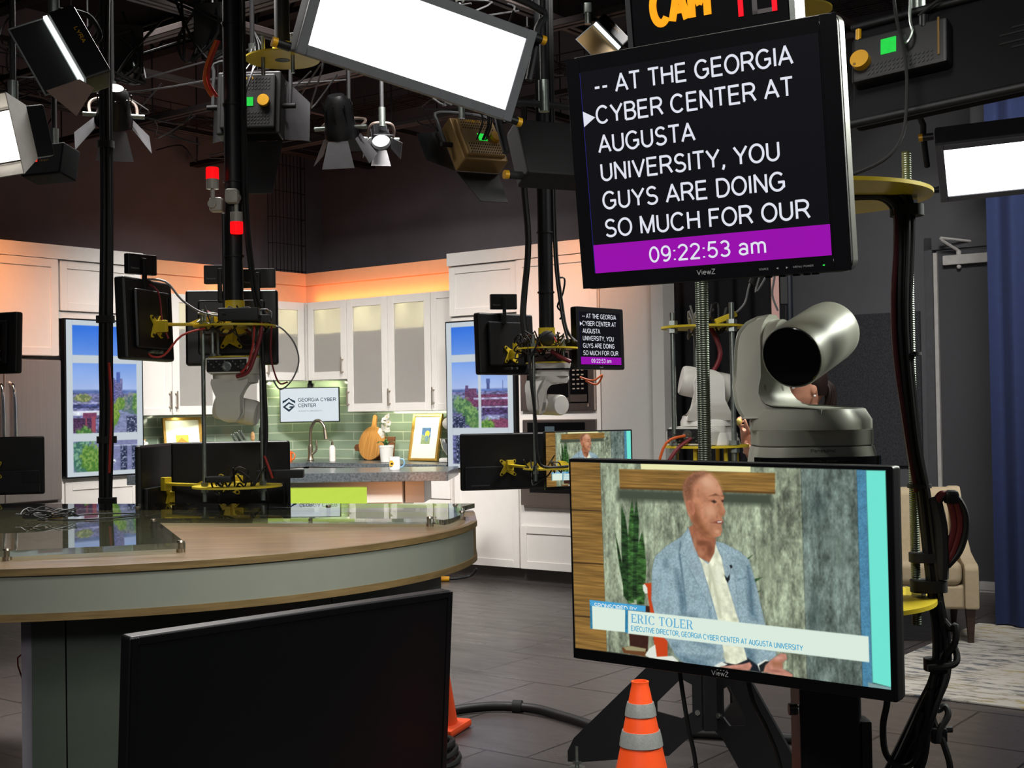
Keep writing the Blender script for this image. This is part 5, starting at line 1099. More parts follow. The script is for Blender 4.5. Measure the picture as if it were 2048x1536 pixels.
# ===================================================== PICTURES ON THE SCREENS (flat, in metres on the screen plane)
PIC=[
('wood',[(-0.3058,0.1789),(-0.2391,0.1785),(-0.2339,-0.1639),(-0.3037,-0.1646)]),
('dark',[(-0.3062,0.0909),(-0.2391,0.0917),(-0.2391,0.0899),(-0.3063,0.0887)]),
('dark',[(-0.3054,-0.0063),(-0.2376,-0.0047),(-0.2376,-0.0068),(-0.3054,-0.0085)]),
('dark',[(-0.3045,-0.1048),(-0.2368,-0.1027),(-0.2365,-0.1048),(-0.3046,-0.1069)]),
('conc',[(-0.2391,0.1785),(0.1545,0.1778),(0.157,-0.1661),(-0.2339,-0.1639)]),
('conc2',[(0.1545,0.1778),(0.2501,0.178),(0.252,-0.1663),(0.157,-0.1661)]),
('bluestrip',[(0.2501,0.178),(0.2658,0.1773),(0.2685,-0.1661),(0.252,-0.1663)]),
('cyan',[(0.2658,0.1773),(0.2975,0.1776),(0.2998,-0.1616),(0.2687,-0.1576)]),
('greyblue',[(0.2605,-0.1581),(0.2998,-0.1616),(0.2997,-0.166),(0.2617,-0.1659)]),
('shadow',[(-0.202,0.1318),(0.0993,0.1346),(0.1033,0.1147),(-0.2026,0.1124)]),
('cream2',[(-0.1523,0.1786),(0.0639,0.1789),(0.0636,0.1689),(-0.1519,0.1686)]),
('wood',[(-0.1982,0.168),(0.1086,0.169),(0.1078,0.1349),(-0.1977,0.1335)]),
('wooddark',[(-0.1977,0.1359),(0.1078,0.1377),(0.1078,0.1344),(-0.1978,0.1323)]),
('leaf',[(-0.2107,0.0552),(-0.2032,0.0287),(-0.1954,-0.0066),(-0.1878,-0.0507),(-0.1849,-0.0728),(-0.1917,-0.063),(-0.2025,-0.0071)]),
('leaf',[(-0.1958,0.1022),(-0.1875,0.0832),(-0.1825,0.0478),(-0.1803,-0.0709),(-0.1952,-0.0603),(-0.1974,0.0231)]),
('leaf2',[(-0.1719,0.1151),(-0.1682,0.0841),(-0.1678,0.0368),(-0.1726,-0.0702),(-0.1849,-0.0713),(-0.1825,0.0478),(-0.1778,0.0896)]),
('leaf',[(-0.1632,0.1139),(-0.1586,0.0787),(-0.1608,0.0372),(-0.1654,-0.0637),(-0.1759,-0.0646),(-0.1701,0.0781)]),
('leaf2',[(-0.1526,0.0583),(-0.1481,0.0321),(-0.1457,-0.0031),(-0.1518,-0.0714),(-0.1674,-0.0728),(-0.1665,-0.0046),(-0.1608,0.0372)]),
('potdark',[(-0.1885,-0.0731),(-0.1397,-0.0733),(-0.1472,-0.155),(-0.1838,-0.156)]),
('tray',[(-0.2025,-0.1536),(-0.1818,-0.1484),(-0.1505,-0.1509),(-0.1509,-0.1639),(-0.1981,-0.1627)]),
('traytop',[(-0.1978,-0.1525),(-0.1818,-0.1484),(-0.1505,-0.1497),(-0.1524,-0.1552),(-0.1926,-0.157)]),
('leaf',[(0.0521,0.0233),(0.0647,0.0311),(0.0536,0.0206)]),
('leaf',[(0.062,-0.0108),(0.0806,-0.0052),(0.065,-0.0161)]),
('leaf',[(0.0645,-0.0328),(0.0785,-0.0275),(0.066,-0.0349)]),
('orange',[(-0.1524,-0.034),(-0.1362,-0.0318),(-0.1305,-0.0754),(-0.1055,-0.127),(-0.1065,-0.1636),(-0.1303,-0.1634),(-0.14,-0.0821),(-0.1449,-0.0502)]),
('white',[(-0.1543,-0.0376),(-0.15,-0.0347),(-0.1447,-0.0413),(-0.1443,-0.0507),(-0.1495,-0.052),(-0.1535,-0.0464)]),
('white',[(-0.1526,-0.1615),(-0.1436,-0.1487),(-0.1313,-0.1406),(-0.1285,-0.1617),(-0.0962,-0.1566),(-0.0831,-0.1662),(-0.144,-0.1649)]),
('jacket',[(-0.0584,0.0692),(-0.0721,0.054),(-0.1044,0.0347),(-0.127,0.0158),(-0.1338,-0.0081),(-0.137,-0.0613),(-0.1299,-0.09),(-0.1222,-0.1185),(-0.1056,-0.1314),(-0.0895,-0.1559),(-0.0699,-0.1681),(-0.0145,-0.1696),(0.0081,-0.159),(0.0399,-0.1469),(0.0644,-0.1553),(0.0752,-0.1554),(0.1014,-0.1377),(0.1032,-0.1246),(0.0846,-0.0865),(0.0777,-0.0567),(0.0681,-0.0159),(0.0567,0.0222),(0.04,0.0351),(0.0089,0.0473),(-0.0054,0.0493),(-0.0316,0.0335)]),
('jacket2',[(-0.0853,-0.0047),(-0.079,-0.0158),(-0.0684,-0.0554),(-0.0677,-0.0899),(-0.0756,-0.0733),(-0.0813,-0.042)]),
('jacket2',[(-0.0809,-0.0854),(-0.068,-0.1015),(-0.0553,-0.1175),(-0.0135,-0.1331),(-0.0555,-0.1262),(-0.0748,-0.108)]),
('jacket2',[(0.0564,0.0111),(0.0634,-0.0162),(0.0612,-0.0443),(0.0695,-0.0769),(0.0574,-0.0725),(0.0525,-0.0227)]),
('jacket2',[(-0.0894,-0.1529),(-0.0695,-0.1536),(-0.0304,-0.1607),(-0.0145,-0.1696),(-0.0699,-0.1681)]),
('jacket2',[(0.042,-0.1243),(0.0621,-0.1277),(0.0644,-0.1553),(0.0491,-0.1501)]),
('pants',[(0.0034,-0.1568),(0.0493,-0.1431),(0.0706,-0.1546),(0.0749,-0.1652),(0.008,-0.1636)]),
('shirt',[(-0.0417,0.0228),(-0.021,0.0085),(-0.0058,0.0351),(0.0081,0.019),(0.0121,-0.009),(0.0339,-0.0775),(0.0435,-0.1269),(0.0492,-0.1464),(0.0271,-0.1574),(0.0082,-0.1562),(0.0027,-0.1257),(-0.0057,-0.0812),(-0.0204,-0.0313)]),
('shirt2',[(-0.021,0.0085),(-0.0177,0.0087),(-0.0017,-0.0496),(0.0023,-0.0804),(-0.0009,-0.0807),(-0.0079,-0.0445)]),
('neck',[(-0.0574,0.0706),(-0.0542,0.0435),(-0.0417,0.0214),(-0.0193,0.012),(-0.0058,0.0336),(-0.0047,0.0521),(-0.0179,0.0627),(-0.0434,0.0785)]),
('shirt',[(-0.0417,0.0222),(-0.021,0.0085),(-0.0323,0.0077),(-0.0386,0.0144)]),
('shirt',[(-0.0062,0.045),(0.0035,0.0243),(0.0038,0.013),(-0.0081,0.0094),(-0.0177,0.0116),(-0.0085,0.0292)]),
('lapel',[(-0.0584,0.0692),(-0.0778,0.0248),(-0.0599,0.0159),(-0.065,0.0112),(-0.0074,-0.0828),(-0.0339,0.0076),(-0.0478,0.0382)]),
('lapel',[(-0.0048,0.0487),(0.0256,0.0244),(0.0191,0.0141),(0.0281,0.0007),(0.0332,-0.0467),(0.0339,-0.0775),(0.0121,-0.009),(0.0051,0.0244)]),
('skin',[(-0.0663,0.1422),(-0.0611,0.1524),(-0.0476,0.1643),(-0.028,0.1671),(-0.012,0.1638),(0.0005,0.1529),(0.0081,0.1376),(0.0125,0.125),(0.0103,0.1137),(0.015,0.1006),(0.0117,0.0948),(0.0069,0.0918),(0.0102,0.084),(0.0062,0.0776),(0.0079,0.0698),(0.0044,0.0597),(-0.0085,0.0548),(-0.0213,0.0563),(-0.0372,0.066),(-0.0531,0.0824),(-0.0594,0.095),(-0.0638,0.1121),(-0.0668,0.1263)]),
('skinlight',[(-0.0281,0.1648),(-0.0136,0.1624),(-0.0011,0.1514),(0.0049,0.1374),(-0.0096,0.1307),(-0.0256,0.1364),(-0.0317,0.1505)]),
('skin2',[(-0.0426,0.1101),(-0.0335,0.0847),(-0.0178,0.0656),(-0.0085,0.0548),(-0.0213,0.0563),(-0.0372,0.066),(-0.0499,0.0811),(-0.051,0.1011)]),
('hair',[(-0.0668,0.1249),(-0.0673,0.1436),(-0.0593,0.1568),(-0.0443,0.1655),(-0.0248,0.1675),(-0.0184,0.1651),(-0.0315,0.1576),(-0.0431,0.1501),(-0.0483,0.1399),(-0.0522,0.1183),(-0.0605,0.1136)]),
('ear',[(-0.0611,0.115),(-0.0538,0.1182),(-0.0464,0.1128),(-0.0442,0.0985),(-0.0476,0.0921),(-0.0544,0.0952),(-0.0591,0.1036)]),
('skin2',[(-0.0569,0.1118),(-0.0516,0.1131),(-0.0492,0.1055),(-0.0501,0.0977),(-0.054,0.1004)]),
('brow',[(-0.0168,0.1259),(-0.0032,0.1309),(0.0037,0.1272),(-0.0033,0.1275)]),
('brow',[(0.0069,0.1274),(0.0126,0.1287),(0.0138,0.1254)]),
('eye',[(-0.0126,0.1175),(-0.0067,0.12),(-0.0011,0.1169),(-0.0063,0.1138)]),
('eye',[(0.0073,0.1192),(0.0111,0.1213),(0.0123,0.118),(0.0091,0.1161)]),
('skin2',[(0.002,0.1119),(0.0039,0.1007),(0.0101,0.0947),(0.006,0.0934),(-0.0009,0.0976)]),
('mouth',[(-0.0084,0.082),(0.0003,0.0852),(0.0102,0.0846),(0.0075,0.0799),(-0.003,0.08)]),
('white',[(-0.0013,0.0835),(0.0076,0.0845),(0.0066,0.0822),(-0.0007,0.0815)]),
('skinlight',[(-0.0231,0.108),(-0.0071,0.1073),(-0.0042,0.0961),(-0.0171,0.0912),(-0.025,0.0994)]),
('mic',[(0.0096,-0.0069),(0.0152,-0.0115),(0.0201,-0.0041),(0.0196,-0.0135),(0.0156,-0.02),(0.012,-0.0146)]),
('mic',[(0.0196,0.0099),(0.0237,0.0116),(0.0258,0.0075),(0.022,0.0047)]),
('white',[(-0.0143,-0.1645),(0.0003,-0.1557),(0.0113,-0.1587),(0.0033,-0.1636),(-0.008,-0.166)]),
('hand',[(-0.0015,-0.1644),(0.0208,-0.159),(0.0397,-0.1554),(0.0538,-0.1504),(0.0577,-0.1555),(0.0534,-0.1638),(0.0394,-0.1652)]),
('white',[(0.0676,-0.1521),(0.0831,-0.1426),(0.0876,-0.1437),(0.0719,-0.1627)]),
('mic',[(0.0706,-0.154),(0.083,-0.1453),(0.0897,-0.1446),(0.0811,-0.163),(0.0728,-0.1632)]),
('hand',[(0.0789,-0.1633),(0.0829,-0.1517),(0.0922,-0.1432),(0.1106,-0.1293),(0.1202,-0.129),(0.1224,-0.1362),(0.1132,-0.1446),(0.1145,-0.1544),(0.1321,-0.1616),(0.1306,-0.1656),(0.1007,-0.1654)]),
('skin2',[(0.0952,-0.1448),(0.1132,-0.1446),(0.1101,-0.1499),(0.098,-0.1513)]),
('banblue',[(-0.2695,-0.0732),(-0.149,-0.0735),(-0.1494,-0.0844),(-0.2687,-0.0847)]),
('bandark',[(-0.2687,-0.0835),(-0.2635,-0.0837),(-0.2641,-0.1259),(-0.2692,-0.1258)]),
('banwhite',[(-0.2643,-0.0837),(-0.1923,-0.0845),(-0.1935,-0.1249),(-0.2641,-0.1259)]),
('bandark',[(-0.1923,-0.0845),(-0.1863,-0.0845),(-0.1875,-0.1266),(-0.1935,-0.1249)]),
('banwhite',[(-0.1863,-0.0848),(0.2636,-0.0852),(0.264,-0.1262),(-0.1875,-0.1266)])]
BLOB=[('hl',-0.0187,0.1508,0.0224,0.0128),('hl',-0.0153,0.1012,0.0122,0.0113),('hl',0.0009,0.1048,0.0044,0.0085),('hl',-0.0018,0.0659,0.0083,0.0051),('hl',-0.0491,0.1098,0.0046,0.0086),('sh',-0.0116,0.1184,0.0096,0.0039),('sh',0.0086,0.1198,0.005,0.0034),('sh',-0.0433,0.0843,0.0131,0.0172),('sh',-0.0269,0.0623,0.0161,0.0063),('sh',-0.0094,0.0808,0.0096,0.0023),('sh',-0.0017,0.0919,0.0038,0.0073),('sh',-0.0519,0.1269,0.0111,0.0172),('sh',-0.0339,0.0704,0.0098,0.0085),('nsh',-0.0313,0.0449,0.0194,0.0086),('nsh',-0.0171,0.0344,0.0097,0.0171),('nhl',-0.046,0.044,0.0059,0.0201),('nhl',-0.035,0.0275,0.0097,0.0086),('jd',-0.0753,-0.0646,0.0073,0.0377),('jd',0.0581,-0.0445,0.008,0.0419),('jd',-0.0301,-0.1521,0.0385,0.0074),('jd',-0.1053,0.0026,0.0102,0.0175),('jl',-0.1049,0.0172,0.0202,0.0087),('jl',-0.1133,-0.0446,0.0135,0.041),('jl',0.042,-0.0067,0.0094,0.0337),('jl',-0.037,-0.047,0.0078,0.0344),('jd',-0.0544,-0.0858,0.0196,0.0173),('jd',-0.02,-0.0769,0.0064,0.0171),('jl',0.0834,-0.1323,0.0121,0.0067),('jd',-0.089,-0.1384,0.0167,0.0116),('sd',-0.0186,-0.0226,0.0045,0.0314),('sl',-0.0006,-0.0099,0.0095,0.0256),('sd',0.0276,-0.0809,0.0094,0.0056),('sd',0.0085,-0.1449,0.0095,0.0113),('hd',0.1009,-0.1593,0.021,0.0044),('hl2',0.1074,-0.1365,0.012,0.0044),('hd',0.0316,-0.1642,0.0188,0.0022),('cd',-0.1614,0.0786,0.038,0.0474),('cl',-0.0845,0.0244,0.0462,0.0465),('cl',0.0902,0.0134,0.0361,0.0719),('cd',0.1318,-0.1146,0.0295,0.0439),('bd',0.1844,0.1194,0.0257,0.043),('bd',0.1741,-0.0615,0.0202,0.0704),('bl',0.2168,0.049,0.0224,0.0641),('cd',-0.1743,0.1135,0.0209,0.0178)]
PCOL = {  # colour, edge softness, grain
 'wood': ('#8a6834', 1, 'wood'), 'wooddark': ('#5e4420', 1, ''), 'dark': ('#2a1e12', 1, ''), 'conc': ('#8c967f', 1, 'conc'), 'conc2': ('#687770', 1, 'conc'), 'bluestrip': ('#4d86a6', 1, 'weave'), 'cyan': ('#72e8d6', 1, ''), 'greyblue': ('#7f9ea0', 1, ''), 'shadow': ('#454e40', 5, ''), 'cream2': ('#eeecb4', 1, ''),
 'leaf': ('#243f20', 1, 'leaf'), 'leaf2': ('#34582a', 1, 'leaf'), 'potdark': ('#3a2018', 1, 'weave'), 'tray': ('#6a4326', 1, ''), 'traytop': ('#9c9670', 1, ''), 'orange': ('#c8441a', 1, ''), 'white': ('#e3e8dc', .8, ''), 'jacket': ('#93abb4', 1, 'weave'), 'jacket2': ('#5d7a88', 7, 'weave'), 'lapel': ('#9ab1ba', 1.4, 'weave'), 'pants': ('#1a2028', 1.5, ''),
 'shirt': ('#e2e6cb', 1, 'fine'), 'shirt2': ('#bfc5a9', 3, ''), 'neck': ('#a0664a', 1.2, 'fine'), 'skin': ('#bb8061', 1, 'fine'), 'skinlight': ('#cf9b7b', 9, ''), 'skin2': ('#95603f', 6, ''), 'hair': ('#8a5c44', 4, 'weave'), 'ear': ('#c27d65', 1.2, ''), 'brow': ('#6d4530', 1.6, ''), 'eye': ('#3c2a24', 1.2, ''), 'mouth': ('#7f3f36', 1.4, ''), 'hand': ('#c68a77', 1, 'fine'), 'mic': ('#1c2022', .8, ''),
 'banblue': ('#4aa6d8', .6, ''), 'bandark': ('#2c7ea8', .6, 'weave'), 'banwhite': ('#dff0e2', .6, '')}
BCOL = {'hl': ('#e2b193', .6), 'sh': ('#7d4c35', .55), 'nsh': ('#744530', .6), 'nhl': ('#b98062', .5), 'jd': ('#4d6874', .5), 'jl': ('#97b5c0', .5), 'sd': ('#b4ba9d', .5), 'sl': ('#f0f2dc', .5), 'hd': ('#8a5548', .6), 'hl2': ('#e0ac9c', .6), 'cd': ('#56604e', .45), 'cl': ('#9ba58b', .45), 'bd': ('#3d4e4c', .45), 'bl': ('#7d8d80', .45)}
def man_raster(nx, ny, unit):
    R = Raster(-.3045, .2985, -.1655, .1785, nx, ny, '#1a1a16')
    N_ = {'wood': R.noise(14, 420, 4, 1)*.7, 'conc': R.noise(30, 14, 4, 2)*.5+R.noise(110, 50, 4, 9)*.7+R.noise(170, 8, 2, 6)*.35+R.noise(330, 200, 2, 8)*.4, 'weave': R.noise(420, 420, 2, 3)*.28+R.noise(40, 60, 3, 13)*.18, 'leaf': R.noise(90, 260, 3, 4)*1.6, 'fine': R.noise(120, 120, 3, 5)*.3, '': None}
    front = False
    for n, p in PIC:
        c, so, g = PCOL[n]
        if n == 'shadow': 
            for b in BLOB:
                if b[0] in ('cd', 'cl', 'bd', 'bl'): R.blob(*b[1:], *BCOL[b[0]])
        if n == 'mic' and not front:
            front = True
            for b in BLOB:
                if b[0] in ('jd', 'jl'): R.blob(*b[1:], *BCOL[b[0]], nz=N_['weave'], amp=1)
        if n == 'ear' : 
            for b in BLOB:
                if b[0] in ('hl', 'sh'): R.blob(*b[1:], *BCOL[b[0]])
        if n == 'lapel':
            for b in BLOB:
                if b[0] in ('nsh', 'nhl', 'sd', 'sl'): R.blob(*b[1:], *BCOL[b[0]])
        if n.startswith('ban') and front is True:
            front = 2
            for b in BLOB:
                if b[0] in ('hd', 'hl2'): R.blob(*b[1:], *BCOL[b[0]])
        if n in ('lapel', 'ear', 'hand', 'jacket'):
            R.put(np.clip((R.sd(p)+.0022)/.0028, 0, 1), {'lapel': '#56707d', 'ear': '#8a5540', 'hand': '#5a4a44', 'jacket': '#4a5a58'}[n], alpha=.55 if n != 'jacket' else .3)
        R.poly(p, c, max(unit, so*.001), N_[g], 1.0)
        if n == 'jacket':   # seam between sleeve and body, pocket
            for a in ([(-.076, .045), (-.079, .02), (-.072, -.03), (-.068, -.075), (-.066, -.075), (-.069, -.03), (-.075, .02), (-.073, .045)], [(.035, -.012), (.052, -.006), (.052, -.008), (.035, -.0145)], [(.052, .012), (.058, -.03), (.060, -.07), (.062, -.07), (.0605, -.03), (.055, .012)]): R.poly(a, '#516a77', .0016, None, 0, .75)
    return R
txtblue = emit('pic_text_blue', '#69aed2', 1); txtblue2 = emit('pic_text_blue_small', '#56a9cc', 1); txtw = emit('pic_text_white', '#e4f0f2', .9)
def serif(mb, word, x0, x1, z0, cap, y, m):
    """slab-serif capitals drawn as bars"""
    G = {'E': (.62, [(.08, 0, .22, 1)], [(.22, .9, .58, 1), (.22, .46, .46, .54), (.22, 0, .6, .1), (.52, .74, .58, .9), (.54, .1, .6, .27), (.42, .38, .46, .62), (0, 0, .1, .05), (0, .95, .1, 1)]),
         'R': (.72, [(.08, 0, .22, 1)], [(0, 0, .3, .05), (0, .95, .1, 1)]), 'I': (.36, [(.11, 0, .25, 1)], [(.02, 0, .34, .05), (.02, .95, .34, 1)]),
         'C': (.70, [], []), 'T': (.64, [(.25, 0, .39, 1)], [(.02, .92, .62, 1), (.02, .74, .07, .92), (.57, .74, .62, .92), (.16, 0, .48, .05)]),
         'O': (.78, [], []), 'L': (.60, [(.08, 0, .22, 1)], [(0, 0, .58, .09), (.51, .09, .58, .3), (0, .95, .3, 1)]), ' ': (.34, [], [])}
    tot = sum(G[c][0]+.04 for c in word); k = (x1-x0)/tot; x = x0
    def B(q): mb.rect(x+q[0]*k, x+q[2]*k, z0+q[1]*cap, z0+q[3]*cap, y, m)
    def bow(cx, cz, rx, rz, tx, tz, a0, a1, n=18):
        o = [(x+(cx+rx*cos(rad(a0+(a1-a0)*j/n)))*k, z0+(cz+rz*sin(rad(a0+(a1-a0)*j/n)))*cap) for j in range(n+1)]
        i = [(x+(cx+(rx-tx)*cos(rad(a0+(a1-a0)*j/n)))*k, z0+(cz+(rz-tz)*sin(rad(a0+(a1-a0)*j/n)))*cap) for j in range(n+1)]
        for j in range(n): mb.flat([o[j], o[j+1], i[j+1], i[j]], y, m)
    for c in word:
        w_, a, b = G[c]
        for q in a+b: B(q)
        if c == 'O': bow(.39, .5, .36, .52, .15, .05, 0, 360, 30)
        if c == 'C': bow(.38, .5, .35, .52, .15, .05, 42, 318, 24); B((.60, .70, .65, .98)); B((.60, .02, .65, .26))
        if c == 'R': bow(.34, .735, .27, .265, .14, .06, -90, 90); B((.2, .94, .36, 1)); B((.2, .47, .36, .52)); mb.flat([(x+.32*k, z0+.48*cap), (x+.46*k, z0+.5*cap), (x+.66*k, z0+.05*cap), (x+.74*k, z0+.04*cap), (x+.74*k, z0), (x+.52*k, z0)], y, m)
        x += (w_+.04)*k
def man_picture(mb, s=1.0, y0=-.0012):
    """the interview picture, scaled by s"""
    big = s > .95; R = man_raster(560, 320, .0008) if big else man_raster(200, 114, .0022)
    R.emit_to(mb, y0, s); y = y0-.0003
    sp = MB(); sp.text('SPONSORED BY', -.2596*s, -.1671*s, -.0868*s, .0095*s, y, txtw, .03); bz = []
    for f in sp.f:      # the lower part of this line is covered by the white panel
        q = [list(sp.v[k]) for k in f]
        for v in q: v[2] = max(v[2], (-.0826 if v[0] > -.1995*s else -.0842)*s)
        mb.poly([tuple(v) for v in q], txtw)
    serif(mb, 'ERIC TOLER', -.1806*s, -.0523*s, -.1062*s, .0158*s, y, txtblue)
    mb.text('EXECUTIVE DIRECTOR, GEORGIA CYBER CENTER AT AUGUSTA UNIVERSITY', -.181*s, .1514*s, -.121*s, .0098*s, y, txtblue2, .02)
def prompt_picture(mb, s=1.0, bright=None, y=-.0016):
    m = emit('prompt_white', '#e6e9f4', .93); p = emit('prompt_purple', '#9a08ae', .95, .02)
    dk_ = emit('prompt_black', '#07070b', 1.0)
    mb.rect(-.1815*s, .179*s, -.1478*s, .1475*s, y+.0004, dk_); mb.rect(-.181*s, .179*s, -.1478*s, -.106*s, y+.0002, p)
    for t_, x1, z in (('-- AT THE GEORGIA', .1427, .1105), ('CYBER CENTER AT', .141, .0688), ('AUGUSTA', -.006, .0265), ('UNIVERSITY, YOU', .1166, -.0145), ('GUYS ARE DOING', .1215, -.0559), ('SO MUCH FOR OUR', .1534, -.0966)):
        mb.text(t_, -.1605*s, x1*s, z*s, .0272*s, y, m, .012)
    mb.text('09:22:53 am', -.0915*s, .0882*s, -.1388*s, .0235*s, y, m, .012)
    mb.flat([(-.1816*s, .0908*s), (-.1617*s, .0797*s), (-.181*s, .0679*s)], y, m)
    mb.rect(-.1818*s, -.1812*s, -.147*s, .146*s, y, emit('prompt_edge', '#2a2a90', .9))

# =====================================================  NEAR CAMERA STAND: prompter above, camera in the middle, monitor below
TEL = T(.272, 1.839, 1.713) @ RZ(-31.88) @ RX(7.21)
MON = T(.348, 2.236, 1.085) @ RZ(-37.85) @ RX(1.37) @ RY(.5)
legend = mat('legend_grey', '#8a8a8a', .5)
tp = thing('prompter_monitor', 'large near prompter monitor showing script lines and a purple clock bar', 'monitor', TEL)
mb = MB(); mb.prism(rrect(.205, .17, .014, 6), 0, .028, black, 'xz', .003); mb.prism(rrect(.204, .169, .014, 6), .004, .014, mat('edge_grey', '#7f7d76', .35, .4), 'xz'); mb.prism(rrect(.150, .12, .02, 6), .028, .06, black, 'xz', .006)
mb.prism(rrect(.206, .171, .015, 6), .006, .026, mat('edge_grey'), 'xz')
part(tp, 'housing', mb)
mb = MB(); frame4(mb, -.2045, .2045, -.1695, .1695, .0, blackgloss, .023, .0012); mb.rect(-.19, .19, -.155, .155, -.0003, blackgloss); part(tp, 'bezel', mb)
mb = MB(); prompt_picture(mb); part(tp, 'screen', mb, 'lit screen with white script text')
mb = MB(); mb.text('ViewZ', -.0184, .0099, -.1615, .0075, -.0016, legend, .01)
for x0, x1, s_ in ((.075, .089, 'SOURCE'), (.124, .137, 'MENU'), (.139, .153, 'POWER')): mb.text(s_, x0, x1, -.1612, .0027, -.0016, MATS['legend_dim'] if 'legend_dim' in MATS else legend)
mb.flat([(.100, -.16), (.103, -.1615), (.103, -.1585)], -.0016, legend); mb.flat([(.117, -.16), (.114, -.1615), (.114, -.1585)], -.0016, legend); mb.bb(.166, .1685, -.0017, -.001, -.1608, -.1598, led_g)
part(tp, 'lettering', mb)
mb = MB()
for x in (.085, .105, .125, .14, .152): mb.bb(x-.004, x+.004, .004, .012, -.1725, -.169, black)
part(tp, 'button', mb)
# tally sign over the prompter
cs = thing('tally_sign', 'black tally sign with amber CAM letters above the near prompter', 'sign', TEL @ T(.012, .03, .172))
mb = MB(); mb.bb(-.118, .118, 0, .07, 0, .125, blackgloss, .003); part(cs, 'housing', mb)
amber = emit('tally_amber', '#ff9d14', 1.25, .1, 60); tred = emit('tally_red', '#ff1222', 1.3, .1, 60); seg_off = mat('segment_off', '#3a3436', .4)
mb = MB(); mb.text('CA#', -.088, .008, .024, .058, -.0012, amber, .045); part(cs, 'lettering', mb, 'amber letters')
mb = MB()
def seg7(x, z, w_, h, on, y=-.0012):
    t_ = .0075
    S = {'a': (x, x+w_, z+h-t_, z+h), 'd': (x, x+w_, z, z+t_), 'g': (x, x+w_, z+h/2-t_/2, z+h/2+t_/2), 'f': (x, x+t_, z+h/2, z+h), 'e': (x, x+t_, z, z+h/2), 'b': (x+w_-t_, x+w_, z+h/2, z+h), 'c': (x+w_-t_, x+w_, z, z+h/2)}
    for k, (a, b, c, d) in S.items(): mb.rect(a, b, c+.0008, d-.0008, y-(.0002 if k in on else 0), tred if k in on else seg_off)
seg7(.0545-.030, .020, .0, .075, '') if False else None
mb.rect(.046, .0535, .019, .056, -.0012, tred); mb.rect(.046, .0535, .058, .095, -.0012, tred)
seg7(.0665, .0175, .036, .076, 'bc'); part(cs, 'digits', mb, 'red segment digits')
part(cs, 'side_bracket', MB().bb(.119, .127, 0, .03, -.02, .125, steel)); part(cs, 'side_bracket', MB().bb(-.127, -.119, .0, .03, -.02, .125, blackmetal))
# frame of the stand: top disc, two threaded rods, lower disc, column
EX, EY = .56, 2.47
st = thing('camera_stand', 'near floor stand with yellow discs carrying the silver camera and two screens', 'camera stand', T(EX, EY, 0))
mb = MB(); disc(mb, .232, 1.752, .007, yellow, 56); part(st, 'upper_disc', mb, 'yellow disc')
mb = MB(); disc(mb, .222, 1.0, .008, yellow, 56); part(st, 'lower_disc', mb, 'yellow disc')
mb = MB(); disc(mb, .12, 1.184, .008, yellow, 40); part(st, 'camera_disc', mb, 'yellow disc')
thread = mat('threaded_steel', '#5f665a', .4, .85, noise=.1)
def threaded(mb, x, y, z0, z1, r=.0092, pitch=.0042):
    prof = [(0, z0)]; z = z0
    while z < z1: prof += [(r*.88, z), (r, z+pitch*.5)]; z += pitch
    prof.append((0, z1)); mb.lathe(prof, thread, 14, T(x, y, 0)); return mb
for x, y, z0, z1 in ((-.2, -.03, .985, 1.80), (.187, -.02, .95, 1.835), (-.19, .09, .985, 1.80)):
    mb = threaded(MB(), x, y, z0, z1); rod = part(st, 'threaded_rod', mb)
    mb = MB()
    for z in (1.764, 1.740, 1.013, .987): mb.cyl((x, y, z-.009), (x, y, z+.009), .018, chrome, 6)
    part(rod, 'nuts', mb, 'hex nuts')
mb = MB(); mb.bb(.19, .206, -.043, -.038, 1.76, 1.776, mat('tape_green', '#4fae78', .6)); part(st, 'tape_tag', mb, 'green tape tag')
for a in (40, 160, 280): part(st, 'spacer', MB().cyl((.07*cos(rad(a)), .07*sin(rad(a)), 1.0), (.07*cos(rad(a)), .07*sin(rad(a)), 1.184), .008, steel, 10))
mb = MB(); mb.prism(rrect(.057, .05, .012, 4), .03, .996, blackmetal, 'xy'); mb.cyl((-.062, -.03, .80), (-.05, -.03, .80), .008, chrome, 10); mb.cyl((-.075, -.03, .80), (-.06, -.03, .80), .011, black, 10); part(st, 'column', mb, M=T(.018, 0, 0))
mb = MB(); mb.bb(.072, .092, -.05, .0, .55, .78, black, .004); part(st, 'outlet_strip', mb)
mb = MB()
for a in (20, 140, 260): mb.box(.24*cos(rad(a)), .24*sin(rad(a)), .02, .48, .06, .036, blackmetal, .008, R=RZ(a))
part(st, 'foot', mb)
mb = MB(); P_ = TEL @ Vector((0, .06, .02)); q = Vector((P_.x-EX, P_.y-EY, P_.z)); mb.tube([(q.x, q.y, q.z), (q.x+.03, q.y+.1, q.z+.01), (-.02, -.16, 1.75)], .02, blackmetal, 10); part(st, 'prompter_arm', mb)
mb = MB(); P_ = MON @ Vector((0, .05, 0)); mb.tube([(P_.x-EX, P_.y-EY, P_.z), (-.03, -.1, 1.04), (0, -.02, 1.02)], .022, blackmetal, 10); part(st, 'monitor_arm', mb)
ptz('large silver robotic camera in the foreground with black round lens', T(EX+.001, EY, 1.189), pan=-37, tilt=17, body=silver, logo=True, rear=False, low=False)
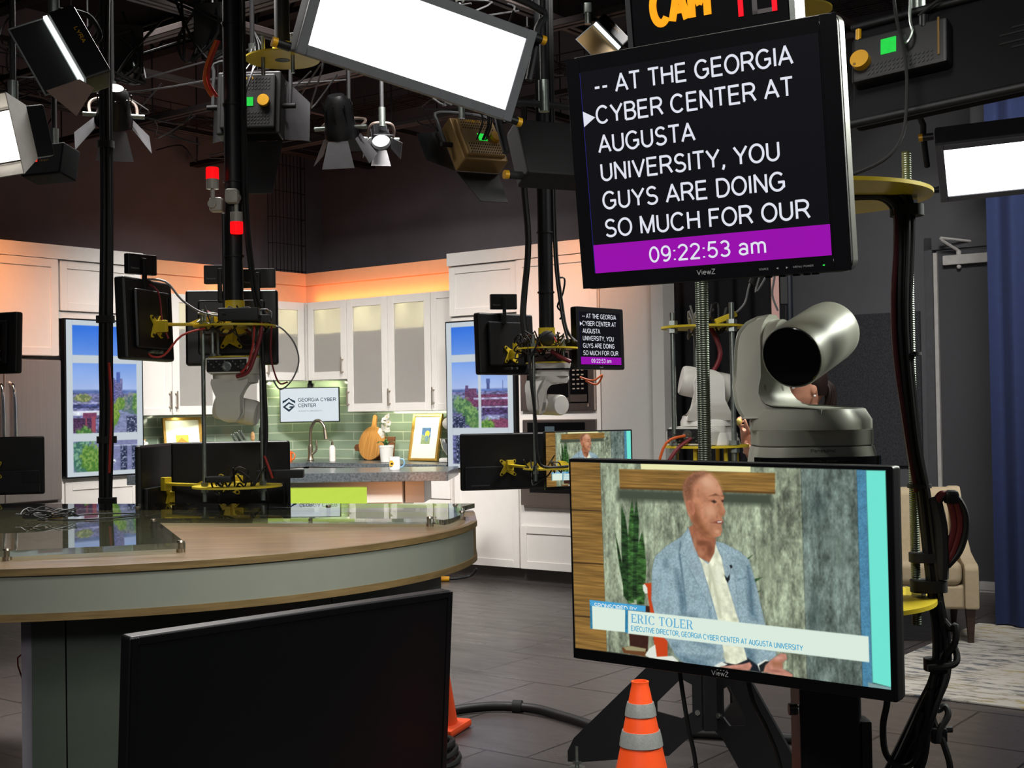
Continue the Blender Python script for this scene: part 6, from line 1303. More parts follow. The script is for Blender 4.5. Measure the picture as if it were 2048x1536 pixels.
# the lower monitor
mo = thing('monitor', 'wide near monitor showing a man in a light blue jacket', 'monitor', MON)
mb = MB(); mb.prism(rrect(.31, .185, .006, 4), 0, .022, black, 'xz', .002); mb.prism(rrect(.309, .184, .006, 4), .003, .03, mat('edge_dark', '#2b2b2a', .4), 'xz'); mb.bb(-.2, .2, .03, .055, -.12, .1, black, .01); part(mo, 'housing', mb)
mb = MB(); mb.rect(-.3085, .3085, -.1835, .1835, -.0006, blackgloss); part(mo, 'bezel', mb)
mb = MB(); man_picture(mb); part(mo, 'screen', mb, 'lit picture of a seated man with a name banner')
mb = MB(); mb.text('ViewZ', -.0195, .0133, -.1802, .0083, -.0015, legend, .008)
for k in range(4): mb.rect(-.009+.006*k, -.0065+.006*k, -.1709, -.1698, -.0015, legend)
part(mo, 'lettering', mb)
# cables strapped to the right rod
def E_(x, y, z): return (EX+x, EY+y, z)
cbn = thing('cable_bundle', 'thick black cable bundle strapped to the right threaded rod of the near stand', 'cable', Matrix())
pathb = [(.06, -.05, 1.752), (.10, -.055, 1.755), (.145, -.05, 1.752), (.170, -.045, 1.725), (.172, -.045, 1.66), (.166, -.045, 1.5), (.180, -.045, 1.3), (.196, -.045, 1.2), (.205, -.045, 1.1), (.214, -.045, 1.0), (.222, -.045, .93), (.218, -.045, .86), (.19, -.045, .80), (.16, -.045, .74), (.13, -.04, .68)]
offs = [(-.010, -.006), (.006, -.012), (.012, .004), (-.004, .010), (0, -.004), (-.014, .004), (.015, -.006)]
for k, (dx, dy) in enumerate(offs):
    mb = MB(); rn = random.Random(k)
    mb.tube([E_(x+dx*.75*(1+.35*sin(i*.7+k)), y+dy, z+(dx*.7 if i < 4 else 0)) for i, (x, y, z) in enumerate(pathb)], (.0048 if k else .006), rubber, 7); part(cbn, 'cable', mb)
mb = MB(); mb.tube([E_(.095, -.05, 1.758), E_(.14, -.05, 1.757), E_(.158, -.05, 1.70), E_(.148, -.05, 1.56), E_(.150, -.05, 1.45), E_(.168, -.05, 1.3), E_(.182, -.05, 1.2)], .005, mat('dark_red_cable', '#4a1118', .5), 7); part(cbn, 'red_cable', mb, 'dark red cable')
for z, x, hw, h in ((1.722, .180, .030, .021), (1.455, .182, .018, .006), (1.21, .192, .021, .007), (1.078, .200, .029, .017), (1.025, .205, .033, .022), (.88, .216, .022, .022)):
    mb = MB(); mb.prism([(EX+x+p[0], EY-.038+p[1]) for p in rrect(hw, .024, .02, 4)], z-h/2, z+h/2, blackmat, 'xy'); part(cbn, 'strap', mb, 'fabric strap')
mb = MB(); mb.tube([E_(.213, -.05, 1.19), E_(.222, -.055, 1.14), E_(.224, -.055, 1.09), E_(.224, -.05, 1.04)], .014, mat('braided_sleeve', '#1b1b1c', .7, noise=.5, scale=400), 9); part(cbn, 'braided_sleeve', mb)
hs = thing('looped_hose', 'dark red hoses looping out beside the right rod of the near stand', 'hose', Matrix())
for k, (dx, m) in enumerate(((0, mat('hose_red', '#5b1a1c', .45)), (.012, rubber), (-.011, MATS['hose_red']))):
    mb = MB(); mb.tube([E_(.214+dx*.2, -.05, 1.155), E_(.222+dx*.3, -.06, 1.19), E_(.240+dx*.6, -.06, 1.195), E_(.255+dx, -.06, 1.165), E_(.257+dx, -.06, 1.13), E_(.246+dx, -.055, 1.09), E_(.230+dx*.5, -.05, 1.062)], .0062, m, 8); part(hs, 'hose', mb)
mb = MB(); mb.box(*E_(.243, -.06, 1.19), .028, .022, .026, black, .008); part(hs, 'clip', mb)
lc = thing('loose_cables', 'black power cables looping down to the plugs on the near stand column', 'cable', Matrix())
LP = [[(.215, 1.0), (.228, .93), (.232, .90), (.226, .86), (.20, .80), (.185, .76), (.17, .70), (.15, .675), (.12, .67)],
      [(.208, .99), (.236, .95), (.243, .955), (.24, .925), (.226, .90)],
      [(.19, .88), (.235, .885), (.246, .90), (.240, .92), (.225, .905), (.205, .86), (.19, .80), (.165, .72), (.14, .70), (.115, .72), (.112, .77), (.12, .82), (.12, .90)],
      [(.195, .84), (.21, .80), (.226, .805), (.230, .79), (.21, .765), (.205, .745)],
      [(.2, .82), (.203, .78), (.214, .75), (.226, .70), (.215, .68), (.19, .64), (.16, .60), (.12, .585), (.10, .585)],
      [(.19, .82), (.184, .74), (.172, .69), (.15, .645), (.12, .625), (.10, .625)],
      [(.18, .80), (.165, .73), (.15, .675), (.13, .665), (.10, .668)]]
for k, L in enumerate(LP):
    mb = MB(); mb.tube([E_(x, -.06+.012*sin(k*2+i), z) for i, (x, z) in enumerate(L)], .0062, rubber, 8, 5); part(lc, 'cable', mb)
mb = MB(); mb.tube([E_(.19, -.06, .765), E_(.235, -.06, .765)], .006, black, 8, 1); mb.box(*E_(.21, -.06, .755), .03, .02, .03, blackmat, .006); part(lc, 'cable_tie', mb)
for z in (.668, .625, .585):
    mb = MB(); mb.bb(EX+.093, EX+.125, EY-.075, EY-.045, z-.015, z+.015, black, .005); mb.cyl(E_(.122, -.06, z), E_(.150, -.06, z), .009, black, 10, .006); part(lc, 'plug', mb)
tc_ = MB(); tc_.tube([(.292, 2.369, .90), (.3, 2.37, .836), (.311, 2.391, .777), (.325, 2.412, .708), (.332, 2.434, .6), (.342, 2.518, .327), (.35, 2.53, .006)], .0042, rubber, 7)
solo('monitor_cable', tc_, 'thin black cable hanging from the near monitor to the floor', 'cable')
tc_ = MB(); tc_.tube([(.411, 2.369, .90), (.424, 2.37, .834), (.453, 2.391, .775), (.479, 2.412, .705), (.491, 2.434, .598), (.507, 2.518, .324), (.51, 2.53, .006)], .0042, rubber, 7)
solo('monitor_cable', tc_, 'thin black cable slanting behind the near monitor toward the column', 'cable')

# =====================================================  SECOND FLOOR STAND with a white camera
FX, FY = .708, 4.80
sd = thing('camera_stand', 'second floor stand with gusset feet carrying the white camera', 'camera stand', T(FX, FY, 0))
mb = MB(); disc(mb, .158, 1.648, .008, yellow, 44); part(sd, 'upper_disc', mb, 'yellow disc')
mb = MB(); disc(mb, .155, 1.213, .008, yellow, 44); part(sd, 'lower_disc', mb, 'yellow disc')
for a, z1 in ((-52, 1.73), (95, 1.70), (205, 1.70)):
    X, Y2 = .136*cos(rad(a)), .136*sin(rad(a)); mb = MB(); mb.cyl((X, Y2, 1.05), (X, Y2, z1), .0095, steel, 12)
    for z in (1.662, 1.634, 1.227, 1.2): mb.cyl((X, Y2, z-.008), (X, Y2, z+.008), .019, steel, 6)
    part(sd, 'rod', mb, 'zinc rod')
for a in (0, 60, 180, 240, 300): part(sd, 'standoff', MB().cyl((.11*cos(rad(a)), .11*sin(rad(a)), 1.06), (.11*cos(rad(a)), .11*sin(rad(a)), 1.209), .008, yellow, 10))
mb = MB(); disc(mb, .155, 1.055, .008, yellow, 40); part(sd, 'base_disc', mb, 'yellow disc')
mb = MB(); mb.bb(-.035, .035, -.035, .035, .18, 1.05, blackmetal, .006); part(sd, 'column', mb)
gp = [(.02, .52), (.13, .50), (.52, .12), (.545, .07), (.545, .03), (.50, .03), (.16, .075), (.02, .18)]
for a in (163, -62, 60):
    A = RZ(a); mb = MB(A)
    hole = [(.07, .34), (.11, .36), (.20, .27), (.20, .235), (.11, .215), (.07, .24)]
    # gusset plate with a window, in four pieces round the opening
    mb.prism([(.02, .52), (.07, .51), (.07, .16), (.02, .18)], -.004, .004, blackmetal, 'xz'); mb.prism([(.07, .51), (.13, .50), (.26, .375), (.20, .27), (.11, .36), (.07, .34)], -.004, .004, blackmetal, 'xz')
    mb.prism([(.26, .375), (.52, .12), (.545, .07), (.545, .03), (.50, .03), (.22, .067), (.20, .235), (.20, .27)], -.004, .004, blackmetal, 'xz'); mb.prism([(.07, .24), (.11, .215), (.20, .235), (.22, .067), (.16, .075), (.07, .16)], -.004, .004, blackmetal, 'xz')
    mb.cyl((.05, -.012, .24), (.05, .012, .24), .01, steel, 8)
    g = part(sd, 'gusset', mb)
    f_ = MB(A); f_.cyl((.51, 0, .012), (.51, 0, .09), .008, steel, 10); f_.cyl((.51, 0, 0), (.51, 0, .012), .03, steel, 20); f_.cyl((.51, 0, .025), (.51, 0, .035), .018, steel, 6); part(g, 'levelling_foot', f_, 'zinc levelling foot')
ptz('white robotic camera standing on the second floor stand', T(FX+.0, FY, 1.217) @ RZ(140), pan=-50, tilt=12, rear=True)
wiring(sd, 31, (.02, .0, 1.69), .09, 3, (rubber, greywire), .004)
mb = MB(); mb.tube([(.02, -.02, 1.65), (.05, -.05, 1.55), (.01, -.06, 1.47), (-.04, -.06, 1.42), (-.04, -.02, 1.35)], .009, red, 8); mb.tube([(-.06, -.1, 1.25), (-.13, -.12, 1.2), (-.17, -.1, 1.1), (-.1, -.05, 1.0)], .007, red, 8); mb.tube([(-.09, -.1, 1.255), (-.16, -.11, 1.23), (-.19, -.1, 1.12), (-.15, -.05, 1.02)], .005, orangewire, 7); mb.tube([(.0, .0, 1.2), (.0, -.02, 1.05)], .009, redbright, 7, 1); part(sd, 'red_cables', mb)
mb = MB(); mb.box(.07, -.06, 1.678, .085, .02, .02, yellow, .004, R=RZ(10) @ RY(-20)); part(sd, 'connector', mb, 'yellow connector')
mb = MB(); mb.tube([(.10, -.06, 1.69), (.14, -.06, 1.73), (.16, -.06, 1.80), (.20, -.06, 1.86), (.22, -.06, 1.83), (.18, -.06, 1.77), (.21, -.06, 1.87), (.23, -.06, 1.92), (.25, -.06, 1.84), (.24, -.06, 1.76), (.26, -.06, 1.7)], .004, greywire, 7); mb.cyl((.166, -.06, 1.80), (.178, -.06, 1.83), .013, blackmat, 10); part(sd, 'grey_cable', mb)

# prompter and programme screen on rig B
pb = thing('prompter_monitor', 'small distant prompter monitor hanging beside the oven tower', 'monitor', T(.492, 7.197, 1.735) @ RZ(47) @ RX(-1))
mb = MB(); mb.prism(rrect(.205, .17, .012, 4), 0, .04, black, 'xz', .003); mb.bb(-.14, .14, .04, .06, -.11, .11, black, .006); part(pb, 'housing', mb)
mb = MB(); prompt_picture(mb, .97); mb.text('ViewZ', -.018, .012, -.162, .008, -.0012, legend); part(pb, 'screen', mb, 'lit screen with script text')
ps = thing('monitor', 'distant programme monitor showing the same man, partly behind the near monitor', 'monitor', T(.433, 7.44, 1.062) @ RZ(22))
mb = MB(); mb.prism(rrect(.273, .165, .005, 3), 0, .03, black, 'xz', .002); mb.bb(-.2, .2, .03, .055, -.13, -.0, black, .006); part(ps, 'housing', mb)
mb = MB(); man_picture(mb, .885); part(ps, 'screen', mb, 'lit picture of a seated man')

# =====================================================  ARMCHAIR
linen = mat('beige_upholstery', '#a8987c', .75, noise=.05, scale=40, bump=.15, bscale=500); legwood = wood('leg_wood', '#2a1a14', '#3d2820', .4, 8)
ch = thing('armchair', 'beige upholstered armchair with sloping arms on the patterned rug', 'armchair', T(2.294, 7.68, .012) @ RZ(-10.7))
mb = MB(); mb.bb(-.30, .30, -.33, .34, .185, .32, linen, .02, 3); part(ch, 'seat_frame', mb)
mb = MB(); mb.bb(-.262, .262, -.345, .26, .315, .455, linen, .045, 4); part(ch, 'seat_cushion', mb)
mb = MB(); mb.prism([(.18, .40), (.22, .80), (.25, .83), (.31, .83), (.35, .79), (.35, .19), (.24, .19)], -.30, .30, linen, 'yz', .02); part(ch, 'backrest', mb)
armp = [(.36, .80), (.33, .835), (.27, .835), (.235, .80), (.16, .69), (.04, .565), (-.10, .485), (-.26, .452), (-.345, .44), (-.365, .415), (-.365, .19), (.36, .19)]
for s in (-1, 1):
    mb = MB(); mb.prism(armp, s*.265, s*.345, linen, 'yz', .014); part(ch, 'arm', mb)
    for y in (-.31, .31):
        mb = MB(); mb.loft([[(s*.30+a*k, y+b*k+(0 if y < 0 else .05*(1-z/.19)), z) for a, b in ((-1, -1), (1, -1), (1, 1), (-1, 1))] for z, k in ((0, .014), (.19, .026))], legwood); part(ch, 'leg', mb)

# =====================================================  PERSON behind the silver camera
def skin_mesh(nodes, edges, sub=2):
    me = bpy.data.meshes.new('sk'); names = list(nodes); me.from_pydata([nodes[n][0] for n in names], [(names.index(a), names.index(b)) for a, b in edges], [])
    ob = bpy.data.objects.new('sk', me); COL.objects.link(ob); md = ob.modifiers.new('s', 'SKIN'); md.use_smooth_shade = True
    for k, n in enumerate(names):
        r = nodes[n][1]; r = r if isinstance(r, tuple) else (r, r); me.skin_vertices[0].data[k].radius = r; me.skin_vertices[0].data[k].use_root = (k == 0)
    sb = ob.modifiers.new('b', 'SUBSURF'); sb.levels = sb.render_levels = sub
    dg = bpy.context.evaluated_depsgraph_get(); m2 = bpy.data.meshes.new_from_object(ob.evaluated_get(dg)); bpy.data.objects.remove(ob)
    vs = [v.co.copy() for v in m2.vertices]; fs = [list(p.vertices) for p in m2.polygons]; bpy.data.meshes.remove(m2); return vs, fs
PM = T(1.575, 7.0, 0) @ RZ(-82)
pe = thing('person', 'woman in a dark top with brown ponytail behind the silver camera, hand raised', 'person', PM)
skinm = mat('skin', '#c58d72', .5, noise=.05, scale=30)
N = {'pelvis': ((0, .03, .84), (.13, .10)), 'waist': ((0, .02, .98), (.115, .085)), 'chest': ((0, .02, 1.14), (.125, .10)), 'neck0': ((0, .03, 1.275), .055), 'neck1': ((0, .012, 1.335), .048), 'skull': ((0, 0, 1.40), .055)}
Ed = [('pelvis', 'waist'), ('waist', 'chest'), ('chest', 'neck0'), ('neck0', 'neck1'), ('neck1', 'skull')]
def limb(pref, pts, start):
    prev = start
    for k, (p, r) in enumerate(pts):
        N[pref+str(k)] = (p, r); Ed.append((prev, pref+str(k))); prev = pref+str(k)
    return prev
for s, tg in ((-1, 'l'), (1, 'r')):
    limb('leg'+tg, [((s*.085, .02, .76), .085), ((s*.09, .0, .45), .056), ((s*.09, .04, .25), .05), ((s*.09, .05, .07), .036), ((s*.095, -.05, .03), (.036, .028)), ((s*.1, -.14, .022), (.03, .02))], 'pelvis')
# right arm folded across, left hand raised in front of the chin holding a small pale thing
w0 = limb('armr', [((.13, .03, 1.24), .05), ((.19, .0, 1.06), .04), ((.16, -.17, .99), .034), ((.06, -.28, 1.05), .025), ((.02, -.31, 1.09), (.030, .018))], 'chest')
w1 = limb('arml', [((-.13, .03, 1.24), .05), ((-.17, -.06, 1.05), .04), ((-.12, -.24, 1.02), .034), ((-.06, -.32, 1.13), .025), ((-.04, -.335, 1.20), (.032, .020))], 'chest')
for k, (dx, L) in enumerate(((-.026, .062), (-.009, .072), (.009, .068), (.026, .054))):
    b = Vector((-.04+dx, -.345, 1.245-.006*abs(k-1.5)))
    limb('fl%d' % k, [(tuple(b), .0098), (tuple(b+Vector((.004, -.026, .028-.012*k/3))), .0088), (tuple(b+Vector((.012, -.020, .052-.014*k))), .0078), (tuple(b+Vector((.016, .006, .058-.014*k))), .007)], w1)
limb('tl', [((-.005, -.325, 1.215), .012), ((.018, -.345, 1.25), .010), ((.012, -.352, 1.285), .0085)], w1)
for k, (dx, L) in enumerate(((-.024, .06), (-.008, .07), (.008, .066), (.024, .052))):
    b = Vector((.01+.4*dx, -.335, 1.12+dx)); limb('fr%d' % k, [(tuple(b), .0095), (tuple(b+Vector((-.03, -.012, .01))), .0085), (tuple(b+Vector((-.05, .004, .012))), .0075)], w0)
limb('tr', [((.03, -.33, 1.13), .011), ((.012, -.352, 1.155), .009)], w0)
sv, sf = skin_mesh(N, Ed)
mb = MB(); mb.add(sv, sf, skinm)
# head: stacked profile rings (front is -y)
hr = [(1.335, .040, .052, .005), (1.350, .048, .068, -.012), (1.365, .055, .083, -.018), (1.39, .064, .093, -.012), (1.415, .069, .097, -.004), (1.44, .073, .100, .0), (1.465, .075, .101, .003), (1.49, .075, .1, .005), (1.515, .071, .094, .008), (1.54, .059, .078, .012), (1.556, .038, .05, .014), (1.562, .012, .016, .014)]
mb.loft([[(hx*cos(2*pi*k/28), cy+hy_*sin(2*pi*k/28)*(1 if sin(2*pi*k/28) > 0 else .94), z) for k in range(28)] for z, hx, hy_, cy in hr], skinm)
mb.loft([[(x*w_, -.094-d, z) for x in (-1, 0, 1)]+[(0, -.07, z)] for z, w_, d in ((1.448, .004, .0), (1.43, .007, .008), (1.412, .012, .018), (1.402, .014, .014), (1.396, .008, .0))], skinm)
for s in (-1, 1): mb.ball((s*.073, .012, 1.432), .028, skinm, 12, .28, .62, 1.0)
mb.ball((0, -.09, 1.375), .018, skinm, 12, 1.2, .5, .5); mb.ball((0, -.083, 1.352), .02, skinm, 12, 1, .7, .7)
bo = part(pe, 'body', mb); rm = bo.modifiers.new('r', 'REMESH'); rm.mode = 'VOXEL'; rm.voxel_size = .0048; rm.use_smooth_shade = True
sm_ = bo.modifiers.new('s', 'SMOOTH'); sm_.factor = .5; sm_.iterations = 3
mb = MB()
for s in (-1, 1):
    mb.ball((s*.03, -.088, 1.445), .011, mat('eye_white', '#d8d2cc', .3), 10); mb.ball((s*.03, -.096, 1.445), .0055, mat('iris_dark', '#2b1b12', .3), 8)
    mb.tube([(s*.014, -.097, 1.466), (s*.032, -.097, 1.471), (s*.05, -.086, 1.465)], .003, mat('brow_dark', '#2a1a12', .7), 5)
mb.ball((0, -.0985, 1.372), .006, mat('lips', '#8e4a44', .5), 10, 2.6, .6, .9)
part(pe, 'face_details', mb)
hairm = mat('dark_hair', '#20130e', .5, noise=.4, scale=60, stretch=(8, 8, 1))
mb = MB(); hr2 = [(1.40, .06, .05, .055), (1.43, .072, .062, .048), (1.46, .080, .085, .028), (1.49, .081, .098, .016), (1.52, .078, .1, .012), (1.545, .066, .087, .014), (1.566, .043, .058, .016), (1.574, .012, .016, .016)]
mb.loft([[(hx*cos(2*pi*k/28), cy+hy_*sin(2*pi*k/28), z) for k in range(28)] for z, hx, hy_, cy in hr2], hairm)
rn = random.Random(9)
for k in range(16):
    a = rn.uniform(-1, 1); b = rn.uniform(-1, 1); mb.tube([(.03*a, .085+.02*b, 1.47+.01*b), (.035*a, .125+.02*b, 1.45), (.045*a, .135+.028*b, 1.40), (.042*a+.01*b, .125+.03*b, 1.34), (.035*a, .115+.03*b, 1.29+.02*a)], lambda t: .014*(1-.6*t), hairm, 7, 3)
part(pe, 'hair', mb)
mb = MB(); mb.ball((-.079, .012, 1.398), .0075, mat('pearl', '#e9e4da', .2), 12); mb.ball((.079, .012, 1.398), .0075, MATS['pearl'], 12); part(pe, 'pearl_earring', mb, 'white pearl earrings')
topm = mat('dark_top', '#141214', .85, noise=.2)
def body_rings(rows, n=26): return [[(cx+hx*cos(2*pi*k/n), cy+hy_*sin(2*pi*k/n), z) for k in range(n)] for z, hx, hy_, cx, cy in rows]
mb = MB(); mb.loft(body_rings([(.77, .168, .128, 0, .03), (.80, .170, .130, 0, .03), (.88, .162, .122, 0, .03), (.97, .138, .105, 0, .022), (1.05, .142, .112, 0, .02), (1.14, .158, .122, 0, .018), (1.21, .166, .108, 0, .024), (1.255, .135, .082, 0, .03), (1.283, .075, .062, 0, .03), (1.292, .062, .056, 0, .027)]), topm)
for s_, sg in ((-1, 'arml'), (1, 'armr')):
    a, b = Vector(N[sg+'0'][0]), Vector(N[sg+'1'][0]); c = Vector(N[sg+'2'][0]); mb.tube([tuple(a+Vector((-s_*.05, 0, -.02))), tuple(a), tuple(a.lerp(b, .5)), tuple(b), tuple(b.lerp(c, .25))], lambda t: .062-.014*t, topm, 14, 5); mb.ball(tuple(a), .064, topm, 14)
part(pe, 'top', mb)
trm = mat('dark_trousers', '#17181c', .8); mb = MB()
mb.loft(body_rings([(.70, .150, .118, 0, .03), (.74, .166, .126, 0, .03), (.82, .160, .120, 0, .03), (.90, .146, .110, 0, .03)]), trm)
for s_ in (-1, 1): mb.loft(body_rings([(.05, .052, .058, s_*.09, .045), (.10, .054, .060, s_*.09, .045), (.25, .060, .064, s_*.09, .04), (.45, .066, .070, s_*.09, .0), (.62, .082, .088, s_*.084, .015), (.76, .090, .105, s_*.075, .028)], 18), trm)
part(pe, 'trousers', mb)
for s_ in (-1, 1): mb = MB(); mb.ball((s_*.097, -.05, .032), .05, mat('shoe_black', '#121214', .4), 16, 1.0, 2.5, .62); mb.box(s_*.097, -.05, .008, .085, .24, .016, MATS['shoe_black'], .007); part(pe, 'shoe', mb)
mb = MB(); mb.ball((-.022, -.372, 1.268), .02, mat('pale_yellow', '#d6c06a', .5), 14, 1.1, .8, 1); solo('held_snack', mb, 'small pale yellow thing held in the raised hand of the woman', 'snack', PM)

# =====================================================  LIGHTING GRID AND FIXTURES
GZ = 3.62
rail = mat('grid_rail', '#2e2827', .5, .4); darkrail = mat('grid_dark', '#242325', .6, .3)
def gridrail(label, a, b, z, double=True, m=None):
    mb = MB(); a, b = Vector((*a, z)), Vector((*b, z)); d = (b-a); L = d.length; an = math.degrees(atan2(d.y, d.x)); mb.M = T(*a) @ RZ(an)
    for y in ((-.028, .028) if double else (0,)): mb.bb(0, L, y-.02, y+.02, -.02, .02, m or rail, .004, 1)
    for k in range(int(L/1.2)+1): mb.cyl((min(L, k*1.2+.05), 0, .02), (min(L, k*1.2+.05), 0, 4.70-z), .006, darkrail, 6)
    solo('grid_rail', mb, label, 'rail', KM, 'dark lighting grid rails under the ceiling')
for y in (-1.1, -2.5, -3.9, -5.2): gridrail('dark lighting grid rail under the ceiling', (-.3, y), (9.5, y), GZ)
for x in (.6, 1.9, 3.2, 4.7, 6.0): gridrail('dark lighting grid rail under the ceiling', (x, -7.5), (x, .3), GZ+.06, double=x != 1.9)
def wiretray(label, a, b, z, w_=.36, n=9, M=KM, vert=False):
    mb = MB(); a, b = Vector(a), Vector(b); L = (b-a).length
    A = T(*a) @ ((Vector((1, 0, 0)).rotation_difference((b-a).normalized())).to_matrix().to_4x4()); mb.M = A
    for k in range(n): mb.cyl((0, -w_/2+w_*k/(n-1), 0), (L, -w_/2+w_*k/(n-1), 0), .0045, rail, 6)
    for s in (-1, 1): mb.cyl((0, s*w_/2, .06), (L, s*w_/2, .06), .0045, rail, 6)
    for k in range(int(L/.25)+1):
        mb.tube([(k*.25, -w_/2, .06), (k*.25, -w_/2, -.004), (k*.25, w_/2, -.004), (k*.25, w_/2, .06)], .004, rail, 5, 1)
    return solo('cable_tray', mb, label, 'cable tray', M)
wiretray('wire basket cable tray overhead at the left under the ceiling', (.35, -6.5, 3.85), (.35, .3, 3.85), 0)
wiretray('wire basket cable tray running overhead across the back', (.3, -.6, 3.95), (6.4, -.6, 3.95), 0)
wiretray('vertical wire cable tray on the dark wall above the kitchen corner', (-.02, -.20, 2.45), (-.02, -.20, 4.4), 0, w_=.42, n=10)
for k, y in enumerate((-1.8, -3.3, -4.9, -6.4)):
    mb = MB(); mb.bb(-.35, 10.5, y-.06, y+.06, 4.42, 4.46, darkrail); mb.bb(-.35, 10.5, y-.06, y+.06, 4.62, 4.68, darkrail)
    for j in range(27): x = -.3+.4*j; mb.cyl((x, y, 4.45), (x+.2, y, 4.63), .012, darkrail, 6); mb.cyl((x+.2, y, 4.63), (x+.4, y, 4.45), .012, darkrail, 6)
    struct('trim_%d' % (10+k), mb, KM)
mb = MB(); mb.bb(6.5, 10.9, -.45, .2, 3.05, 3.6, mat('air_duct', '#2c2c2f', .5, .3), .02)
solo('air_duct', mb, 'large dark rectangular air duct under the ceiling at the right', 'duct', KM)
ptape = None
def hang(par, M, p, top=GZ):
    """a drop rod from a fixture point p (fixture frame) up to the grid"""
    w_ = M @ Vector(p); inv = M.inverted(); mb = MB(inv); mb.cyl(w_, (w_.x, w_.y, top), .012, darkrail, 10); mb.box(w_.x, w_.y, top-.03, .05, .05, .06, steel, .008); mb.cyl((w_.x, w_.y, w_.z-.02), (w_.x, w_.y, w_.z+.09), .02, steel, 12)
    part(par, 'hanger', mb)
def flap(par, hinge, length, d_in, w0, w1, M, m=None, name='barn_door'):
    """barn door: trapezoid in the xz plane of M, growing along +z"""
    mb = MB(M); mb.prism([(-w0/2, 0), (w0/2, 0), (w1/2, length), (-w1/2, length)], -.0015, .0015, m or blackmetal, 'xz'); return part(par, name, mb)
def softpanel(label, M, w_, h, knobs=True, top=GZ):
    t = thing('soft_panel_light', label, 'light', M); mb = MB(); fr_ = .03
    mb.box(0, .055, 0, w_+2*fr_, .09, h+2*fr_, darkrail, .008); part(t, 'housing', mb)
    mb = MB(); frame4(mb, -w_/2-fr_, w_/2+fr_, -h/2-fr_, h/2+fr_, .012, mat('panel_frame', '#5a5b60', .4, .4), fr_, .016); part(t, 'frame', mb)
    mb = MB(); mb.rect(-w_/2, w_/2, -h/2, h/2, .002, lampwhite); part(t, 'diffuser', mb, 'glowing white diffuser')
    X = w_/2+.07; mb = MB(); mb.tube([(-X, .05, 0), (-X, .10, h/2+.05), (-X+.04, .13, h/2+.12), (X-.04, .13, h/2+.12), (X, .10, h/2+.05), (X, .05, 0)], .012, blackmetal, 9); part(t, 'yoke', mb)
    for s in (-1, 1):
        for z in (-h/2-.02, h/2+.02): mb = MB(); mb.cyl((s*(w_/2+.035), .06, z), (s*(w_/2+.075), .06, z), .014, blackmetal, 12); mb.cyl((s*(w_/2+.075), .06, z), (s*(w_/2+.09), .06, z), .015, gold, 12); part(t, 'knob', mb, 'gold-tipped knob')
    mb = MB(); hang(t, M, (0, .13, h/2+.12), top); return t
S1 = T(-.256, 3.905, 2.467) @ RZ(23.6) @ RX(16.2) @ RY(12.3)
softpanel('large glowing soft panel light hanging at the top centre', S1, .65, .225, top=3.7)
S2 = T(2.05, 5.02, 2.27) @ RZ(-17) @ RX(57) @ RY(-4)
softpanel('glowing soft panel light at the right edge over the navy curtain', S2, .70, .27, top=3.7)
def panel(label, M, w_, h, body=None, doors=True, back=True, wordm='', flaps=(35, 35, 35, 35), top=GZ, d=.11, flm=None):
    """LED panel fixture seen from the back: the lit face is +y... front -y is the control side"""
    body = body or blackmetal
    t = thing('panel_light', label, 'light', M); mb = MB(); mb.box(0, d/2, 0, w_, d, h, body, .012, 2); mb.box(0, -.008, 0, w_*.86, .03, h*.86, body, .012, 2); part(t, 'housing', mb)
    for s in (1, -1):
        mb = MB()
        for r in range(4):
            for c in range(14): x = -w_*.33+w_*.66*c/13; z = s*(h*.19+.018*r); mb.prism([(x-.006, z-.004), (x, z-.005), (x+.006, z+.004), (x, z+.005)], -.0245, -.023, blackmat, 'xz')
        part(t, 'vent', mb)
    mb = MB(); mb.bb(-.02, .03, -.026, -.022, -.028, .018, lcd); part(t, 'control_screen', mb, 'bright green control screen')
    mb = MB(); mb.cyl((.085, -.024, -.004), (.085, -.045, -.004), .03, gold, 24); part(t, 'dimmer_knob', mb, 'round gold dimmer knob')
    mb = MB(); mb.text('ikan', -.07, .03, h*.33, .022, -.0245, gold, .03); part(t, 'lettering', mb, 'gold lettering')
    X = w_/2+.035; mb = MB(); mb.tube([(-X, .06, 0), (-X, .06, h*.5), (-X+.03, .06, h/2+.08), (X-.03, .06, h/2+.08), (X, .06, h*.5), (X, .06, 0)], .010, darkgrey, 8)
    for s in (-1, 1): mb.cyl((s*(w_/2-.01), .06, 0), (s*(X+.03), .06, 0), .014, blackmat, 12)
    part(t, 'yoke', mb)
    if doors:
        A = T(0, d, 0)
        fl = mat('flap_grey', '#5d5c5f', .45, .3)
        for k, (a, o, wd, L) in enumerate(((0, h/2, w_, h*.7), (180, h/2, w_, h*.8), (90, w_/2, h, w_*.6), (270, w_/2, h, w_*.6))):
            flap(t, None, L, 0, wd*.95, wd*.62, A @ RY(a) @ T(0, 0, o) @ RX(-(90-flaps[k])), flm or (fl if k > 1 else blackmetal))
        mb = MB(); mb.rect(-w_/2+.02, w_/2-.02, -h/2+.02, h/2-.02, d+.002, lampstrip); part(t, 'diffuser', mb, 'lit diffuser')
    mb = MB(); rn = random.Random(len(label))
    for k in range(4): a = rn.uniform(-.1, .1); mb.tube([(a, -.03, -.03), (a+.02, -.09, .02), (a+.05, -.08, h*.4), (.02*k, .03, h/2+.12), (0, .06, h/2+.25)], .005, rubber, 6)
    part(t, 'leads', mb); hang(t, M, (0, .06, h/2+.08), top); return t
panel('tan backed panel light with barn doors hanging below the large soft panel', T(-.152, 6.912, 2.787) @ RZ(33.9) @ RX(-30) @ RY(-1.8), .28, .28, tan, flaps=(20, 100, 20, 95), flm=blackmetal)
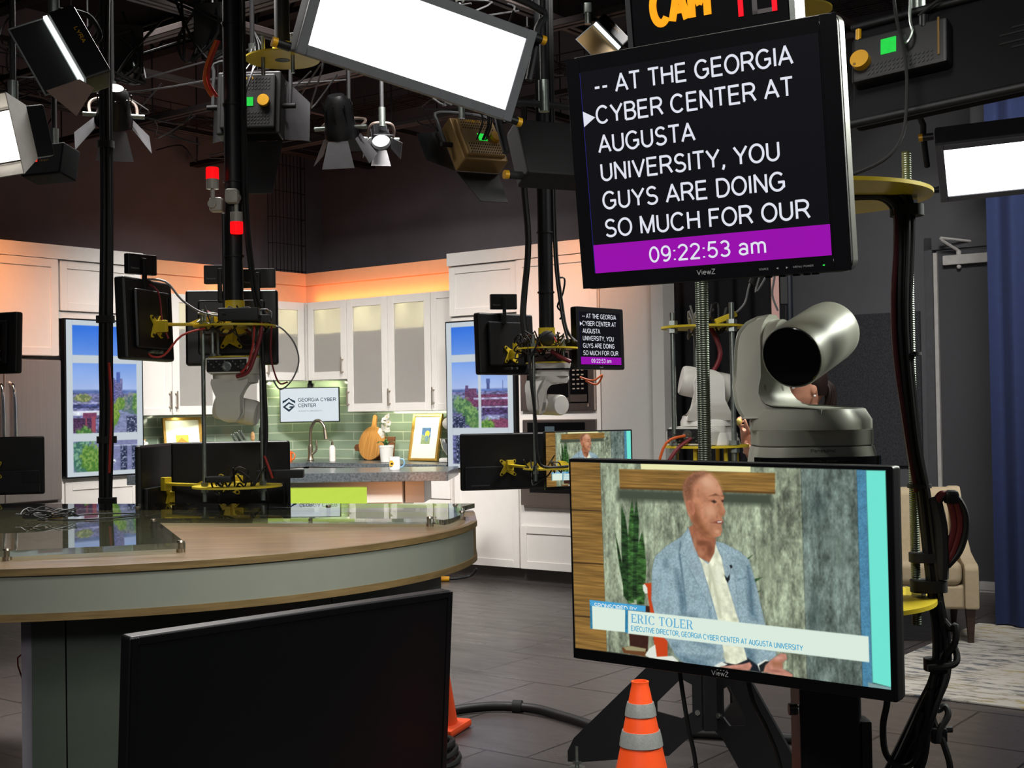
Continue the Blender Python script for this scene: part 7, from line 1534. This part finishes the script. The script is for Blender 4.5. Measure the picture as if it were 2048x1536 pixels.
panel('black panel light with green screen hanging behind the beacon pole', T(-1.321, 6.663, 2.945) @ RZ(-2.6) @ RX(-9), .33, .34, black, flaps=(20, 84, 28, 28))
# long dark panel light seen from behind at upper right
m3 = T(1.02, 3.386, 2.275) @ RZ(-36) @ RX(-17) @ RY(-4.6)
lp = thing('panel_light', 'long dark panel light seen from behind at the upper right', 'light', m3)
pb_ = mat('panel_back', '#0b0b0d', .7, 0, spec=.2)
mb = MB(); mb.box(.42, .06, -.02, 1.12, .05, .29, pb_, .012); mb.tube([(-.14, .03, -.165), (.98, .03, -.165)], .012, blackmetal, 10, 1); mb.tube([(-.14, .03, .125), (.98, .03, .125)], .012, blackmetal, 10, 1); part(lp, 'housing', mb)
for s, c in ((1, 0), (-1, 0), (1, 1), (-1, 1)):
    mb = MB()
    for r in range(7):
        x = .24+.30*c+.03*r; z = s*(.012+.016*r)-.02; mb.prism([(x, z), (x+.10, z+.0), (x+.105, z+.005), (x+.005, z+.005)], .033, .035, blackmat, 'xz')
    part(lp, 'vent', mb)
mb = MB(); mb.box(0, .015, 0, .255, .05, .135, black, .012); part(lp, 'control_box', mb)
mb = MB()
for r in range(3):
    for c in range(16): x = -.08+.011*c; mb.prism([(x, -.056+.012*r), (x+.006, -.052+.012*r), (x+.006, -.048+.012*r), (x, -.052+.012*r)], -.0118, -.0102, darkgrey, 'xz')
part(lp, 'grille', mb)
mb = MB(); mb.bb(-.045, -.005, -.013, -.010, -.004, .04, lcd); part(lp, 'control_screen', mb, 'bright green control screen')
mb = MB(); mb.cyl((-.096, -.010, -.012), (-.096, -.032, -.012), .025, gold, 28); mb.cyl((-.108, -.033, -.026), (-.108, -.0325, -.026), .004, mat('gold_dimple', '#6d4f0c', .5), 10); part(lp, 'dimmer_knob', mb, 'round gold dimmer knob')
mb = MB(); mb.M = RY(180); mb.text('ikan', -.0, .054, .010, .012, .0108, gold, .02); mb.M = Matrix(); part(lp, 'lettering', mb, 'gold lettering')
mb = MB(); mb.cyl((-.11, 0, .05), (-.11, 0, .095), .008, gold, 10); mb.cyl((.065, 0, .05), (.065, 0, .085), .012, black, 10); mb.tube([(.02, -.02, .03), (.03, -.03, -.0), (.045, -.03, .03), (.035, -.02, .09), (.035, .0, .3)], .004, steel, 6); mb.box(.105, -.011, .01, .006, .004, .11, mat('gold_dimple'), .001); part(lp, 'connectors', mb)
mb = MB(); mb.tube([(.0, -.05, .25), (.005, -.05, .1), (.035, -.06, -.06), (.04, -.06, -.16), (.03, -.06, -.28), (-.02, -.06, -.34), (-.12, -.05, -.36)], .0045, rubber, 7); mb.tube([(.05, .0, .09), (.12, .0, .13), (.25, 0, .17), (.40, 0, .22)], .0045, rubber, 7); part(lp, 'leads', mb)
hang(lp, m3, (.03, .06, .12), 3.7); hang(lp, m3, (.8, .06, .12), 3.7)
# side-lit panels with open flaps
def sidepanel(label, M, w_, h, flapm, bodyw=.10, low=True, wordm=None, top=GZ):
    t = thing('panel_light', label, 'light', M); mb = MB()
    mb.box(w_/2+.02+bodyw/2, .03, 0, bodyw, .12, h*1.05, black, .012); part(t, 'housing', mb)
    mb = MB(); mb.bb(w_/2+.001, w_/2+.016, -.02, .03, -h/2, h/2, lampstrip); part(t, 'diffuser', mb, 'bright lit edge')
    mb = MB(); mb.bb(-w_/2, w_/2, -.002, .002, -h/2, h/2, flapm); part(t, 'barn_door', mb)
    mb = MB(); frame4(mb, -w_/2-.006, w_/2+.002, -h/2-.004, h/2+.006, .0, mat('flap_edge', '#8e9496', .4, .4), .006, .004); part(t, 'flap_rim', mb)
    if low:
        mb = MB(); mb.prism([(-w_/2, -h/2), (w_/2, -h/2), (w_/2+.03, -h/2-.05), (-w_/2+.05, -h/2-.13)], -.03, -.027, mat('flap_tan', '#8a7166', .5, .2), 'xz'); part(t, 'lower_barn_door', mb)
    mb = MB(); mb.text('LYRA' if low else 'ikan', .0, .07, .0, .016, .0, gold, .02)
    lt = part(t, 'lettering', mb, 'gold lettering', M=T(w_/2+.075, -.032, h*.2) @ RY(90)); X = w_/2+.02+bodyw
    mb = MB(); mb.tube([(X-.01, .03, 0), (X+.05, .05, .04), (X+.05, .06, h*.5), (X-.05, .06, h*.72)], .010, blackmetal, 8); part(t, 'yoke', mb); hang(t, M, (X-.05, .06, h*.72), top); return t
sidepanel('black side-lit panel light with open flap at the upper left', T(-1.655, 4.674, 2.651) @ RZ(18) @ RX(-18) @ RY(-25.7), .125, .285, blackmat, top=3.7)
sidepanel('small tan flapped panel light beside the tally sign', T(.514, 7.357, 3.40) @ RZ(31) @ RX(-21.6) @ RY(-40.4), .19, .2, tan, low=False, top=3.68)
# fresnel spots
def fresnel(label, M, r, L, lit=False, flaps=45, body=None, top=GZ):
    """axis along -y (light side)"""
    t = thing('fresnel_light', label, 'light', M); body = body or black
    mb = MB(RX(90)); mb.lathe([(0, -L*.75), (r*.5, -L*.74), (r*.78, -L*.6), (r*.9, -L*.3), (r, 0), (r*1.08, .01), (r*1.08, L*.2), (r*.98, L*.21), (r*.95, L*.02)], body, 24)
    for k in range(8): a = k*pi/4; mb.box(r*.92*cos(a), r*.92*sin(a), -L*.3, .006, .006, L*.55, blackmetal)
    part(t, 'housing', mb)
    mb = MB(RX(90)); mb.lathe([(0, L*.05)]+[(r*.2*k-(.0 if j else .012)*1, L*(.05+.02*j)) for k in range(1, 5) for j in (0, 1)]+[(r*.94, L*.04)], emit('lens_lit', '#ffffff', 1.5, .2, 60) if lit else mat('lens_unlit', '#46484a', .1, noise=.3), 24); part(t, 'lens', mb, 'glowing lens' if lit else None)
    mb = MB(); X = r*1.3; mb.tube([(-X, 0, 0), (-X, 0, r*1.3), (-X*.6, 0, r*2.0), (X*.6, 0, r*2.0), (X, 0, r*1.3), (X, 0, 0)], .008, mat('yoke_tan', '#6d5f58', .4, .5), 8)
    for s in (-1, 1): mb.cyl((s*r*.95, 0, 0), (s*(X+.035), 0, 0), .012, steel, 10)
    part(t, 'yoke', mb)
    fl = mat('flap_grey', '#5d5c5f', .45, .3)
    for k, a in enumerate((0, 90, 180, 270)):
        flap(t, None, r*1.7, 0, r*1.3, r*2.1, T(0, -L*.21, 0) @ RY(a) @ T(0, 0, r*1.02) @ RX(90-flaps), fl)
    hang(t, M, (0, 0, r*2.0), top); return t
fresnel('black fresnel spot with four barn doors hanging in the middle above the soffit', T(-.895, 7.0, 2.88) @ RZ(170) @ RX(62), .085, .24, flaps=28)
fresnel('lit fresnel spot with a bright round lens right of the black spot', T(-.735, 7.55, 2.93) @ RZ(12) @ RX(48), .055, .16, lit=True, flaps=35)
fresnel('dark fresnel spot half hidden by the cable drop at the left', T(-1.93, 6.4, 2.83) @ RZ(200) @ RX(50), .085, .2, flaps=40)
# soft light with a white skirt at the left edge
m5 = T(-1.99, 5.0, 2.43) @ RZ(-32) @ RX(15)
t = thing('soft_panel_light', 'white skirted soft light cut off by the left edge', 'light', m5)
mb = MB(); mb.box(0, .14, 0, .26, .1, .2, black, .01); part(t, 'housing', mb)
mb = MB(); skirt = mat('skirt_white', '#d5d2cf', .5); ra = [[(-.13, .1, -.1), (.13, .1, -.1), (.13, .1, .1), (-.13, .1, .1)], [(-.18, -.02, -.15), (.18, -.02, -.15), (.18, -.02, .15), (-.18, -.02, .15)]]
mb.loft(ra, skirt, False); mb.loft([[(x*1.02, y, z*1.02) for x, y, z in r] for r in ra], skirt, False); part(t, 'skirt', mb, 'white fabric skirt')
mb = MB(); mb.rect(-.125, .125, -.095, .095, .086, emit('skirt_glow', '#fff6e6', 2.6)); part(t, 'diffuser', mb, 'glowing diffuser')
hang(t, m5, (0, .15, .12), 3.7)
m6 = T(-2.1, 5.9, 2.52) @ RZ(-20) @ RX(-12)
t = thing('panel_light', 'dark panel light with red digits behind the skirted soft light', 'light', m6)
mb = MB(); mb.box(0, .05, 0, .22, .12, .15, blackmetal, .01); part(t, 'housing', mb)
mb = MB()
for k in range(3): mb.rect(-.06+.014*k, -.051+.014*k, -.012, .004, -.0115, emit('digit_red', '#ff2a22', 1.0, .3, 200))
part(t, 'display', mb, 'small red digits'); mb = MB(); mb.text('ikan', -.01, .04, -.012, .012, -.0115, gold); part(t, 'lettering', mb)
hang(t, m6, (0, .06, .08), 3.7)
eq = thing('equipment_pole', 'dark pole with a pinkish side board behind the silver camera', 'pole', T(1.785, 8.2, 0))
part(eq, 'pole', MB().cyl((-.04, 0, 0), (-.04, 0, 4.6), .024, mat('pole_navy', '#14171f', .4, .2), 18))
part(eq, 'side_board', MB().bb(-.155, -.105, -.02, 0, 1.75, 2.3, mat('board_pink', '#93706a', .6), .003), 'pinkish vertical board')
part(eq, 'junction_box', MB().bb(-.10, -.055, -.03, .03, 1.98, 2.2, blackmat, .004))
m7 = T(.165, 4.5, 2.23) @ RZ(205) @ RX(24)
t = thing('soft_panel_light', 'dark soft panel light half hidden behind the left edge of the near prompter', 'light', m7)
mb = MB(); mb.box(0, 0, 0, .30, .10, .22, blackmat, .012); part(t, 'housing', mb)
mb = MB(); mb.tube([(-.19, 0, 0), (-.19, 0, .16), (-.15, 0, .21), (.15, 0, .21), (.19, 0, .16), (.19, 0, 0)], .012, darkgrey, 9); part(t, 'yoke', mb)
for s in (-1, 1): part(t, 'knob', MB().cyl((s*.15, .0, -.09), (s*.20, .0, -.09), .014, blackmat, 12).cyl((s*.20, 0, -.09), (s*.215, 0, -.09), .015, gold, 12), 'gold-tipped knob')
hang(t, m7, (0, 0, .21), 3.7)
for k, (x, y, z, a) in enumerate(((-2.02, 6.95, 3.30, 20), (-.28, 8.2, 3.45, -30), (-1.58, 7.0, 3.42, -10))):
    t = thing('power_box', ('dark power box with cables on the grid left of the beacon pole', 'dark power box on the grid right of the lit fresnel', 'dark power box on the grid above the upper left monitor')[k], 'power box', T(x, y, z) @ RZ(a))
    part(t, 'case', MB().box(0, 0, 0, .16, .12, .26, blackmat, .008)); q = MB(); rn = random.Random(k+40)
    for j in range(6): q.tube([(rn.uniform(-.06, .06), -.06, -.10), (rn.uniform(-.1, .1), -.12, -.2), (rn.uniform(-.25, .25), -.1, -.05), (rn.uniform(-.3, .3), -.02, .2)], .008, rubber, 6)
    part(t, 'leads', q); part(t, 'plug', MB().cyl((.03, -.06, -.08), (.04, -.1, -.13), .018, steel, 10))
t = thing('grid_plate', 'yellow plate high on the grid above the near prompter', 'plate', T(1.33, 6.0, 3.17)); q = MB(); disc(q, .17, 0, .008, yellow, 36); q.cyl((0, 0, 0), (0, 0, .5), .03, blackmetal, 14); part(t, 'plate', q)
# extra hardware at the head of rig A and the grid
mb = MB(T(-1.03, 6.0, 0)); disc(mb, .17, 2.985, .008, yellow, 40)
for x, y in ((-.08, -.05), (.06, -.08)): mb.cyl((x, y, 2.90), (x, y, 3.08), .009, steel, 10)
t = thing('grid_plate', 'yellow round plate high on the grid behind the beacon pole', 'plate', Matrix()); part(t, 'plate', mb)
mb = MB(T(-1.03, 6.0, 0)); mb.cyl((0, 0, 2.98), (0, 0, 3.62), .035, blackmetal, 18); mb.cyl((0, 0, 2.985), (0, 0, 3.06), .045, yellow, 18); part(t, 'pole', mb)
mb = MB(T(-AX+.055, -AY, -.15)); mb.tube([(-1.29, 5.55, 3.1), (-1.33, 5.55, 3.0), (-1.34, 5.55, 2.92), (-1.31, 5.55, 2.86)], .008, orangewire, 7); mb.tube([(-1.28, 5.56, 3.1), (-1.32, 5.56, 3.0), (-1.325, 5.56, 2.92), (-1.29, 5.56, 2.86)], .008, redbright, 7); part(rigA, 'orange_cables', mb, 'orange cables')
mb = MB(); rn = random.Random(12)
for k in range(40):
    x = rn.uniform(.7, 5); y = rn.uniform(-5.5, -1.2); mb.tube([(x, y, 3.58), (x+rn.uniform(-.3, .3), y+rn.uniform(-.3, .3), rn.uniform(3.35, 3.56)), (x+rn.uniform(-.4, .4), y+rn.uniform(-.5, .5), rn.uniform(3.35, 3.56)), (x+rn.uniform(-.8, .8), y+rn.uniform(-.8, .8), 3.58)], .006, rubber, 5, 4)
o = solo('grid_wiring', mb, 'loose black wiring strung along the lighting grid', 'wiring', KM); o['kind'] = 'stuff'
MB_ = PLATE; solo('switch_plate', MB_, 'pale blank wall plate high on the dark left wall', 'wall plate', KM @ T(-.374, -3.55, 2.78))
